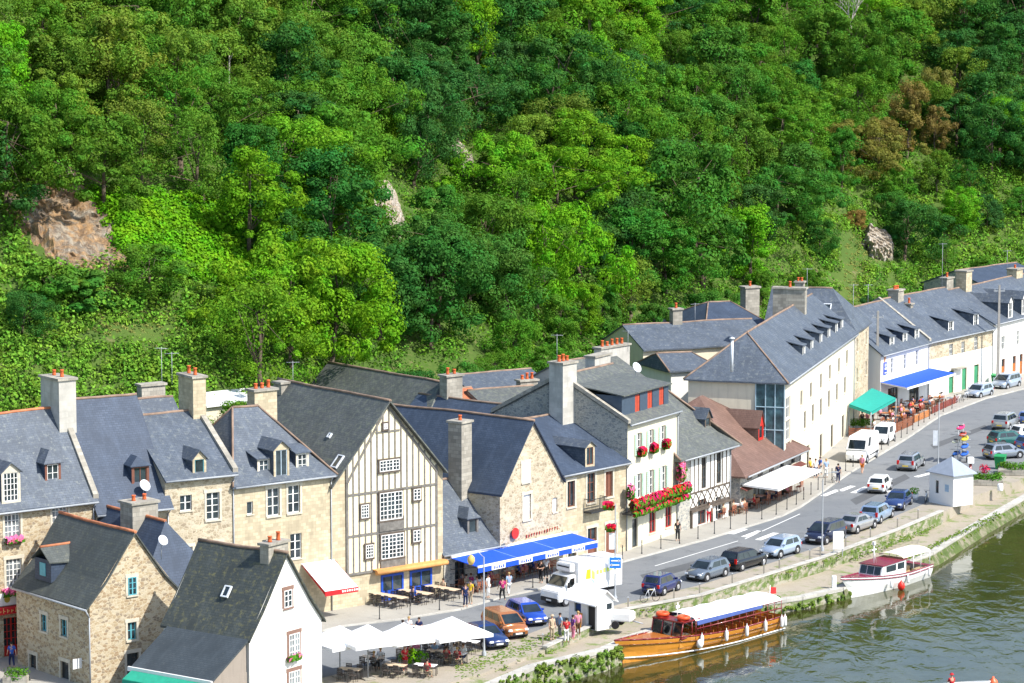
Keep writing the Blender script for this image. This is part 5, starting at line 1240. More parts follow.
yl = plain('yellow_emblem', (.75,.68,.02), .5); lg = plain('lime_lettering', (.62,.75,.12), .5); bl = plain('blue_emblem', (.35,.5,.75), .5)
for sy in (-1.085, 1.085):
    k = MB(); k.add([(.55,sy,1.75),(.05,sy,1.75),(.05,sy,2.45),(.45,sy,2.45)], [(0,1,2,3)]); k.add([(-.05,sy,1.75),(-.35,sy,1.6),(-.35,sy,2.15),(-.05,sy,2.4)], [(0,1,2,3)], 1)
    k.add([(.1,sy,1.72),(-.35,sy,1.25),(-.35,sy,1.55)], [(0,1,2)], 2)
    for i in range(6): k.add([(-.5-i*.34,sy,1.95+i*.03),(-.74-i*.34,sy,1.97+i*.03),(-.74-i*.34,sy,2.3+i*.03-(i % 2)*.1),(-.5-i*.34,sy,2.28+i*.03)], [(0,1,2,3)], 1)
    k.build('emblem', [yl, lg, bl], bx)
# ================================================================== BOATS
M_varn = paint('varnished_orange_wood', (.56,.235,.028), .25); M_mahog = paint('dark_red_paint', (.20,.012,.014), .3); M_bwht = paint('boat_white', (.84,.84,.82), .3); M_maroon = paint('maroon_deck', (.24,.02,.05), .45)
M_fend = plain('white_fender', (.82,.82,.80), .4); M_can = plain('white_canvas', (.84,.84,.83), .8, var=.04); M_navyc = plain('navy_blue_canvas', (.06,.10,.30), .7)
def hull(mb, L, W, hb, hs, depth=.35, n=18, rake=.55, m=0, trans=.78, z0=-.25):
    rings = []
    for i in range(n+1):
        t = i/n; x = L*t
        b = W/2*(trans+(1-trans)*min(1, t/.35)) if t < .35 else W/2*max(.0, (1-((t-.35)/.65)**2.3))
        zsh = hs+(hb-hs)*max(0, (t-.2)/.8)**2 ; xr = x + rake*(t**6)
        rings.append([(xr,-b,zsh),(xr-.0,-b*1.0,zsh-.12),(x-(rake*.2)*t**6,-b*.93,zsh*.45),(x-.1*t,-b*.70,z0+.05),(x-.2*t,0,z0-.05),(x-.1*t,b*.70,z0+.05),(x-(rake*.2)*t**6,b*.93,zsh*.45),(xr,b,zsh-.12),(xr,b,zsh)])
    k = 9; vs = [v for r_ in rings for v in r_]; fs = [(i*k+j, (i+1)*k+j, (i+1)*k+j+1, i*k+j+1) for i in range(n) for j in range(k-1)]
    fs.append(tuple(range(k))); mb.add(vs, fs, m, False); return rings
def boat_frame(bow, stern, back=0.0):
    A = G(stern[0], stern[1], WATER_Z); B = G(bow[0], bow[1], WATER_Z); d = (B-A); return A, d.length, math.atan2(d.y, d.x)
A, L, rz = boat_frame((637,667), (786,629)); W = 3.5; n_ = Vector((-math.sin(rz), math.cos(rz), 0)); A2 = A - n_*W*.40
ob = empty('tour_boat', (A2.x, A2.y, WATER_Z), rz, 'long varnished orange river boat with white canvas roof moored at the quay', 'boat', None)
hb_, hs_ = 1.75, 1.0; h = MB(); rings = hull(h, L, W, hb_, hs_, rake=.75); h.build('hull', M_varn, ob)
def strip_along(mb, rings, idx, r, dz=0, dy=0.0, m=0):
    for side in (idx, len(rings[0])-1-idx):
        for a, b_ in zip(rings[:-1], rings[1:]):
            s_ = -1 if side == idx else 1
            mb.cyl((a[side][0], a[side][1]+s_*dy, a[side][2]+dz), (b_[side][0], b_[side][1]+s_*dy, b_[side][2]+dz), r, n=6, m=m)
k = MB(); strip_along(k, rings, 0, .06); k.build('gunwale', M_mahog, ob)
k = MB(); strip_along(k, rings, 1, .035, dz=-.22, dy=.01); k.build('rubbing_strake', paint('dark_varnish', (.20,.06,.01)), ob)
k = MB(); strip_along(k, rings, 2, .05, dz=-.40*hs_+.0, dy=.04); k.build('waterline_stripe', M_fend, ob)
k = MB()
i0 = 12
for a, b_ in zip(rings[i0:-1], rings[i0+1:]): k.add([(a[0][0],a[0][1],a[0][2]-.03),(b_[0][0],b_[0][1],b_[0][2]-.03),(b_[8][0],b_[8][1],b_[8][2]-.03),(a[8][0],a[8][1],a[8][2]-.03)], [(0,1,2,3)])
k.build('foredeck', paint('orange_deck', (.48,.15,.02), .4), ob)
k = MB()
for a, b_ in zip(rings[:i0], rings[1:i0+1]): k.add([(a[0][0],a[0][1]*.9,.32),(b_[0][0],b_[0][1]*.9,.32),(b_[8][0],b_[8][1]*.9,.32),(a[8][0],a[8][1]*.9,.32)], [(0,1,2,3)])
k.build('floor', paint('brown_floor', (.20,.08,.03), .6), ob)
xw = L*.66; k = MB()                                     # windscreen cabin, dark red frames
wf = 1.35; z0_, z1_ = 1.15, 2.25
for y in (-wf, -.45, .45, wf): k.cyl((xw+.9, y, z0_), (xw+.65, y, z1_), .05, n=6)
for sy in (-wf, wf):
    k.tube([(xw+.9, sy, z0_), (xw-1.2, sy, z0_)], .06); k.tube([(xw+.65, sy, z1_), (xw-1.2, sy, z1_+.05)], .07)
    for x in (-.3, -1.2): k.cyl((xw+x, sy, z0_), (xw+x, sy, z1_), .045, n=6)
for zz, xx in ((z0_, .9), (z1_, .65)): k.tube([(xw+xx, -wf, zz), (xw+xx, wf, zz)], .07)
k.build('windscreen_frame', M_mahog, ob)
k = MB(); k.slab([(xw+.72,-1.42,z1_+.06),(xw+.72,1.42,z1_+.06),(xw-.25,1.42,z1_+.12),(xw-.25,-1.42,z1_+.12)], .07); k.build('cabin_roof', M_mahog, ob)
k = MB(); k.quad((xw+.88,-wf,z0_),(xw+.88,wf,z0_),(xw+.64,wf,z1_),(xw+.64,-wf,z1_)); k.build('windscreen', M_cglass, ob)
k = MB(); k.box(xw-1.0, xw+.9, -1.25, 1.25, .5, z0_-.02); k.build('cabin_side', M_varn, ob)
for y in (-.95, .95): k = MB(); k.lathe([(.42,-.12),(.5,0),(.42,.12),(.28,.12),(.22,0),(.28,-.12),(.42,-.12)], (xw+.15, y, z1_+.26), 12); k.build('lifebuoy', plain('orange_lifebuoy', (.75,.09,.02), .5), ob)
k = MB(); xr0, xr1 = .7, xw-.55; ns_ = 10; pts = []
for i in range(7): a = math.pi*i/6; pts.append((-math.cos(a)*1.5, 2.22+math.sin(a)*.33))
for x0_, x1_ in zip([xr0+(xr1-xr0)*i/ns_ for i in range(ns_)], [xr0+(xr1-xr0)*(i+1)/ns_ for i in range(ns_)]):
    for (ya, za), (yb_, zb_) in zip(pts[:-1], pts[1:]): k.add([(x0_,ya,za),(x1_,ya,za),(x1_,yb_,zb_),(x0_,yb_,zb_)], [(0,1,2,3)])
k.v = [(v[0], v[1], v[2]+.05*math.sin(v[0]*3.2)*(1 if abs(v[1]) < 1.4 else .2)) for v in k.v]; k.build('canopy', M_can, ob)
for sy in (-1, 1):
    k = MB(); k.add([(xr0+2.2,sy*1.53,2.24),(xr1-.1,sy*1.53,2.24),(xr1-.1,sy*1.57,1.92),(xr0+2.2,sy*1.56,2.02)], [(0,1,2,3)]); k.build('side_curtain', M_navyc, ob)
    k = MB(); 
    for i in range(13): x = xr0+(xr1-xr0)*i/12; k.cyl((x, sy*1.5, .95), (x, sy*1.5, 2.23), .03, n=5)
    k.tube([(xr0, sy*1.5, 2.2), (xr1, sy*1.5, 2.2)], .035); k.tube([(xr0, sy*1.54, 1.68), (xr1, sy*1.56, 1.68)], .05); k.build('canopy_frame', M_mahog, ob)
for i in range(11):
    for sy in (-.8, .8):
        k = MB(); x = xr0+.8+i*(xr1-xr0-1.2)/10; k.box(x-.2,x+.2,sy-.42,sy+.42,.72,.78); k.box(x-.24,x-.18,sy-.42,sy+.42,.78,1.2); k.box(x-.15,x+.15,sy-.35,sy+.35,.32,.72); k.build('seat', paint('seat_wood', (.45,.16,.03), .4), ob)
for t in (.60, .45, .31, .17, .045, .02):
    i = int(t*18); a, b_ = rings[i], rings[i+1]; f = t*18-i; x = a[1][0]+(b_[1][0]-a[1][0])*f; y = a[1][1]+(b_[1][1]-a[1][1])*f
    k = MB(); k.lathe([(.0,.0),(.11,.05),(.14,.18),(.14,.62),(.11,.74),(.03,.82),(.02,.95),(0,.95)], (x, -y+.17, .25+.3*t), 10); k.build('fender', M_fend, ob)
k = MB(); k.lathe([(.0,.0),(.2,.1),(.24,.32),(.2,.55),(0,.68)], (L*.60+.3, -rings[11][1][1]+.22, .3), 10); k.build('fender', M_fend, ob)
k = MB(); k.cyl((.25,0,1.1), (.1,0,3.0), .03, n=6); k.add([(.12,0,2.9),(-.45,.1,2.8),(-.45,.12,2.35),(.14,0,2.4)], [(0,1,2,3)], 1); k.build('flagstaff', [M_fend, plain('red_cloth', (.6,.03,.03), .8)], ob)
k = MB(); k.cyl((xw+.4,.6,z1_), (xw+.35,.6,z1_+1.3), .035, n=6); k.box(xw+.2,xw+.55,.55,.65,z1_+.9,z1_+1.1); k.build('mast', M_fend, ob)
# white cabin cruiser
A, L, rz = boat_frame((855,600), (930,577)); W = 2.7; n_ = Vector((-math.sin(rz), math.cos(rz), 0)); A2 = A - n_*W*.3
wbt = empty('cabin_boat', (A2.x, A2.y, WATER_Z), rz, 'small white cabin boat with maroon deck and cream awning, moored alone on the right', 'boat')
h = MB(); rings = hull(h, L, W, 1.75, 1.05, rake=.7, trans=.8); h.build('hull', M_bwht, wbt)
k = MB(); strip_along(k, rings, 0, .05); strip_along(k, rings, 1, .045, dz=-.06, dy=.02); k.build('gunwale', M_maroon, wbt)
k = MB()
for a, b_ in zip(rings[9:-1], rings[10:]): k.add([(a[0][0],a[0][1],a[0][2]-.03),(b_[0][0],b_[0][1],b_[0][2]-.03),(b_[8][0],b_[8][1],b_[8][2]-.03),(a[8][0],a[8][1],a[8][2]-.03)], [(0,1,2,3)])
for a, b_ in zip(rings[:1], rings[1:2]): k.add([(a[0][0],a[0][1],a[0][2]-.03),(b_[0][0],b_[0][1],b_[0][2]-.03),(b_[8][0],b_[8][1],b_[8][2]-.03),(a[8][0],a[8][1],a[8][2]-.03)], [(0,1,2,3)])
k.build('deck', M_maroon, wbt)
k = MB()
for a, b_ in zip(rings[:9], rings[1:10]): k.add([(a[0][0],a[0][1]*.9,.45),(b_[0][0],b_[0][1]*.9,.45),(b_[8][0],b_[8][1]*.9,.45),(a[8][0],a[8][1]*.9,.45)], [(0,1,2,3)])
k.build('floor', paint('cockpit_wood', (.40,.27,.14), .6), wbt)
xa, xb = L*.36, L*.66; k = MB(); k.prism([(xa,.9),(xb+.4,1.15),(xb+.1,2.0),(xa,2.05)], -1.0, 1.0); k.build('cabin', M_bwht, wbt)
k = MB(); k.slab([(xa-.1,-1.08,2.12),(xb+.25,-1.08,2.08),(xb+.25,1.08,2.08),(xa-.1,1.08,2.12)], .07); k.build('cabin_roof', M_maroon, wbt)
for sy in (-1.012, 1.012):
    for u0, u1 in ((.08,.38),(.45,.88)): k = MB(); q = lambda u: xa+(xb-xa)*u; k.add([(q(u0),sy,1.42),(q(u1),sy,1.45),(q(u1),sy,1.92),(q(u0),sy,1.92)], [(0,1,2,3)]); k.build('side_window', M_cglass, wbt)
for y0_, y1_ in ((-.9,-.35),(-.28,.28),(.35,.9)): k = MB(); k.add([(xb+.375,y0_,1.35),(xb+.375,y1_,1.35),(xb+.16,y1_,1.93),(xb+.16,y0_,1.93)], [(0,1,2,3)]); k.build('windscreen', M_cglass, wbt)
k = MB(); pts = [(-math.cos(math.pi*i/6)*1.12, 2.22+math.sin(math.pi*i/6)*.28) for i in range(7)]
for x0_, x1_ in ((.5,1.3),(1.3,2.1),(2.1,xa+.6)):
    for (ya, za), (yb_, zb_) in zip(pts[:-1], pts[1:]): k.add([(x0_,ya,za),(x1_,ya,za),(x1_,yb_,zb_),(x0_,yb_,zb_)], [(0,1,2,3)])
k.build('awning', plain('cream_canvas', (.80,.72,.58), .8), wbt)
k = MB()
for x in (.55, 1.9, 3.0):
    for sy in (-1.08, 1.08): k.cyl((x, sy, 1.0), (x, sy, 2.25), .03, n=5)
k.tube([(-.0,-1.1,1.5),(.9,-1.15,1.5)], .02); k.build('awning_frame', M_fend, wbt)
k = MB(); k.cyl((xb-.2,0,2.1), (xb-.2,0,3.6), .04, n=6); k.cyl((xb-.55,0,2.1), (xb-.2,0,3.2), .03, n=5); k.box(xb-.5,xb+.1,-.05,.05,3.1,3.18); k.box(xb-.3,xb-.1,-.1,.1,3.5,3.75); k.build('mast', M_fend, wbt)
k = MB(); k.box(1.0,2.2,-.85,-.4,.45,.95,bev=.04); k.box(1.0,2.2,.4,.85,.45,.95,bev=.04); k.build('bench', paint('bench_wood', (.55,.40,.22), .5), wbt)
for x, m_ in ((L*.40, M_fend), (L*.62, M_fend), (1.2, M_fend)): k = MB(); k.lathe([(0,0),(.1,.05),(.12,.2),(.12,.5),(.08,.6),(.02,.7),(0,.7)], (x, W/2+.1, .3), 8); k.build('fender', m_, wbt)
k = MB(); k.lathe([(0,-.1),(.2,.0),(.29,.22),(.25,.45),(.08,.62),(.05,.72),(0,.72)], (L*.52, W/2+.30, .05), 12); k.build('buoy_fender', plain('red_buoy', (.70,.03,.02), .4), wbt)
# rowing boat low right with its rower added later
A = G(935, 692, WATER_Z); B = G(968, 690, WATER_Z); rb = empty('rowing_boat', (A.x, A.y, WATER_Z), math.atan2((B-A).y, (B-A).x), 'little white rowing boat cut by the bottom edge of the picture', 'boat')
h = MB(); hull(h, 3.6, 1.3, .55, .4, rake=.3, z0=-.1); h.build('hull', M_bwht, rb); k = MB(); k.box(1.5,1.8,-.6,.6,.3,.34); k.build('seat', M_varn, rb); ROWER = (A+B)/2
p = G(993, 687, WATER_Z); k = MB(); k.lathe([(0,-.3),(.25,-.15),(.35,.1),(.28,.35),(.1,.5),(.06,.62),(0,.62)], (0,0,0), 12); tag(k.build('mooring_buoy', plain('orange_buoy', (.75,.14,.05), .4), loc=(p.x,p.y,WATER_Z+.1)), 'orange mooring buoy floating at the bottom right', 'buoy')
# ================================================================== AWNINGS fixed to houses
def awning(H, x0, x1, zb, zf, proj, cm, vm, vh=.28, y=-.02, frame=True, scallop=None, name='awning'):
    k = MB(); k.slab([(x0,y,zb),(x1,y,zb),(x1,y-proj,zf),(x0,y-proj,zf)], .05)
    a = k.build(name, cm, H.root); k = MB(); k.box(x0, x1, y-proj-.04, y-proj+.0, zf-vh, zf-.002); 
    for xx in (x0, x1-.02): k.add([(xx,y-proj,zf),(xx,y-proj,zf-vh*.8),(xx,y-.1,zb-.15),(xx,y-.1,zb)], [(0,1,2,3)])
    k.build('valance', vm, a); return a
M_canw = plain('awning_white_canvas', (.84,.83,.80), .85, var=.04); M_canb = plain('awning_blue_canvas', (.008,.075,.62), .75, var=.06); M_redc = plain('awning_red_canvas', (.55,.015,.02), .8)
fr = D_.fr; x0 = fr.hit(301,564)[0]; awning(D_, x0, fr.L+.1, fr.hit(320,561)[1], fr.hit(335,590,-3.0)[1], 3.0, M_canw, M_redc, .35)
k = MB(); zq = fr.hit(335,590,-3.04)[1]
for i in range(8): k.box(x0+1.4+i*.2, x0+1.52+i*.2, -3.075, -3.063, zq-.24, zq-.1)
k.build('lettering', M_white, D_.root)
fb_ = Fr(G(444,594), G(575,565)); class_ = None
ab = empty('blue_awning', fb_.w(0,0), fb_.rz, 'long bright blue awning with white edges over the restaurant tables', 'awning')
x0 = fb_.hit(447,557)[0]; x1 = fb_.hit(567,531)[0]; zb = fb_.hit(505,545)[1]; zf = fb_.hit(525,556,-2.9)[1]
k = MB(); k.slab([(x0,-.35,zb),(x1,-.35,zb),(x1,-3.0,zf),(x0,-3.0,zf)], .05); k.build('canvas', M_canb, ab)
k = MB(); k.box(x0, x1, -.5, -.36, zb-.05, zb+.14); k.box(x0, x1, -3.12, -3.0, zf-.1, zf+.04); k.build('casing', M_white, ab)
k = MB(); n = 9
for i in range(n):
    a, b_ = x0+(x1-x0)*i/n, x0+(x1-x0)*(i+1)/n; k.add([(a,-3.09,zf-.1),(b_,-3.09,zf-.1),(b_,-3.09,zf-.48),(a,-3.09,zf-.48)], [(0,1,2,3)], 0 if i % 2 == 0 else 1)
k.build('valance', [M_canb, M_canw], ab)
k = MB()
for i in range(n):
    if i % 2: 
        a = x0+(x1-x0)*i/n
        for j in range(5): k.box(a+.25+j*.24, a+.38+j*.24, -3.115, -3.1, zf-.4, zf-.2-.06*(j % 2))
k.build('lettering', M_blue, ab)
for q in (.33, .66): k = MB(); xx = x0+(x1-x0)*q; k.add([(xx-.03,-.36,zb+.006),(xx+.03,-.36,zb+.006),(xx+.03,-3.0,zf+.006),(xx-.03,-3.0,zf+.006)], [(0,1,2,3)]); k.build('seam', plain('pale_blue_seam', (.25,.4,.7), .7), ab)
k = MB()
for xx in (x0+.1, x1-.1, (x0+x1)/2): k.cyl((xx,-.3,zb-.9), (xx,-2.95,zf-.06), .03, n=5)
k.build('arm', M_blk, ab)
# red letters and the red oval sign on the stone gable
fr = F1.fr; k = MB(); r_ = random.Random(3)
for i in range(13):
    x, z = fr.hit(526+i*2.6, 536.5-i*.75); k.box(x-.06, x-.03, -.09, -.05, z-.14, z+.14); k.box(x-.06, x+.05, -.09, -.052, z+.1*r_.choice((-1,0,1)), z+.1*r_.choice((-1,0,1))+.035)
k.build('lettering', plain('red_lettering', (.40,.04,.03), .6), F1.root)
x, z = fr.hit(513, 533); k = MB(); k.cyl((x, -.25, z), (x, -.17, z), .42, n=20); o = k.build('oval_sign', M_red, F1.root); o.scale = (1,1,1)
# J awning, L1 awning
fr = J_.fr; x0 = fr.hit(741,483)[0]; x1 = fr.hit(785,467)[0]; awning(J_, x0, x1, fr.hit(762,475)[1], fr.hit(775,490,-3.2)[1], 3.2, M_canw, M_canw, .2, y=-.06)
k = MB(); k.slab([(-.1,-.05,J_.ez-1.35),(fr.L,-.05,J_.ez-1.35),(fr.L,-.6,J_.ez-1.55),(-.1,-.6,J_.ez-1.55)], .06); J_.part('mossy_ledge', k, plain('brown_ledge', (.13,.04,.03), .8))
fr = L1.fr; awning(L1, .05, fr.L+.3, fr.hit(904,375.5)[1], fr.hit(919,384,-2.9)[1], 2.9, M_canb, M_canw, .22)
x, z = fr.hit(884.6, 368.3); k = MB(); k.box(x-.36, x+.36, -.12, -.01, z-.62, z+.62); sg_ = k.build('square_sign', plain('sign_blue', (.05,.10,.55), .4), L1.root)
k = MB(); k.box(x-.24,x-.12,-.135,-.122,z+.18,z+.5); k.box(x+.02,x+.14,-.135,-.122,z+.18,z+.5); k.box(x-.26,x+.26,-.135,-.122,z-.12,z+.08); k.box(x-.26,x+.2,-.135,-.122,z-.5,z-.4); k.build('lettering', M_white, sg_)
x, z = fr.hit(884.6, 358.5); k = MB(); k.add([(x-.3,-.06,z+.45),(x-.12,-.06,z+.45),(x,-.06,z-.1),(x+.12,-.06,z+.45),(x+.3,-.06,z+.45),(x+.03,-.06,z-.5),(x-.03,-.06,z-.5)], [(0,1,2,6),(2,3,4,5),(2,5,6)]); k.build('emblem', plain('orange_emblem', (.7,.25,.03), .5), L1.root)
# A: shop fascia with gold lettering on red
fr = A_H.fr; x1 = fr.hit(20,607)[0]; z = fr.hit(10,609)[1]; k = MB(); k.box(x1-5, x1, -.5, -.01, z-.22, z+.22); fa = k.build('fascia', M_redc, A_H.root)
k = MB(); k.box(x1-5, x1, -.12, -.01, z+.3, z+1.1); k.build('shop_sign', M_wht, A_H.root); k = MB(); k.cyl((x1-1.0,-.14,z+.7), (x1-1.0,-.122,z+.7), .22, n=10); k.build('emblem', plain('gold_paint', (.45,.35,.05), .5), A_H.root)
k = MB()
for i in range(11): xx = x1-.2-i*.3; hh = (.2,.3,.2,.24,.34)[i % 5]; k.box(xx-.1, xx-.05, -.52, -.503, z-.12, z-.12+hh); k.box(xx-.1, xx+.06, -.52, -.504, z-.02, z+.03)
k.build('lettering', plain('orange_gold_lettering', (.75,.45,.15), .5), fa)
# satellite dish
def dish(px, py, H, y, r, label):
    x, z = H.fr.hit(px, py, y); p = H.fr.w(x, y, z); e_ = empty('satellite_dish', p, R(-45), label, 'satellite dish'); k = MB(); k.lathe([(0,0),(r*.5,.03),(r*.85,.09),(r,.13),(r,.15),(r*.5,.06),(0,.03)], (0,0,0), 16)
    d = k.build('reflector', M_lead, e_); d.rotation_euler = (R(60),0,R(90)); k = MB(); k.cyl((0,0,0),(.5,0,-.15),.02,n=5); k.cyl((-.05,0,0),(-.1,0,-1.2),.03,n=5); k.build('bracket', M_gut, e_)
dish(144, 486, B_, .2, .42, 'pale satellite dish beside the timber dormer of the blue slate roof'); dish(162, 541, Nh, 1.0, .36, 'bluish satellite dish on the dark chimney between the foreground cottages'); dish(636, 368, H_, 5, .45, 'satellite dish behind the dormer of the flower balcony house')
# flower displays -------------------------------------------------
M_gl = foliage('geranium_leaves', (.07,.19,.02), .2, .4); M_rf = foliage('red_petals', (.48,.018,.045), .15, .5); M_pf = foliage('pink_petals', (.75,.16,.30), .15, .3)
def flowers(name, label, p, rz, sx, sy, sz, n=260, pet=M_rf, ratio=.6, box=True, group=None, sag=0, loose=None):
    root = empty(name, p, rz, label, 'flowers', group)
    if box: k = MB(); k.box(-sx/2, sx/2, -sy*.3, sy*.3, -.18, .02); k.build('planter', M_timber, root)
    for nm, mt, cnt_, dz, sc in (('leaves', M_gl, int(n*(1-ratio)), -.05, 1.0), ('blossom', pet, int(n*ratio), .05, 1.03)):
        V = []
        for _ in range(cnt_):
            u = random.uniform(-1, 1); a = random.uniform(0, 6.28); q = random.uniform(.55, 1)*sc
            c = Vector((u*sx/2, math.cos(a)*sy/2*q-.05, dz+math.sin(a)*sz/2*q*(1-.15*u*u))); nn = Vector((random.gauss(0,.4), math.cos(a)-.5, math.sin(a)+.3)).normalized(); t = nn.orthogonal().normalized(); b_ = nn.cross(t); s = random.uniform(.10, .2)
            V += [c-t*s, c+b_*s*.8, c+t*s, c-b_*s*.8]
        o = bpy.data.objects.new(nm, quadmesh(nm, np.array([tuple(v) for v in V]), mt)); C.objects.link(o); o.parent = root
    return root
fr = H_.fr
for px, py, w_ in ((641.6,452,'left'),(654,448,'middle'),(666.5,444,'right')):
    x, z = fr.hit(px, py, -.3); flowers('hanging_flowers', '%s of the three round red geranium baskets under the top windows' % w_, fr.w(x,-.3,z), fr.rz, .72, .5, .8, 230, ratio=.62, box=False)
x0, z0_ = fr.hit(630, 505, -.7); x1, z1_ = fr.hit(687, 482, -.7); xc = (x0+x1)/2; Lx = x1-x0; zc = (z0_+z1_)/2-.35
k = MB(); k.box(x0, x1, -.85, -.01, zc-.65, zc-.53); k.box(x0, x1, -.85, -.8, zc+.25, zc+.3)
for i in range(int(Lx/.18)): k.box(x0+i*.18, x0+i*.18+.025, -.84, -.815, zc-.53, zc+.25)
k.build('balcony', M_blk, H_.root)
flowers('balcony_flowers', 'long thick band of red and pink geraniums along the iron balcony', fr.w(xc,-.85,zc+.12), fr.rz, Lx, .6, .95, 1700, ratio=.42, box=False)
flowers('balcony_flowers', 'lower trailing row of orange-red flowers under the iron balcony', fr.w(xc,-.85,zc-.6), fr.rz, Lx*.96, .5, .5, 900, ratio=.22, box=False)
x, z = fr.hit(681, 472, -.5); flowers('climbing_flowers', 'pink flower cluster standing at the right end of the balcony', fr.w(x,-.5,z), fr.rz, .8, .6, 1.8, 380, M_pf, .6, False)
x, z = fr.hit(630, 492, -.5); flowers('climbing_flowers', 'dull pink shrub at the left end of the flower balcony', fr.w(x,-.5,z), fr.rz, .6, .5, 1.3, 220, M_pf, .35, False)
for px, py, lb in ((14,540,'pink geraniums on the upper left sill of the house with the red door'),(61,532,'pink geraniums on the upper right sill of the house with the red door'),(12,592,'pink geraniums under the lower window above the red shop sign')):
    x, z = A_H.fr.hit(px, py, -.2); flowers('window_flowers', lb, A_H.fr.w(x,-.2,z), A_H.fr.rz, 1.2, .45, .5, 170, M_pf, .6)
x, z = Oh.fr.hit(294,657,-.2); flowers('window_flowers', 'greenery in a box under the middle window of the white gable', Oh.fr.w(x,-.2,z), Oh.fr.rz, 1.1, .4, .35, 120, M_pf, .1)
# ================================================================== KIOSKS
M_kw = plaster('kiosk_white', (.84,.84,.82), .06, .8)
fk1 = Fr(G(569,624), G(597,631)); r = empty('ticket_hut', fk1.w(0,0), fk1.rz, 'white wooden ticket hut with sloping white roof and dark door beside the lorry', 'hut')
d1 = 1.5; k = MB(); Lk = fk1.L; h1 = 2.05
wall_holes(k, Lk, h1, [(.55,1.25,1.0,1.9),(Lk-1.0,Lk-.2,0,2.0)], depth=.1)
k.quad((Lk,0,0),(Lk,d1,0),(Lk,d1,h1),(Lk,0,h1)); k.quad((0,0,0),(0,d1,0),(0,d1,h1),(0,0,h1)); k.quad((0,d1,0),(Lk,d1,0),(Lk,d1,h1),(0,d1,h1)); k.poly([(0,0,h1),(0,d1,h1),(0,d1/2,h1+.68)]); k.poly([(Lk,0,h1),(Lk,d1/2,h1+.68),(Lk,d1,h1)])
k.build('wall', M_kw, r)
k = MB(); k.slab([(-.2,-.35,h1-.22),(Lk+.2,-.35,h1-.22),(Lk+.2,d1/2,h1+.75),(-.2,d1/2,h1+.75)], .08); k.slab([(-.2,d1+.3,h1-.15),(Lk+.2,d1+.3,h1-.15),(Lk+.2,d1/2,h1+.75),(-.2,d1/2,h1+.75)], .08); k.build('roof', plain('white_roof_sheet', (.84,.84,.83), .5, var=.03), r)
k = MB(); k.box(Lk-.98,Lk-.22,.1,.14,0,1.98); k.build('door', M_trim, r); k = MB(); k.box(.57,1.23,.09,.12,1.02,1.88); k.build('window', M_glass, r)
k = MB(); k.box(Lk+.004,Lk+.03,.9,1.35,1.4,1.8); k.build('side_window', M_glass, r)
k = MB(); k.box(1.3,1.75,-.5,-.44,0,1.05); tag(k.build('menu_board', M_varn, loc=fk1.w(0,0)), 'orange-brown board leaning by the door of the white hut', 'board').rotation_euler = (R(-8),0,fk1.rz)
p = G(618, 627); k = MB(); k.box(-1.1,1.1,-.6,.6,.5,1.15,bev=.1); tr_ = empty('covered_trailer', (p.x,p.y,0), fk1.rz+R(32), 'low white covered trailer standing right of the ticket hut', 'trailer'); k.build('cover', M_kw, tr_)
for sy in (-.7,.7): k = MB(); k.cyl((0,sy-.08,.28),(0,sy+.08,.28),.28,n=14); k.build('wheel', M_tyre, tr_)
k = MB(); k.cyl((1.05,0,.5),(1.8,0,.35),.05,n=6); k.build('drawbar', M_gut, tr_)
fk2 = Fr(G(929,502), G(953,507)); d2 = 2.3; r = empty('harbour_kiosk', fk2.w(0,0), fk2.rz, 'square white kiosk with grey pyramid roof at the end of the low wall', 'kiosk')
Lk = fk2.L; h2 = fk2.hit(945,474)[1]; k = MB(); wall_holes(k, Lk, h2, [(.75,1.15,.9,2.0)], depth=.1); TS = Matrix(((0,-1,0,Lk),(1,0,0,0),(0,0,1,0),(0,0,0,1)))
k.quad((0,0,0),(0,d2,0),(0,d2,h2),(0,0,h2)); k.quad((0,d2,0),(Lk,d2,0),(Lk,d2,h2),(0,d2,h2)); k.quad((Lk,0,0),(Lk,d2,0),(Lk,d2,h2),(Lk,0,h2)); k.build('wall', M_kw, r)
k = MB(); o_ = .25; ap = (Lk/2,d2/2,h2+1.35); cs_ = [(-o_,-o_,h2),(Lk+o_,-o_,h2),(Lk+o_,d2+o_,h2),(-o_,d2+o_,h2)]
for i in range(4): k.slab([cs_[i], cs_[(i+1) % 4], ap], .06)
k.build('roof', plain('pale_zinc_roof', (.30,.34,.40), .5, var=.08), r)
k = MB(); k.box(.77,1.13,.08,.11,.92,1.98); k.build('window', M_glass, r); k = MB(); k.box(Lk-1.0,Lk-.55,-.03,-.004,1.2,1.8); k.build('poster', plain('pale_blue_poster', (.35,.5,.65), .5), r)
# green canopy over the far terrace
pts = [G(849,404,3.1), G(872,388,3.6), G(896,398,3.2), G(871,412,2.7)]; gc = empty('green_canopy', (pts[0].x, pts[0].y, .12), 0, 'sea green canopy over the planked terrace beside the long building', 'canopy')
k = MB(); q = [p_-Vector((pts[0].x,pts[0].y,.12)) for p_ in pts]; k.slab(q, .06); k.build('canvas', plain('sea_green_canvas', (.015,.30,.24), .8, var=.08), gc)
k = MB(); [k.cyl((p_.x,p_.y,0),(p_.x,p_.y,p_.z-.05),.05,n=6) for p_ in q]; k.build('post', M_gut, gc)
k = MB(); k.add([q[0],q[3],q[3]-Vector((0,0,.3)),q[0]-Vector((0,0,.3))],[(0,1,2,3)]); k.add([q[3],q[2],q[2]-Vector((0,0,.3)),q[3]-Vector((0,0,.3))],[(0,1,2,3)]); k.build('valance', MATS['sea_green_canvas'], gc)
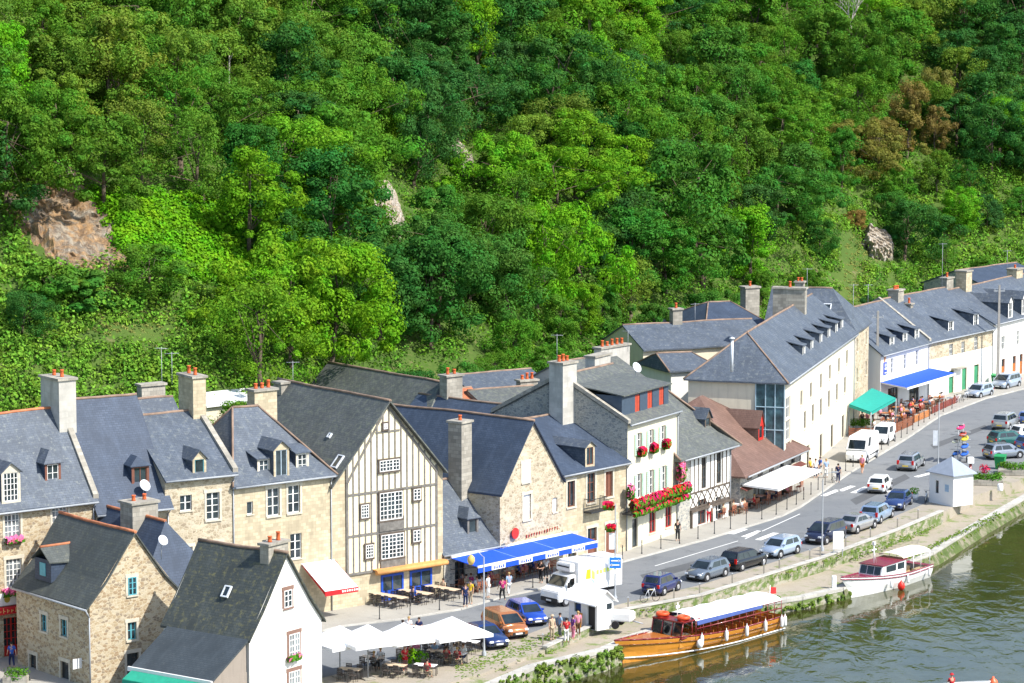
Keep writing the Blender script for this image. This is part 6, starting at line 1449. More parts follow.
# terrace screens
M_scr = plain('red_brown_planks', (.22,.075,.035), .7, var=.3, vs=6); M_orw = plain('orange_wood', (.45,.17,.05), .6, var=.2)
def screen(px0, px1, hgt, label, m=M_scr, name='plank_screen', slats=True):
    A_, B2 = G(*px0, .12), G(*px1, .12); d = B2-A_; L_ = d.length; r_ = empty(name, A_, math.atan2(d.y, d.x), label, 'fence')
    k = MB(); k.box(0, L_, -.03, .03, .08, hgt) if not slats else [k.box(0, L_, -.03, .03, .06+i*.17, .19+i*.17) for i in range(int(hgt/.17))]; k.build('planks', m, r_)
    for i in range(int(L_/1.6)+1): k = MB(); x = min(L_-.04, i*1.6); k.box(x-.04, x+.04, -.05, .05, 0, hgt+.08); k.build('post', M_scr, r_)
    return r_
screen((849,437),(874,437),1.0,'red-brown plank screen closing the end of the terrace under the green canopy')
screen((876,441),(913,425),1.0,'long red-brown plank screen along the street side of the far terrace')
screen((914,423),(930,416),.75,'low orange wooden barrier in the middle of the far terrace', M_orw)
screen((932,414),(958,402),.85,'dark red barrier at the top end of the far terrace', plain('dark_red_planks', (.20,.04,.03), .7))
k = MB()
for px in np.arange(850, 872, 1.6): p = G(px, 431, .12); k.leaves((p.x, p.y, 1.0), (.35,.35,.4), 60, .16)
o = k.build('hedge', M_gl, fix=False); tag(o, 'clipped green hedge under the green canopy', 'hedge')
# ================================================================== STREET FURNITURE
proto_b = None
K = [Vector(p) for p in gp(KERB)]; tot = 0; s0 = 0; first = None; acc = 0; nb = 0
def bollard():
    r_ = empty('bollard', (0,0,0), 0, 'thin black iron bollard at the kerb on the house side', 'bollard', 'thin black bollards along the kerb')
    k = MB(); k.lathe([(.06,0),(.06,.08),(.035,.12),(.03,.85),(.045,.88),(.045,.93),(.02,1.0),(0,1.02)], n=8); k.build('post', M_blk, r_); k = MB(); k.blob((0,0,1.03),.05,.05,.05,seg=8,rings=5); k.build('knob', M_blk, r_); return r_
for a, b_ in zip(K[:-1], K[1:]):
    L_ = (b_-a).length; d = (b_-a)/L_; n_ = Vector((-d.y, d.x, 0)); t = acc
    while t < L_:
        p = a+d*t+n_*.45; px, py = PX(p)
        if 355 < px < 960:
            if first is None: first = bollard(); o = first
            else: o = copy_tree(first)
            o.location = (p.x, p.y, .12); nb += 1
        t += 2.6
    acc = t-L_
# posts with a rail along the low wall
firstp = None; W3v = [Vector(p) for p in gp(WAL[5:12])]
def fpost():
    r_ = empty('quay_post', (0,0,0), 0, 'short weathered wooden post standing behind the low stone wall', 'post', 'posts along the low stone wall'); k = MB(); k.box(-.05,.05,-.05,.05,0,.85); k.build('shaft', plain('weathered_wood', (.30,.27,.22), .9), r_); k = MB(); k.add([(-.07,-.07,.85),(.07,-.07,.85),(.07,.07,.85),(-.07,.07,.85),(0,0,.95)],[(0,1,4),(1,2,4),(2,3,4),(3,0,4)]); k.build('cap', M_gut, r_); return r_
for a, b_ in zip(W3v[:-1], W3v[1:]):
    L_ = (b_-a).length; d = (b_-a)/L_; n_ = Vector((-d.y, d.x, 0)); t = .8
    while t < L_:
        p = a+d*t+n_*.55; o = copy_tree(firstp) if firstp else fpost(); firstp = firstp or o; o.location = (p.x, p.y, 0); t += 4.5
def lamp(base, top, label, kind='lantern', z=0.0, name='street_lamp', cat='street lamp'):
    p = G(*base, z); H_l = AT(top[0], top[1], p.y).z - z; r_ = empty(name, p, 0, label, cat); k = MB()
    k.lathe([(.16,0),(.16,.25),(.09,.35),(.06,1.0),(.045,H_l*.98),(0,H_l)], n=8); k.build('pole', M_gut if kind != 'black' else M_blk, r_); return r_, H_l
r_, h_ = lamp((484,656),(484,556),'tall thin lamp post with hanging yellow lantern in front of the blue awning')
k = MB(); k.tube([(0,0,h_-.1),(-.35,0,h_+.25),(-.8,0,h_+.2),(-.85,0,h_+.0)], .03); k.build('bracket', M_gut, r_)
k = MB(); k.lathe([(0,.5),(.1,.45),(.24,.3),(.26,.05),(.14,-.18),(0,-.2)], (-.85,0,h_-.4), 8); k.build('lantern', plain('amber_lantern', (.60,.42,.12), .4), r_)
r_, h_ = lamp((822,551),(822,478),'tall plain grey lamp post rising between the very dark blue car and the saloon'); k = MB(); k.tube([(0,0,h_),(.1,0,h_+.3),(.9,0,h_+.5)], .03); k.box(.7,1.2,-.08,.08,h_+.42,h_+.52); k.build('lamp_head', M_gut, r_)
r_, h_ = lamp((938,470),(939,402),'grey lamp post in the road beside the pyramid-roofed kiosk'); k = MB(); k.tube([(0,0,h_),(.1,0,h_+.3),(.9,0,h_+.4)], .03); k.box(.7,1.2,-.08,.08,h_+.34,h_+.44); k.build('lamp_head', M_gut, r_)
k = MB(); k.box(-.5,-.08,-.03,.03,h_*.36,h_*.58); k.build('banner', plain('grey_white_banner', (.55,.58,.62), .7), r_)
r_, h_ = lamp((615,600),(614,503),'lamp post right of the lorry carrying a blue and white direction sign and flower baskets')
k = MB(); k.box(-.42,.42,-.08,-.04,2.35,3.15); sgn = k.build('direction_sign', plain('sign_bright_blue', (.02,.20,.70), .4), r_); k = MB()
for sx in (-1,):
    k.box(-.30,.30,-.1,-.082,2.86,2.95); k.add([(.22,-.1,2.80),(.40,-.1,2.905),(.22,-.1,3.02)], [(0,1,2)]); k.box(-.3,.3,-.1,-.082,2.55,2.64); k.add([(-.22,-.1,2.49),(-.40,-.1,2.6),(-.22,-.1,2.71)], [(0,1,2)])
k.build('arrows', M_white, sgn); k = MB(); k.box(-.32,.32,-.07,-.03,1.95,2.25); k.build('lower_plate', M_white, r_)
p = G(615,600); flowers('hanging_flowers','red hanging flower basket at the top of the signed lamp post',(p.x-.5,p.y,h_-.2),0,.7,.5,.6,160,box=False); flowers('hanging_flowers','lower red flower basket on the signed lamp post above a white cloth',(p.x-.35,p.y,h_-1.8),0,.6,.5,.5,140,box=False)
k = MB(); k.box(-.45,.05,-.03,.03,h_-3.4,h_-2.2); k.build('white_banner', M_canw, r_)
def pole(px, py0, py1, label, Y=None):
    p = G(px, py0); H_l = AT(px, py1, p.y).z; r_ = empty('utility_pole', p, 0, label, 'utility pole'); k = MB(); k.add([(-.17,-.17,0),(.17,-.17,0),(.17,.17,0),(-.17,.17,0),(-.1,-.1,H_l),(.1,-.1,H_l),(.1,.1,H_l),(-.1,.1,H_l)], [(0,1,5,4),(1,2,6,5),(2,3,7,6),(3,0,4,7),(4,5,6,7)]); k.build('shaft', plain('grey_concrete', (.33,.31,.28), .9), r_)
    k = MB(); k.box(-.6,.6,-.06,.06,H_l-.7,H_l-.58); [k.cyl((x,0,H_l-.58),(x,0,H_l-.4),.04,n=6) for x in (-.5,0,.5)]; k.build('crossarm', M_gut, r_)
pole(876.5,413,311,'grey concrete utility pole at the left corner of the white far cafe'); pole(997.5,388,285,'grey concrete utility pole between the green-doored house and the white house')
# notice board on two posts, small signs
p = G(838,556); r_ = empty('notice_board', (p.x,p.y,0), R(12), 'white upright notice board in front of the very dark blue parked car', 'notice board'); k = MB(); k.box(-.42,.42,-.03,.03,.55,1.95); k.build('board', M_kw, r_)
for x in (-.36,.36): k = MB(); k.box(x-.03,x+.03,-.02,.05,0,.6); k.build('leg', M_gut, r_)
p = G(970,493); r_ = empty('red_post', (p.x,p.y,0), 0, 'dark red post with a white box on top beside the pyramid-roofed kiosk', 'post'); k = MB(); k.cyl((0,0,0),(0,0,2.6),.13,n=8); k.build('shaft', M_mahog, r_); k = MB(); k.box(-.28,.28,-.25,.25,2.6,3.15,bev=.04); k.build('box', M_kw, r_)
# green bins, planters, bench-like blocks
def bin_(px, py, label):
    p = G(px, py); r_ = empty('wheelie_bin', (p.x,p.y,0), R(-20), label, 'bin'); k = MB(); k.add([(-.36,-.36,.08),(.36,-.36,.08),(.36,.36,.08),(-.36,.36,.08),(-.48,-.45,1.15),(.48,-.45,1.15),(.48,.45,1.15),(-.48,.45,1.15)], [(0,3,2,1),(0,1,5,4),(1,2,6,5),(2,3,7,6),(3,0,4,7)]); g = plain('bin_green', (.015,.26,.07), .5); k.build('body', g, r_); k = MB(); k.slab([(-.52,-.5,1.22),(.52,-.5,1.22),(.52,.5,1.32),(-.52,.5,1.32)], .07); k.build('lid', g, r_)
    for x in (-.3,.3): k = MB(); k.cyl((x-.04,.38,.1),(x+.04,.38,.1),.1,n=10); k.build('wheel', M_tyre, r_)
bin_(1000,469,'green wheelie bin between the round planter and the slate grey car'); bin_(996,386,'green bin at the far kerb behind the palest grey car')
def planter(px, py, w, d, label, rz=0.0, flw=None):
    p = G(px, py); r_ = empty('planter', (p.x,p.y,0), rz, label, 'planter'); k = MB(); k.box(-w/2,w/2,-d/2,d/2,0,.5,bev=.04); k.build('stone_box', M_ashG, r_); k = MB()
    for _ in range(int(w*d*4)): k.leaves((random.uniform(-w*.42,w*.42),random.uniform(-d*.4,d*.4),.6), (.45,.4,.45), 60, .17)
    k.build('leaves', M_gl, r_, fix=False)
    if flw: k = MB(); k.leaves((0,0,1.35), (.5,.4,.45), 130, .18); k.build('blossom', flw, r_, fix=False)
planter(984,484,3.4,2.0,'low stone planter of leafy green with a red flower clump beside the red post',R(-10),M_rf); planter(16,683,1.6,1.2,'stone tub of yellow-green plants in the bottom left corner'); planter(1018,474,3.6,2.2,'low stone planter with bright green plants at the right edge',R(-10))
p = G(914,500); k = MB(); 
r_ = empty('flower_tub', (p.x,p.y,0), 0, 'pale round tub with yellow-green plant left of the pyramid-roofed kiosk', 'flower tub'); k.lathe([(.0,0),(.3,0),(.42,.55),(.36,.55),(.3,.45),(0,.45)], n=14); k.build('tub', M_kw, r_); k = MB(); k.leaves((0,0,.8),(.45,.45,.35),140,.15); k.build('leaves', M_ivy, r_, fix=False)
k = MB(); p = G(1000,491); k.lathe([(0,0),(.22,0),(.26,.1),(.26,.55),(.2,.65),(0,.66)], n=14); tag(k.build('stone_marker', M_kw, loc=(p.x,p.y,0)), 'small white round marker stone on the quay below the right planter', 'marker'); k = MB(); p = G(834,588,-.85); k.box(-.17,.17,-.15,.15,0,.95,bev=.04); tag(k.build('mooring_stone', M_kw, loc=(p.x,p.y,-.85)), 'white mooring stone on the towpath left of the white cabin boat', 'mooring stone')
# kayak trailer
p = G(960,462); kt = empty('kayak_rack', (p.x,p.y,0), R(68), 'tall metal kayak trailer rack standing in the road', 'trailer'); k = MB()
for x in (-.9,.9):
    k.cyl((x,0,.3),(x,0,3.5),.04,n=6)
    for z in (.6,1.3,2.0,2.7): k.cyl((x,-.75,z),(x,.75,z),.03,n=6)
k.cyl((-1.1,0,.35),(2.6,0,.35),.05,n=6); k.build('frame', M_gut, kt)
for sy in (-.7,.7): k = MB(); k.cyl((0,sy-.08,.3),(0,sy+.08,.3),.3,n=14); k.build('wheel', M_tyre, kt)
def kayak(c, dz, y, label, i):
    e_ = empty('kayak', (p.x+y*-math.sin(R(68)), p.y+y*math.cos(R(68)), dz), R(68)+R(random.uniform(-3,3)), label, 'kayak'); k = MB(); pr = []; n = 14
    for j in range(n+1): t = j/n*2-1; w = .30*max(0,(1-abs(t)**2.4)); zc = .12*abs(t)**3; pr.append([(t*1.35, w*math.cos(a)*1.0, zc+.17+w*.55*math.sin(a)) for a in [2*math.pi*q/10 for q in range(10)]])
    vs = [v for r2 in pr for v in r2]; k.add(vs, [(a*10+b2, (a+1)*10+b2, (a+1)*10+(b2+1) % 10, a*10+(b2+1) % 10) for a in range(n) for b2 in range(10)], 0, True); k.build('hull', plain('kayak_%d' % i, c, .4), e_)
    k = MB(); k.lathe([(.22,.0),(.26,.03),(.26,.06),(.18,.05)], (0,0,.31), 12); k.build('cockpit_rim', M_blk, e_)
for i, (c, z, y, lb) in enumerate((((.02,.10,.45),.62,-.4,'blue kayak at the bottom of the trailer rack, front'),((.02,.13,.50),.62,.35,'blue kayak at the bottom of the trailer rack, back'),((.03,.12,.5),1.32,-.4,'blue kayak just under the yellow one on the rack'),((.75,.60,.03),2.02,-.4,'yellow kayak on the trailer rack'),((.60,.62,.45),1.75,.4,'pale yellow-green kayak at the back of the trailer rack'),((.35,.05,.03),2.42,-.2,'dark red kayak above the yellow one on the rack'),((.75,.03,.16),3.05,.0,'bright pink-red kayak on top of the trailer rack'))): kayak(c, z, y, lb, i)
# antennas
def antenna(px, py0, py1, Y, label):
    a = AT(px, py0, Y); H_l = AT(px, py1, Y).z-a.z; r_ = empty('tv_antenna', a, random.uniform(-.5,.5), label, 'antenna'); k = MB(); k.cyl((0,0,-.6),(0,0,H_l),.022,n=5); k.build('mast', M_gut, r_); k = MB(); k.cyl((-.5,0,H_l-.1),(.5,0,H_l-.1),.015,n=4)
    for i in range(6): k.cyl((-.45+i*.18,-.25,H_l-.1),(-.45+i*.18,.25,H_l-.1),.01,n=4)
    k.build('aerial', M_gut, r_)
for a in ((162,392,347,226,'tall thin antenna behind the left roofs, left of a pair'),(172,376,352,214,'thin antenna beside the tall chimney, right of a pair'),(293,384,361,232,'antenna rising behind the ridge of the half-timbered house'),(557,358,334,252,'antenna on the big pale chimney in the middle of the row'),(628,345,330,268,'antenna behind the coped parapet, mid picture'),(695,320,303,292,'antenna on the rear wing roof'),(807,292,268,305,'antenna above the wide stone chimney of the long building'),(853,320,284,300,'antenna at the right end of the long building roof'),(942,288,243,335,'tall antenna on the far row of roofs'),(1007,268,250,350,'antenna on the chimney at the right edge'),(868,300,284,310,'short antenna beside the left end of the far cafe roof')): antenna(*a)
# blue rowing tub seen on the roof terrace
p = AT(183,513,214); k = MB(); hull(k, 1.8, .8, .45, .4, rake=.1, n=10); tag(k.build('blue_dinghy', paint('dinghy_blue', (.02,.10,.40)), loc=p), 'small blue dinghy lying on the roof terrace under the open white window', 'dinghy').rotation_euler = (0,0,R(10))
# bicycle leaned by the navy hatchback
def bicycle(px, py, rz, label):
    p = G(px, py); r_ = empty('bicycle', (p.x,p.y,0), rz, label, 'bicycle')
    for x in (-.52,.52):
        k = MB(); n = 18; pts = [(x+.33*math.cos(2*math.pi*i/n), 0, .34+.33*math.sin(2*math.pi*i/n)) for i in range(n+1)]; k.tube(pts, .022, 5); [k.cyl((x,0,.34), pts[i], .006, n=3) for i in range(0,n,3)]; k.build('wheel', M_tyre, r_)
    k = MB(); k.tube([(-.52,0,.34),(-.15,0,.9),(.38,0,.92),(-.05,0,.32),(-.52,0,.34)], .02); k.tube([(-.05,0,.32),(-.17,0,.98)], .02); k.tube([(.52,0,.34),(.38,0,.92),(.36,0,1.05)], .02); k.build('frame', M_lead, r_); k = MB(); k.box(-.28,-.06,-.06,.06,.98,1.04); k.build('saddle', M_blk, r_); k = MB(); k.tube([(.36,-.25,1.05),(.36,.25,1.05)], .018); k.build('handlebar', M_blk, r_)
bicycle(650,602,R(30),'bicycle standing beside the low wall behind the small dark navy hatchback'); bicycle(836,483,R(60),'bicycle at the kerb by the people near the white panel van'); bicycle(926,503,R(75),'dark bicycle leaned beside the tub, left of the pyramid-roofed kiosk'); bicycle(958,404,R(40),'bicycle parked at the top end of the far terrace'); bicycle(966,401,R(50),'second bicycle at the far kerb below the green doors, nearest the silver hatchback')
# bank vegetation at the water's edge
cs = []; rs = []
tpv = [Vector(p) for p in tp]
for i in range(2, len(tpv)-2):
    a, b_ = tpv[i], tpv[i+1]; L_ = (b_-a).length; n = int(L_*(11 if i < 6 else 4)); d = (b_-a).normalized(); n_ = Vector((d.y,-d.x,0))
    for _ in range(n): q = a.lerp(b_, random.random()); z = random.uniform(WATER_Z, q.z+.1 if i < 6 else q.z-.25); cs.append((q.x+n_.x*.4, q.y+n_.y*.4, z)); rs.append(random.uniform(.07,.2))
for px, py, n, rx in ((500,672,14,12),(545,655,10,6),(380,700,10,40),(590,662,8,14)):
    for _ in range(n): q = G(px+random.uniform(-rx,rx), py+random.uniform(-5,5), -.3); cs.append((q.x,q.y,q.z)); rs.append(random.uniform(.15,.4))
o = bpy.data.objects.new('bank_plants', quadmesh('bank_plants', leafcloud(cs, rs, 90, .13, .9), foliage('bank_leaves', (.15,.24,.045), .25, .5))); C.objects.link(o); tag(o, 'weeds and grass hanging over the river wall', 'weeds', kind='stuff')
cs = []; rs = []
for (x0_, y0_), (x1_, y1_), wy in (((455,672),(540,642),7),((540,640),(628,612),3),((640,612),(930,530),2.5),((650,628),(780,588),2),((850,548),(935,516),4),((860,572),(1000,505),2)):
    for _ in range(420): t = random.random(); q = G(x0_+(x1_-x0_)*t, y0_+(y1_-y0_)*t+random.gauss(0,wy*.6), 0); cs.append((q.x,q.y,(.0 if y0_ in (672,640) else -.0)-(0 if x0_ < 640 else (.02 if (x0_,y0_) == (640,612) else .7)))); rs.append(random.uniform(.04,.13))
o = bpy.data.objects.new('quay_grass', quadmesh('quay_grass', leafcloud(cs, rs, 34, .08, .3, .2), foliage('grass_blades', (.17,.27,.05), .2, .4))); C.objects.link(o); tag(o, 'patchy grass along the quay and towpath', 'grass', kind='stuff')
# ================================================================== TERRACES
M_top = plain('pale_wood_top', (.60,.47,.33), .5); M_chair = plain('dark_chair', (.06,.05,.045), .6); M_wick = plain('red_brown_chair', (.30,.10,.05), .6); M_cloth = plain('white_tablecloth', (.82,.80,.78), .8, var=.04); M_pink = plain('pink_tablecloth', (.70,.42,.38), .8)
PR = {}
def chair(loc, rz, m, label, group):
    key = ('c', m.name)
    if key not in PR:
        r = empty('terrace_chair', (0,0,0), 0, 'x', 'chair'); k = MB(); k.box(-.21,.21,-.21,.21,.43,.47,bev=.01); k.build('seat', m, r)
        k = MB(); [k.box(-.2,.2,.185,.215,z,z+.08) for z in (.58,.70,.82)]; k.build('backrest', m, r)
        for sx in (-.19,.19):
            k = MB(); k.cyl((sx,-.19,0),(sx,-.17,.44),.018,n=5); k.build('leg', m, r); k = MB(); k.tube([(sx,.22,0),(sx,.19,.45),(sx,.21,.9)],.018,5); k.build('leg', m, r)
        PR[key] = r; o = r
    else: o = copy_tree(PR[key])
    o.location = loc; o.rotation_euler = (0,0,rz); o['label'] = label; o['group'] = group; return o
def table(loc, rz, w, d, m, label, group, legm=None):
    key = ('t', m.name, w, d)
    if key not in PR:
        r = empty('terrace_table', (0,0,0), 0, 'x', 'table'); k = MB(); k.box(-w/2,w/2,-d/2,d/2,.72,.75,bev=.008); k.build('tabletop', m, r)
        for sx in (-w/2+.08, w/2-.08):
            for sy in (-d/2+.07, d/2-.07): k = MB(); k.cyl((sx,sy,0),(sx,sy,.72),.02,n=5); k.build('leg', M_chair, r)
        PR[key] = r; o = r
    else: o = copy_tree(PR[key])
    o.location = loc; o.rotation_euler = (0,0,rz); o['label'] = label; o['group'] = group; return o
SEATS = {}
def table_set(px, py, rz, where, tm, cm, w=1.1, d=.7, n=4, z=.12, key=None, clab='dark'):
    p = G(px, py, z); table((p.x,p.y,z), rz, w, d, tm, where[0], where[1])
    u = Vector((math.cos(rz), math.sin(rz), 0)); v = Vector((-u.y, u.x, 0)); m = n//2
    for s_ in (-1, 1):
        for i in range(m):
            off = (i-(m-1)/2)*(w/m); q = p+u*off+v*s_*(d/2+.18); chair((q.x,q.y,z), rz+(0 if s_ > 0 else math.pi)+random.uniform(-.15,.15), cm, where[2], where[3]); SEATS.setdefault(key, []).append((q, rz+(0 if s_ > 0 else math.pi)))
# long tables under the half-timbered house
aE = E_.fr.rz-math.pi/2
for (px, py), nm in (((386,605),'left'),((411,601),'middle'),((438,597),'right')):
    table_set(px, py, aE+R(14), ('%s of the three long pale tables in front of the half-timbered house' % nm, 'long pale tables before the half-timbered house', 'dark slatted chair at the %s long pale table before the half-timbered house' % nm, 'dark chairs at the long pale tables'), M_top, M_chair, w=3.6, d=.85, n=10, key='E')
aF = fb_.rz
for i, (px, py) in enumerate(((455,589),(474,592),(488,585),(503,581),(517,577),(531,573),(545,571),(476,580),(500,571),(525,566),(549,561))):
    table_set(px, py, aF, ('small table with white top under the blue awning', 'tables under the blue awning', 'red-brown chair at a table under the blue awning', 'red-brown chairs under the blue awning'), M_cloth if i % 3 else M_top, M_wick, w=1.0, d=.7, n=4 if i < 7 else 2, key='F')
aJ = J_.fr.rz
for i, (px, py) in enumerate(((716,518),(726,515),(737,513),(749,508),(760,504),(771,500),(782,496),(793,491))):
    table_set(px, py, aJ, ('small cloth-covered table outside the brown tiled restaurant', 'tables outside the brown tiled restaurant', 'chair at the tables outside the brown tiled restaurant', 'chairs outside the brown tiled restaurant'), M_cloth if i < 3 else M_pink, M_wick, w=1.0, d=.75, n=4, key='J')
aL = L1.fr.rz
for i, (px, py) in enumerate(((880,432),(889,427),(898,423),(907,418),(916,413),(926,409),(936,404),(885,420),(896,414),(908,408),(862,423))):
    table_set(px, py, aL, ('orange-brown table on the crowded far terrace below the blue awning', 'tables on the far terrace', 'orange-brown chair on the crowded far terrace', 'chairs on the far terrace'), M_orw, M_wick, w=.95, d=.7, n=4 if i < 7 else 2, key='L')
# parasol terrace, bottom
aP = R(-20)
for i, (px, py) in enumerate(((411,637),(424,652),(437,662),(455,664),(372,668),(395,676),(425,676),(452,648),(470,641),(468,652),(408,660),(350,680))):
    table_set(px, py, aP, ('pale-topped table on the riverside terrace beside the white parasols', 'tables on the parasol terrace', 'dark chair on the riverside terrace beside the white parasols', 'dark chairs on the parasol terrace'), M_top if i % 3 else M_cloth, M_chair, w=1.5, d=.75, n=4, z=.006, key='P')
def parasol(px, py_edge, half, h, label, base_py, rz=.0):
    p = G(px, base_py); r = empty('parasol', (p.x,p.y,.006), rz, label, 'parasol', 'square white parasols on the riverside terrace'); k = MB(); n = 4
    ring = lambda s_, z: [(s_*half, s_*half, z),(0,s_*half*1.0,z+.03),(-s_*half,s_*half,z),(-s_*half,0,z+.03),(-s_*half,-s_*half,z),(0,-s_*half,z+.03),(s_*half,-s_*half,z),(s_*half,0,z+.03)]
    A_, B2 = ring(1, h), ring(.5, h+.42); ap = (0,0,h+1.0); vs = A_+B2+[ap]
    k.add(vs, [(i, (i+1) % 8, 8+(i+1) % 8, 8+i) for i in range(8)]+[(8+i, 8+(i+1) % 8, 16) for i in range(8)], 0); low = [(x,y,z-.22) for x, y, z in A_]; k.add(A_+low, [(i, (i+1) % 8, 8+(i+1) % 8, 8+i) for i in range(8)]); k.build('canopy', M_can, r)
    k = MB(); k.cyl((0,0,0),(0,0,h+.85),.045,n=8); k.build('pole', M_gut, r); k = MB(); [k.cyl((0,0,h+.2),(sx*half*.95,sy*half*.95,h+.0),.02,n=4) for sx in (-1,1) for sy in (-1,1)]; k.build('ribs', M_gut, r); k = MB(); k.box(-.4,.4,-.4,.4,0,.08,bev=.02); k.build('base', M_ashG, r)
parasol(340,0,1.8,2.4,'leftmost large white parasol beside the white gable',677,R(38)); parasol(368,0,1.75,2.6,'highest pointed white parasol in the middle of the overlapping group',679,R(30)); parasol(404,0,1.5,2.3,'third white parasol, lower right of the overlapping group',672,R(30)); parasol(452,0,2.0,2.2,'separate white parasol standing nearest the dark blue parked car',664,R(30))
fbx = MB(); p = G(413,667); fbx.leaves((0,0,.7),(1.0,.45,.55),500,.17); tag(fbx.build('leafy_shrub', M_ivy, loc=(p.x,p.y,0), fix=False), 'bright green leafy shrub in the middle of the parasol terrace', 'shrub')
# bar counter, glass side of the terrace shelter
p = G(338,700); k = MB(); 
# ================================================================== PEOPLE
def pmat(name):
    m, nt, b = base_mat(name, .85, .15); oi = nd(nt, 'ShaderNodeObjectInfo'); v = coords(nt); c = mix(nt, ramp(nt, noise(nt, v, 9), [(.3,(0,0,0)),(.75,(.35,.35,.35))]), oi.outputs['Color'], (.05,.05,.05,1)); nt.links.new(c, b.inputs['Base Color']); return m
M_clo = pmat('clothing'); M_skin = plain('skin', (.52,.30,.20), .6, var=.06); M_hair = pmat('hair')
def skin_mesh(nodes, edges, name, mat, root=0, sub=1):
    me = bpy.data.meshes.new(name); me.from_pydata([n_[0] for n_ in nodes], edges, []); ob_ = bpy.data.objects.new(name, me); C.objects.link(ob_)
    ob_.modifiers.new('s', 'SKIN'); sv = me.skin_vertices[0].data
    for i, n_ in enumerate(nodes): sv[i].radius = (n_[1], n_[1] if len(n_) < 3 else n_[2]); sv[i].use_root = (i == root)
    s_ = ob_.modifiers.new('u', 'SUBSURF'); s_.levels = sub; s_.render_levels = sub
    dg = bpy.context.evaluated_depsgraph_get(); m2 = bpy.data.meshes.new_from_object(ob_.evaluated_get(dg)); bpy.data.objects.remove(ob_); m2.name = name
    m2.materials.clear(); m2.materials.append(mat); m2.polygons.foreach_set('use_smooth', [True]*len(m2.polygons)); return m2
def body(pose):
    V = lambda *a: Vector(a); sit = pose == 'sit'; zp = .50 if sit else .93
    J = dict(pel=V(0,0,zp+.02), wai=V(0,.01,zp+.17), che=V(0,0,zp+.40), nec=V(0,.01,zp+.57), hd0=V(0,0,zp+.62), hd1=V(0,-.015,zp+.71), hd2=V(0,0,zp+.80))
    for s_, n in ((-1,'l'),(1,'r')):
        J['sh'+n] = V(s_*.18,0,zp+.50); w_ = {'walk': s_, 'walk2': -s_}.get(pose, 0)
        if sit: J['el'+n] = V(s_*.24,-.06,zp+.24); J['wr'+n] = V(s_*.16,-.30,zp+.27)
        elif pose == 'hold' : J['el'+n] = V(s_*.25,.03,zp+.23); J['wr'+n] = V(s_*.14,-.24,zp+.22)
        else: J['el'+n] = V(s_*.24,.02-w_*.10,zp+.22); J['wr'+n] = V(s_*.25,-.04-w_*.22,zp-.01)
        d = (J['wr'+n]-J['el'+n]).normalized(); J['ha'+n] = J['wr'+n]+d*.08
        J['hi'+n] = V(s_*.09,0,zp-.04)
        if sit: J['kn'+n] = V(s_*.13,-.44,.50); J['an'+n] = V(s_*.12,-.42,.09); J['to'+n] = V(s_*.13,-.58,.04)
        else: J['kn'+n] = V(s_*.10,-.03+w_*-.0-(.20*w_ if w_ > 0 else 0.05*w_*-1*-1),.49); J['an'+n] = V(s_*.10,.04-w_*.26,.09+(.06 if w_ < 0 else 0)); J['to'+n] = J['an'+n]+V(s_*.02,-.15,-.05)
    return J
BODY = {}
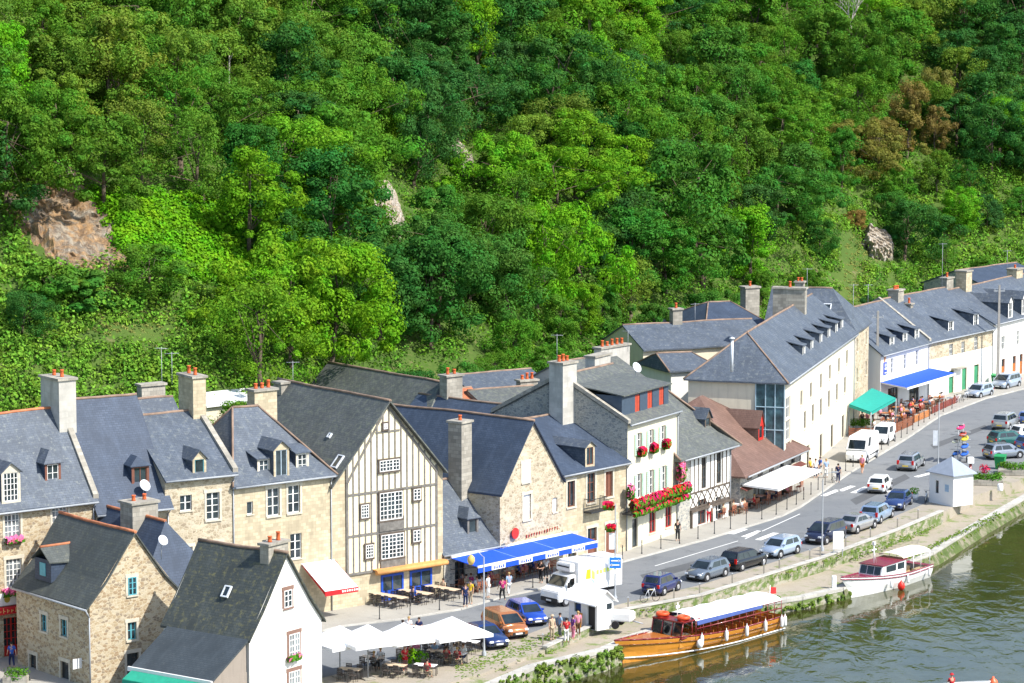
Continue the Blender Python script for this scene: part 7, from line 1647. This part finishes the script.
def mk_body(pose):
    J = body(pose); names = list(J); idx = {n: i for i, n in enumerate(names)}
    RAD = dict(pel=.125,wai=.105,che=.135,nec=.052,hd0=.062,hd1=.088,hd2=.055,sh=.062,el=.042,wr=.029,ha=.034,hi=.088,kn=.058,an=.038,to=.035)
    g = lambda n: RAD[n] if n in RAD else RAD[n[:2]]
    nodes = [(tuple(J[n]), g(n)) for n in names]; E = [('pel','wai'),('wai','che'),('che','nec'),('nec','hd0'),('hd0','hd1'),('hd1','hd2')]
    for n in 'lr': E += [('che','sh'+n),('sh'+n,'el'+n),('el'+n,'wr'+n),('wr'+n,'ha'+n),('pel','hi'+n),('hi'+n,'kn'+n),('kn'+n,'an'+n),('an'+n,'to'+n)]
    edges = [(idx[a], idx[b_]) for a, b_ in E]
    for s_, n in ((-1,'l'),(1,'r')):                       # fingers and thumb
        d = (J['ha'+n]-J['wr'+n]).normalized(); side = Vector((0,1,0)) if abs(d.y) < .7 else Vector((1,0,0)); inn = d.cross(side)
        for q in range(4):
            b0 = J['ha'+n]+side*(q-1.5)*.021; L_ = (.055,.07,.066,.05)[q]; i0 = len(nodes); nodes += [(tuple(b0+d*.015), .011), (tuple(b0+d*(.015+L_*.6)), .010), (tuple(b0+d*(.015+L_)-inn*.02*s_), .008)]; edges += [(idx['ha'+n], i0), (i0, i0+1), (i0+1, i0+2)]
        i0 = len(nodes); b0 = J['wr'+n]+d*.03; nodes += [(tuple(b0+side*-.035), .011), (tuple(b0+side*-.055+d*.035), .009)]; edges += [(idx['wr'+n], i0), (i0, i0+1)]
    bm_ = skin_mesh(nodes, edges, 'body', M_skin, idx['pel'])
    # nose, ears, eyes joined into the same mesh
    bm = bmesh.new(); bm.from_mesh(bm_); h = J['hd1']
    for c, r3 in ((h+Vector((0,-.098,-.005)),(.014,.02,.022)),(h+Vector((-.09,.01,0)),(.012,.02,.028)),(h+Vector((.09,.01,0)),(.012,.02,.028)),(h+Vector((-.034,-.082,.02)),(.012,.012,.009)),(h+Vector((.034,-.082,.02)),(.012,.012,.009)),(h+Vector((0,-.08,-.042)),(.026,.014,.008))):
        r_ = bmesh.ops.create_icosphere(bm, subdivisions=1, radius=1); [setattr(v, 'co', Vector((v.co.x*r3[0], v.co.y*r3[1], v.co.z*r3[2]))+c) for v in r_['verts']]
    bm.to_mesh(bm_); bm.free()
    g2 = lambda n, k: (tuple(J[n]), g(n)+k)
    def sub(ns, Es, nm, k, cut=None, rt=0):
        nn = [g2(n, k) if not isinstance(n, tuple) else n for n in ns]; return skin_mesh(nn, Es, nm, M_clo, rt)
    mid = lambda a, b_, t: tuple(J[a].lerp(J[b_], t))
    shirt = skin_mesh([g2('pel',.018), g2('wai',.022), g2('che',.02), g2('shl',.016), (mid('shl','ell',.8), .056), g2('shr',.016), (mid('shr','elr',.8), .056), (mid('che','nec',.75), .058)], [(0,1),(1,2),(2,3),(3,4),(2,5),(5,6),(2,7)], 'shirt', M_clo, 1)
    trous = skin_mesh([g2('pel',.014), g2('hil',.016), g2('knl',.016), (mid('knl','anl',.9), .052), g2('hir',.016), g2('knr',.016), (mid('knr','anr',.9), .052)], [(0,1),(1,2),(2,3),(0,4),(4,5),(5,6)], 'trousers', M_clo, 0)
    short = skin_mesh([g2('pel',.014), g2('hil',.018), (mid('hil','knl',.85), .078), g2('hir',.018), (mid('hir','knr',.85), .078)], [(0,1),(1,2),(0,3),(3,4)], 'shorts', M_clo, 0)
    k = MB(); h = J['hd1']; k.blob((h.x, h.y+.022, h.z+.035), .103, .105, .095, seg=10, rings=6); hr_o = k.build('hair', M_hair); hr = hr_o.data; bpy.data.objects.remove(hr_o)
    k = MB(); k.lathe([(.17,.0),(.11,.015),(.10,.09),(.0,.11)], (h.x, h.y+.01, h.z+.05), 12); ho = k.build('hat', M_hair); ha = ho.data; bpy.data.objects.remove(ho)
    return dict(body=bm_, shirt=shirt, trousers=trous, shorts=short, hair=hr, hat=ha)
CC = dict(white=(.78,.78,.76), red=(.55,.02,.03), blue=(.03,.10,.40), navy=(.015,.025,.09), black=(.02,.02,.022), pink=(.75,.25,.35), yellow=(.75,.50,.03), green=(.05,.22,.08), beige=(.50,.40,.27), grey=(.22,.22,.23), magenta=(.45,.02,.15), lightblue=(.30,.45,.65), orange=(.65,.18,.03), brown=(.12,.06,.03), purple=(.22,.06,.30), blond=(.45,.30,.12), dark=(.03,.02,.015))
def person(p, face, pose, top, low, hair, label, group=None, shorts=False, hat=False, s=1.0, z=None):
    if pose not in BODY: BODY[pose] = mk_body(pose)
    B2 = BODY[pose]; o = empty('person', (p.x, p.y, p.z if z is None else z), face, label, 'person', group); o.scale = (s, s, s)
    for nm, key, col in (('body','body',None),('shirt','shirt',top),('shorts' if shorts else 'trousers','shorts' if shorts else 'trousers',low),('hat' if hat else 'hair','hat' if hat else 'hair',hair)):
        c = bpy.data.objects.new(nm, B2[key]); C.objects.link(c); c.parent = o
        if col: c.color = tuple(CC[col])+(1,)
    return o
def pp(px, py, face, pose, top, low, hair, label, z=.12, **k): return person(G(px, py, z), R(face), pose, top, low, hair, label, **k)
pp(465.5,607,20,'stand','navy','navy','dark','person in dark navy clothes at the kerb by the blue awning, left of the lamp')
pp(470.5,604,-30,'stand','yellow','beige','dark','person in a yellow top standing beside the navy-clad one under the blue awning')
pp(502.5,601,200,'walk','magenta','black','dark','person in a dark pink top and black trousers walking along the kerb')
pp(509,596,200,'walk2','lightblue','white','blond','person in pale blue and white walking just behind the dark pink top')
pp(541,583,-40,'hold','black','black','dark','waiter in black standing at the right end of the blue awning terrace')
pp(546,579,10,'stand','white','black','dark','person in a white shirt behind the waiter, near the lorry')
pp(488,598,60,'stand','white','white','dark','person in white standing between tables under the blue awning')
pp(552,640,30,'stand','beige','beige','beige','person in beige with a sun hat outside the ticket hut',z=0,hat=True)
pp(566.5,643,180,'stand','red','white','dark','person in a red top and white trousers outside the ticket hut',z=0)
pp(573,640,120,'stand','purple','pink','dark','person in a purple top right of the red top outside the ticket hut',z=0)
pp(578,636,190,'stand','pink','brown','blond','person in pink nearest the ticket hut door',z=0)
pp(560,638,-60,'stand','lightblue','grey','dark','person in pale blue between the sun hat and the red top',z=0)
pp(862,474,160,'walk','pink','orange','blond','person in a light pink top and shorts walking in front of the white panel van',z=0,shorts=True)
pp(815.5,478,10,'stand','white','navy','dark','person in a white shirt, left of the group outside the long cream building')
pp(820,476,-60,'walk','blue','grey','dark','person in blue in the middle of the group outside the long cream building')
pp(826,478,200,'stand','lightblue','white','blond','person in pale blue at the front of the group outside the long cream building')
pp(810,477,60,'stand','yellow','brown','dark','person in yellow at the doorway of the long cream building')
pp(838,483,160,'stand','navy','navy','dark','person in dark clothes holding a bicycle at the kerb')
pp(677.5,541,10,'stand','black','black','dark','person in black standing by the wall under the flower balcony')
pp(709,523,-10,'stand','white','red','dark','person in a white top and red trousers before the black and white house')
pp(872,424,10,'stand','white','black','white','person in white with pale hat under the green canopy',hat=True)
pp(862,404+25,30,'stand','black','black','dark','waiter in black under the green canopy')
pp(405,672,40,'hold','red','red','dark','person in a bright red top standing among the parasol tables',z=.006,s=1.02)
pp(12,668,200,'walk','blue','navy','dark','person in blue cut by the left edge near the red door')
for key, n, cols in (('F',26,['red','white','magenta','blue','orange','beige','grey']),('J',16,['white','red','pink','beige','navy']),('L',26,['white','white','red','blue','orange','pink','lightblue']),('P',17,['white','red','navy','lightblue','pink','white']),('E',2,['beige','blue'])):
    where = dict(F='under the blue awning', J='outside the brown tiled restaurant', L='on the far terrace', P='on the parasol terrace', E='at the long pale tables')[key]
    S_ = SEATS[key][:]; random.Random(key).shuffle(S_)
    for q, rz in S_[:n]:
        c = random.choice(cols); person(Vector((q.x,q.y,q.z-.03)), rz, 'sit', c, random.choice(['navy','beige','black','grey']), random.choice(['dark','dark','blond','brown']), 'person in %s seated at a table %s' % (c, where), 'people in %s seated %s' % (c, where))
person(ROWER+Vector((0,0,0)), R(200), 'sit', 'red', 'navy', 'red', 'rower in a red life jacket and red cap at the bottom edge', z=WATER_Z-.15, hat=True)
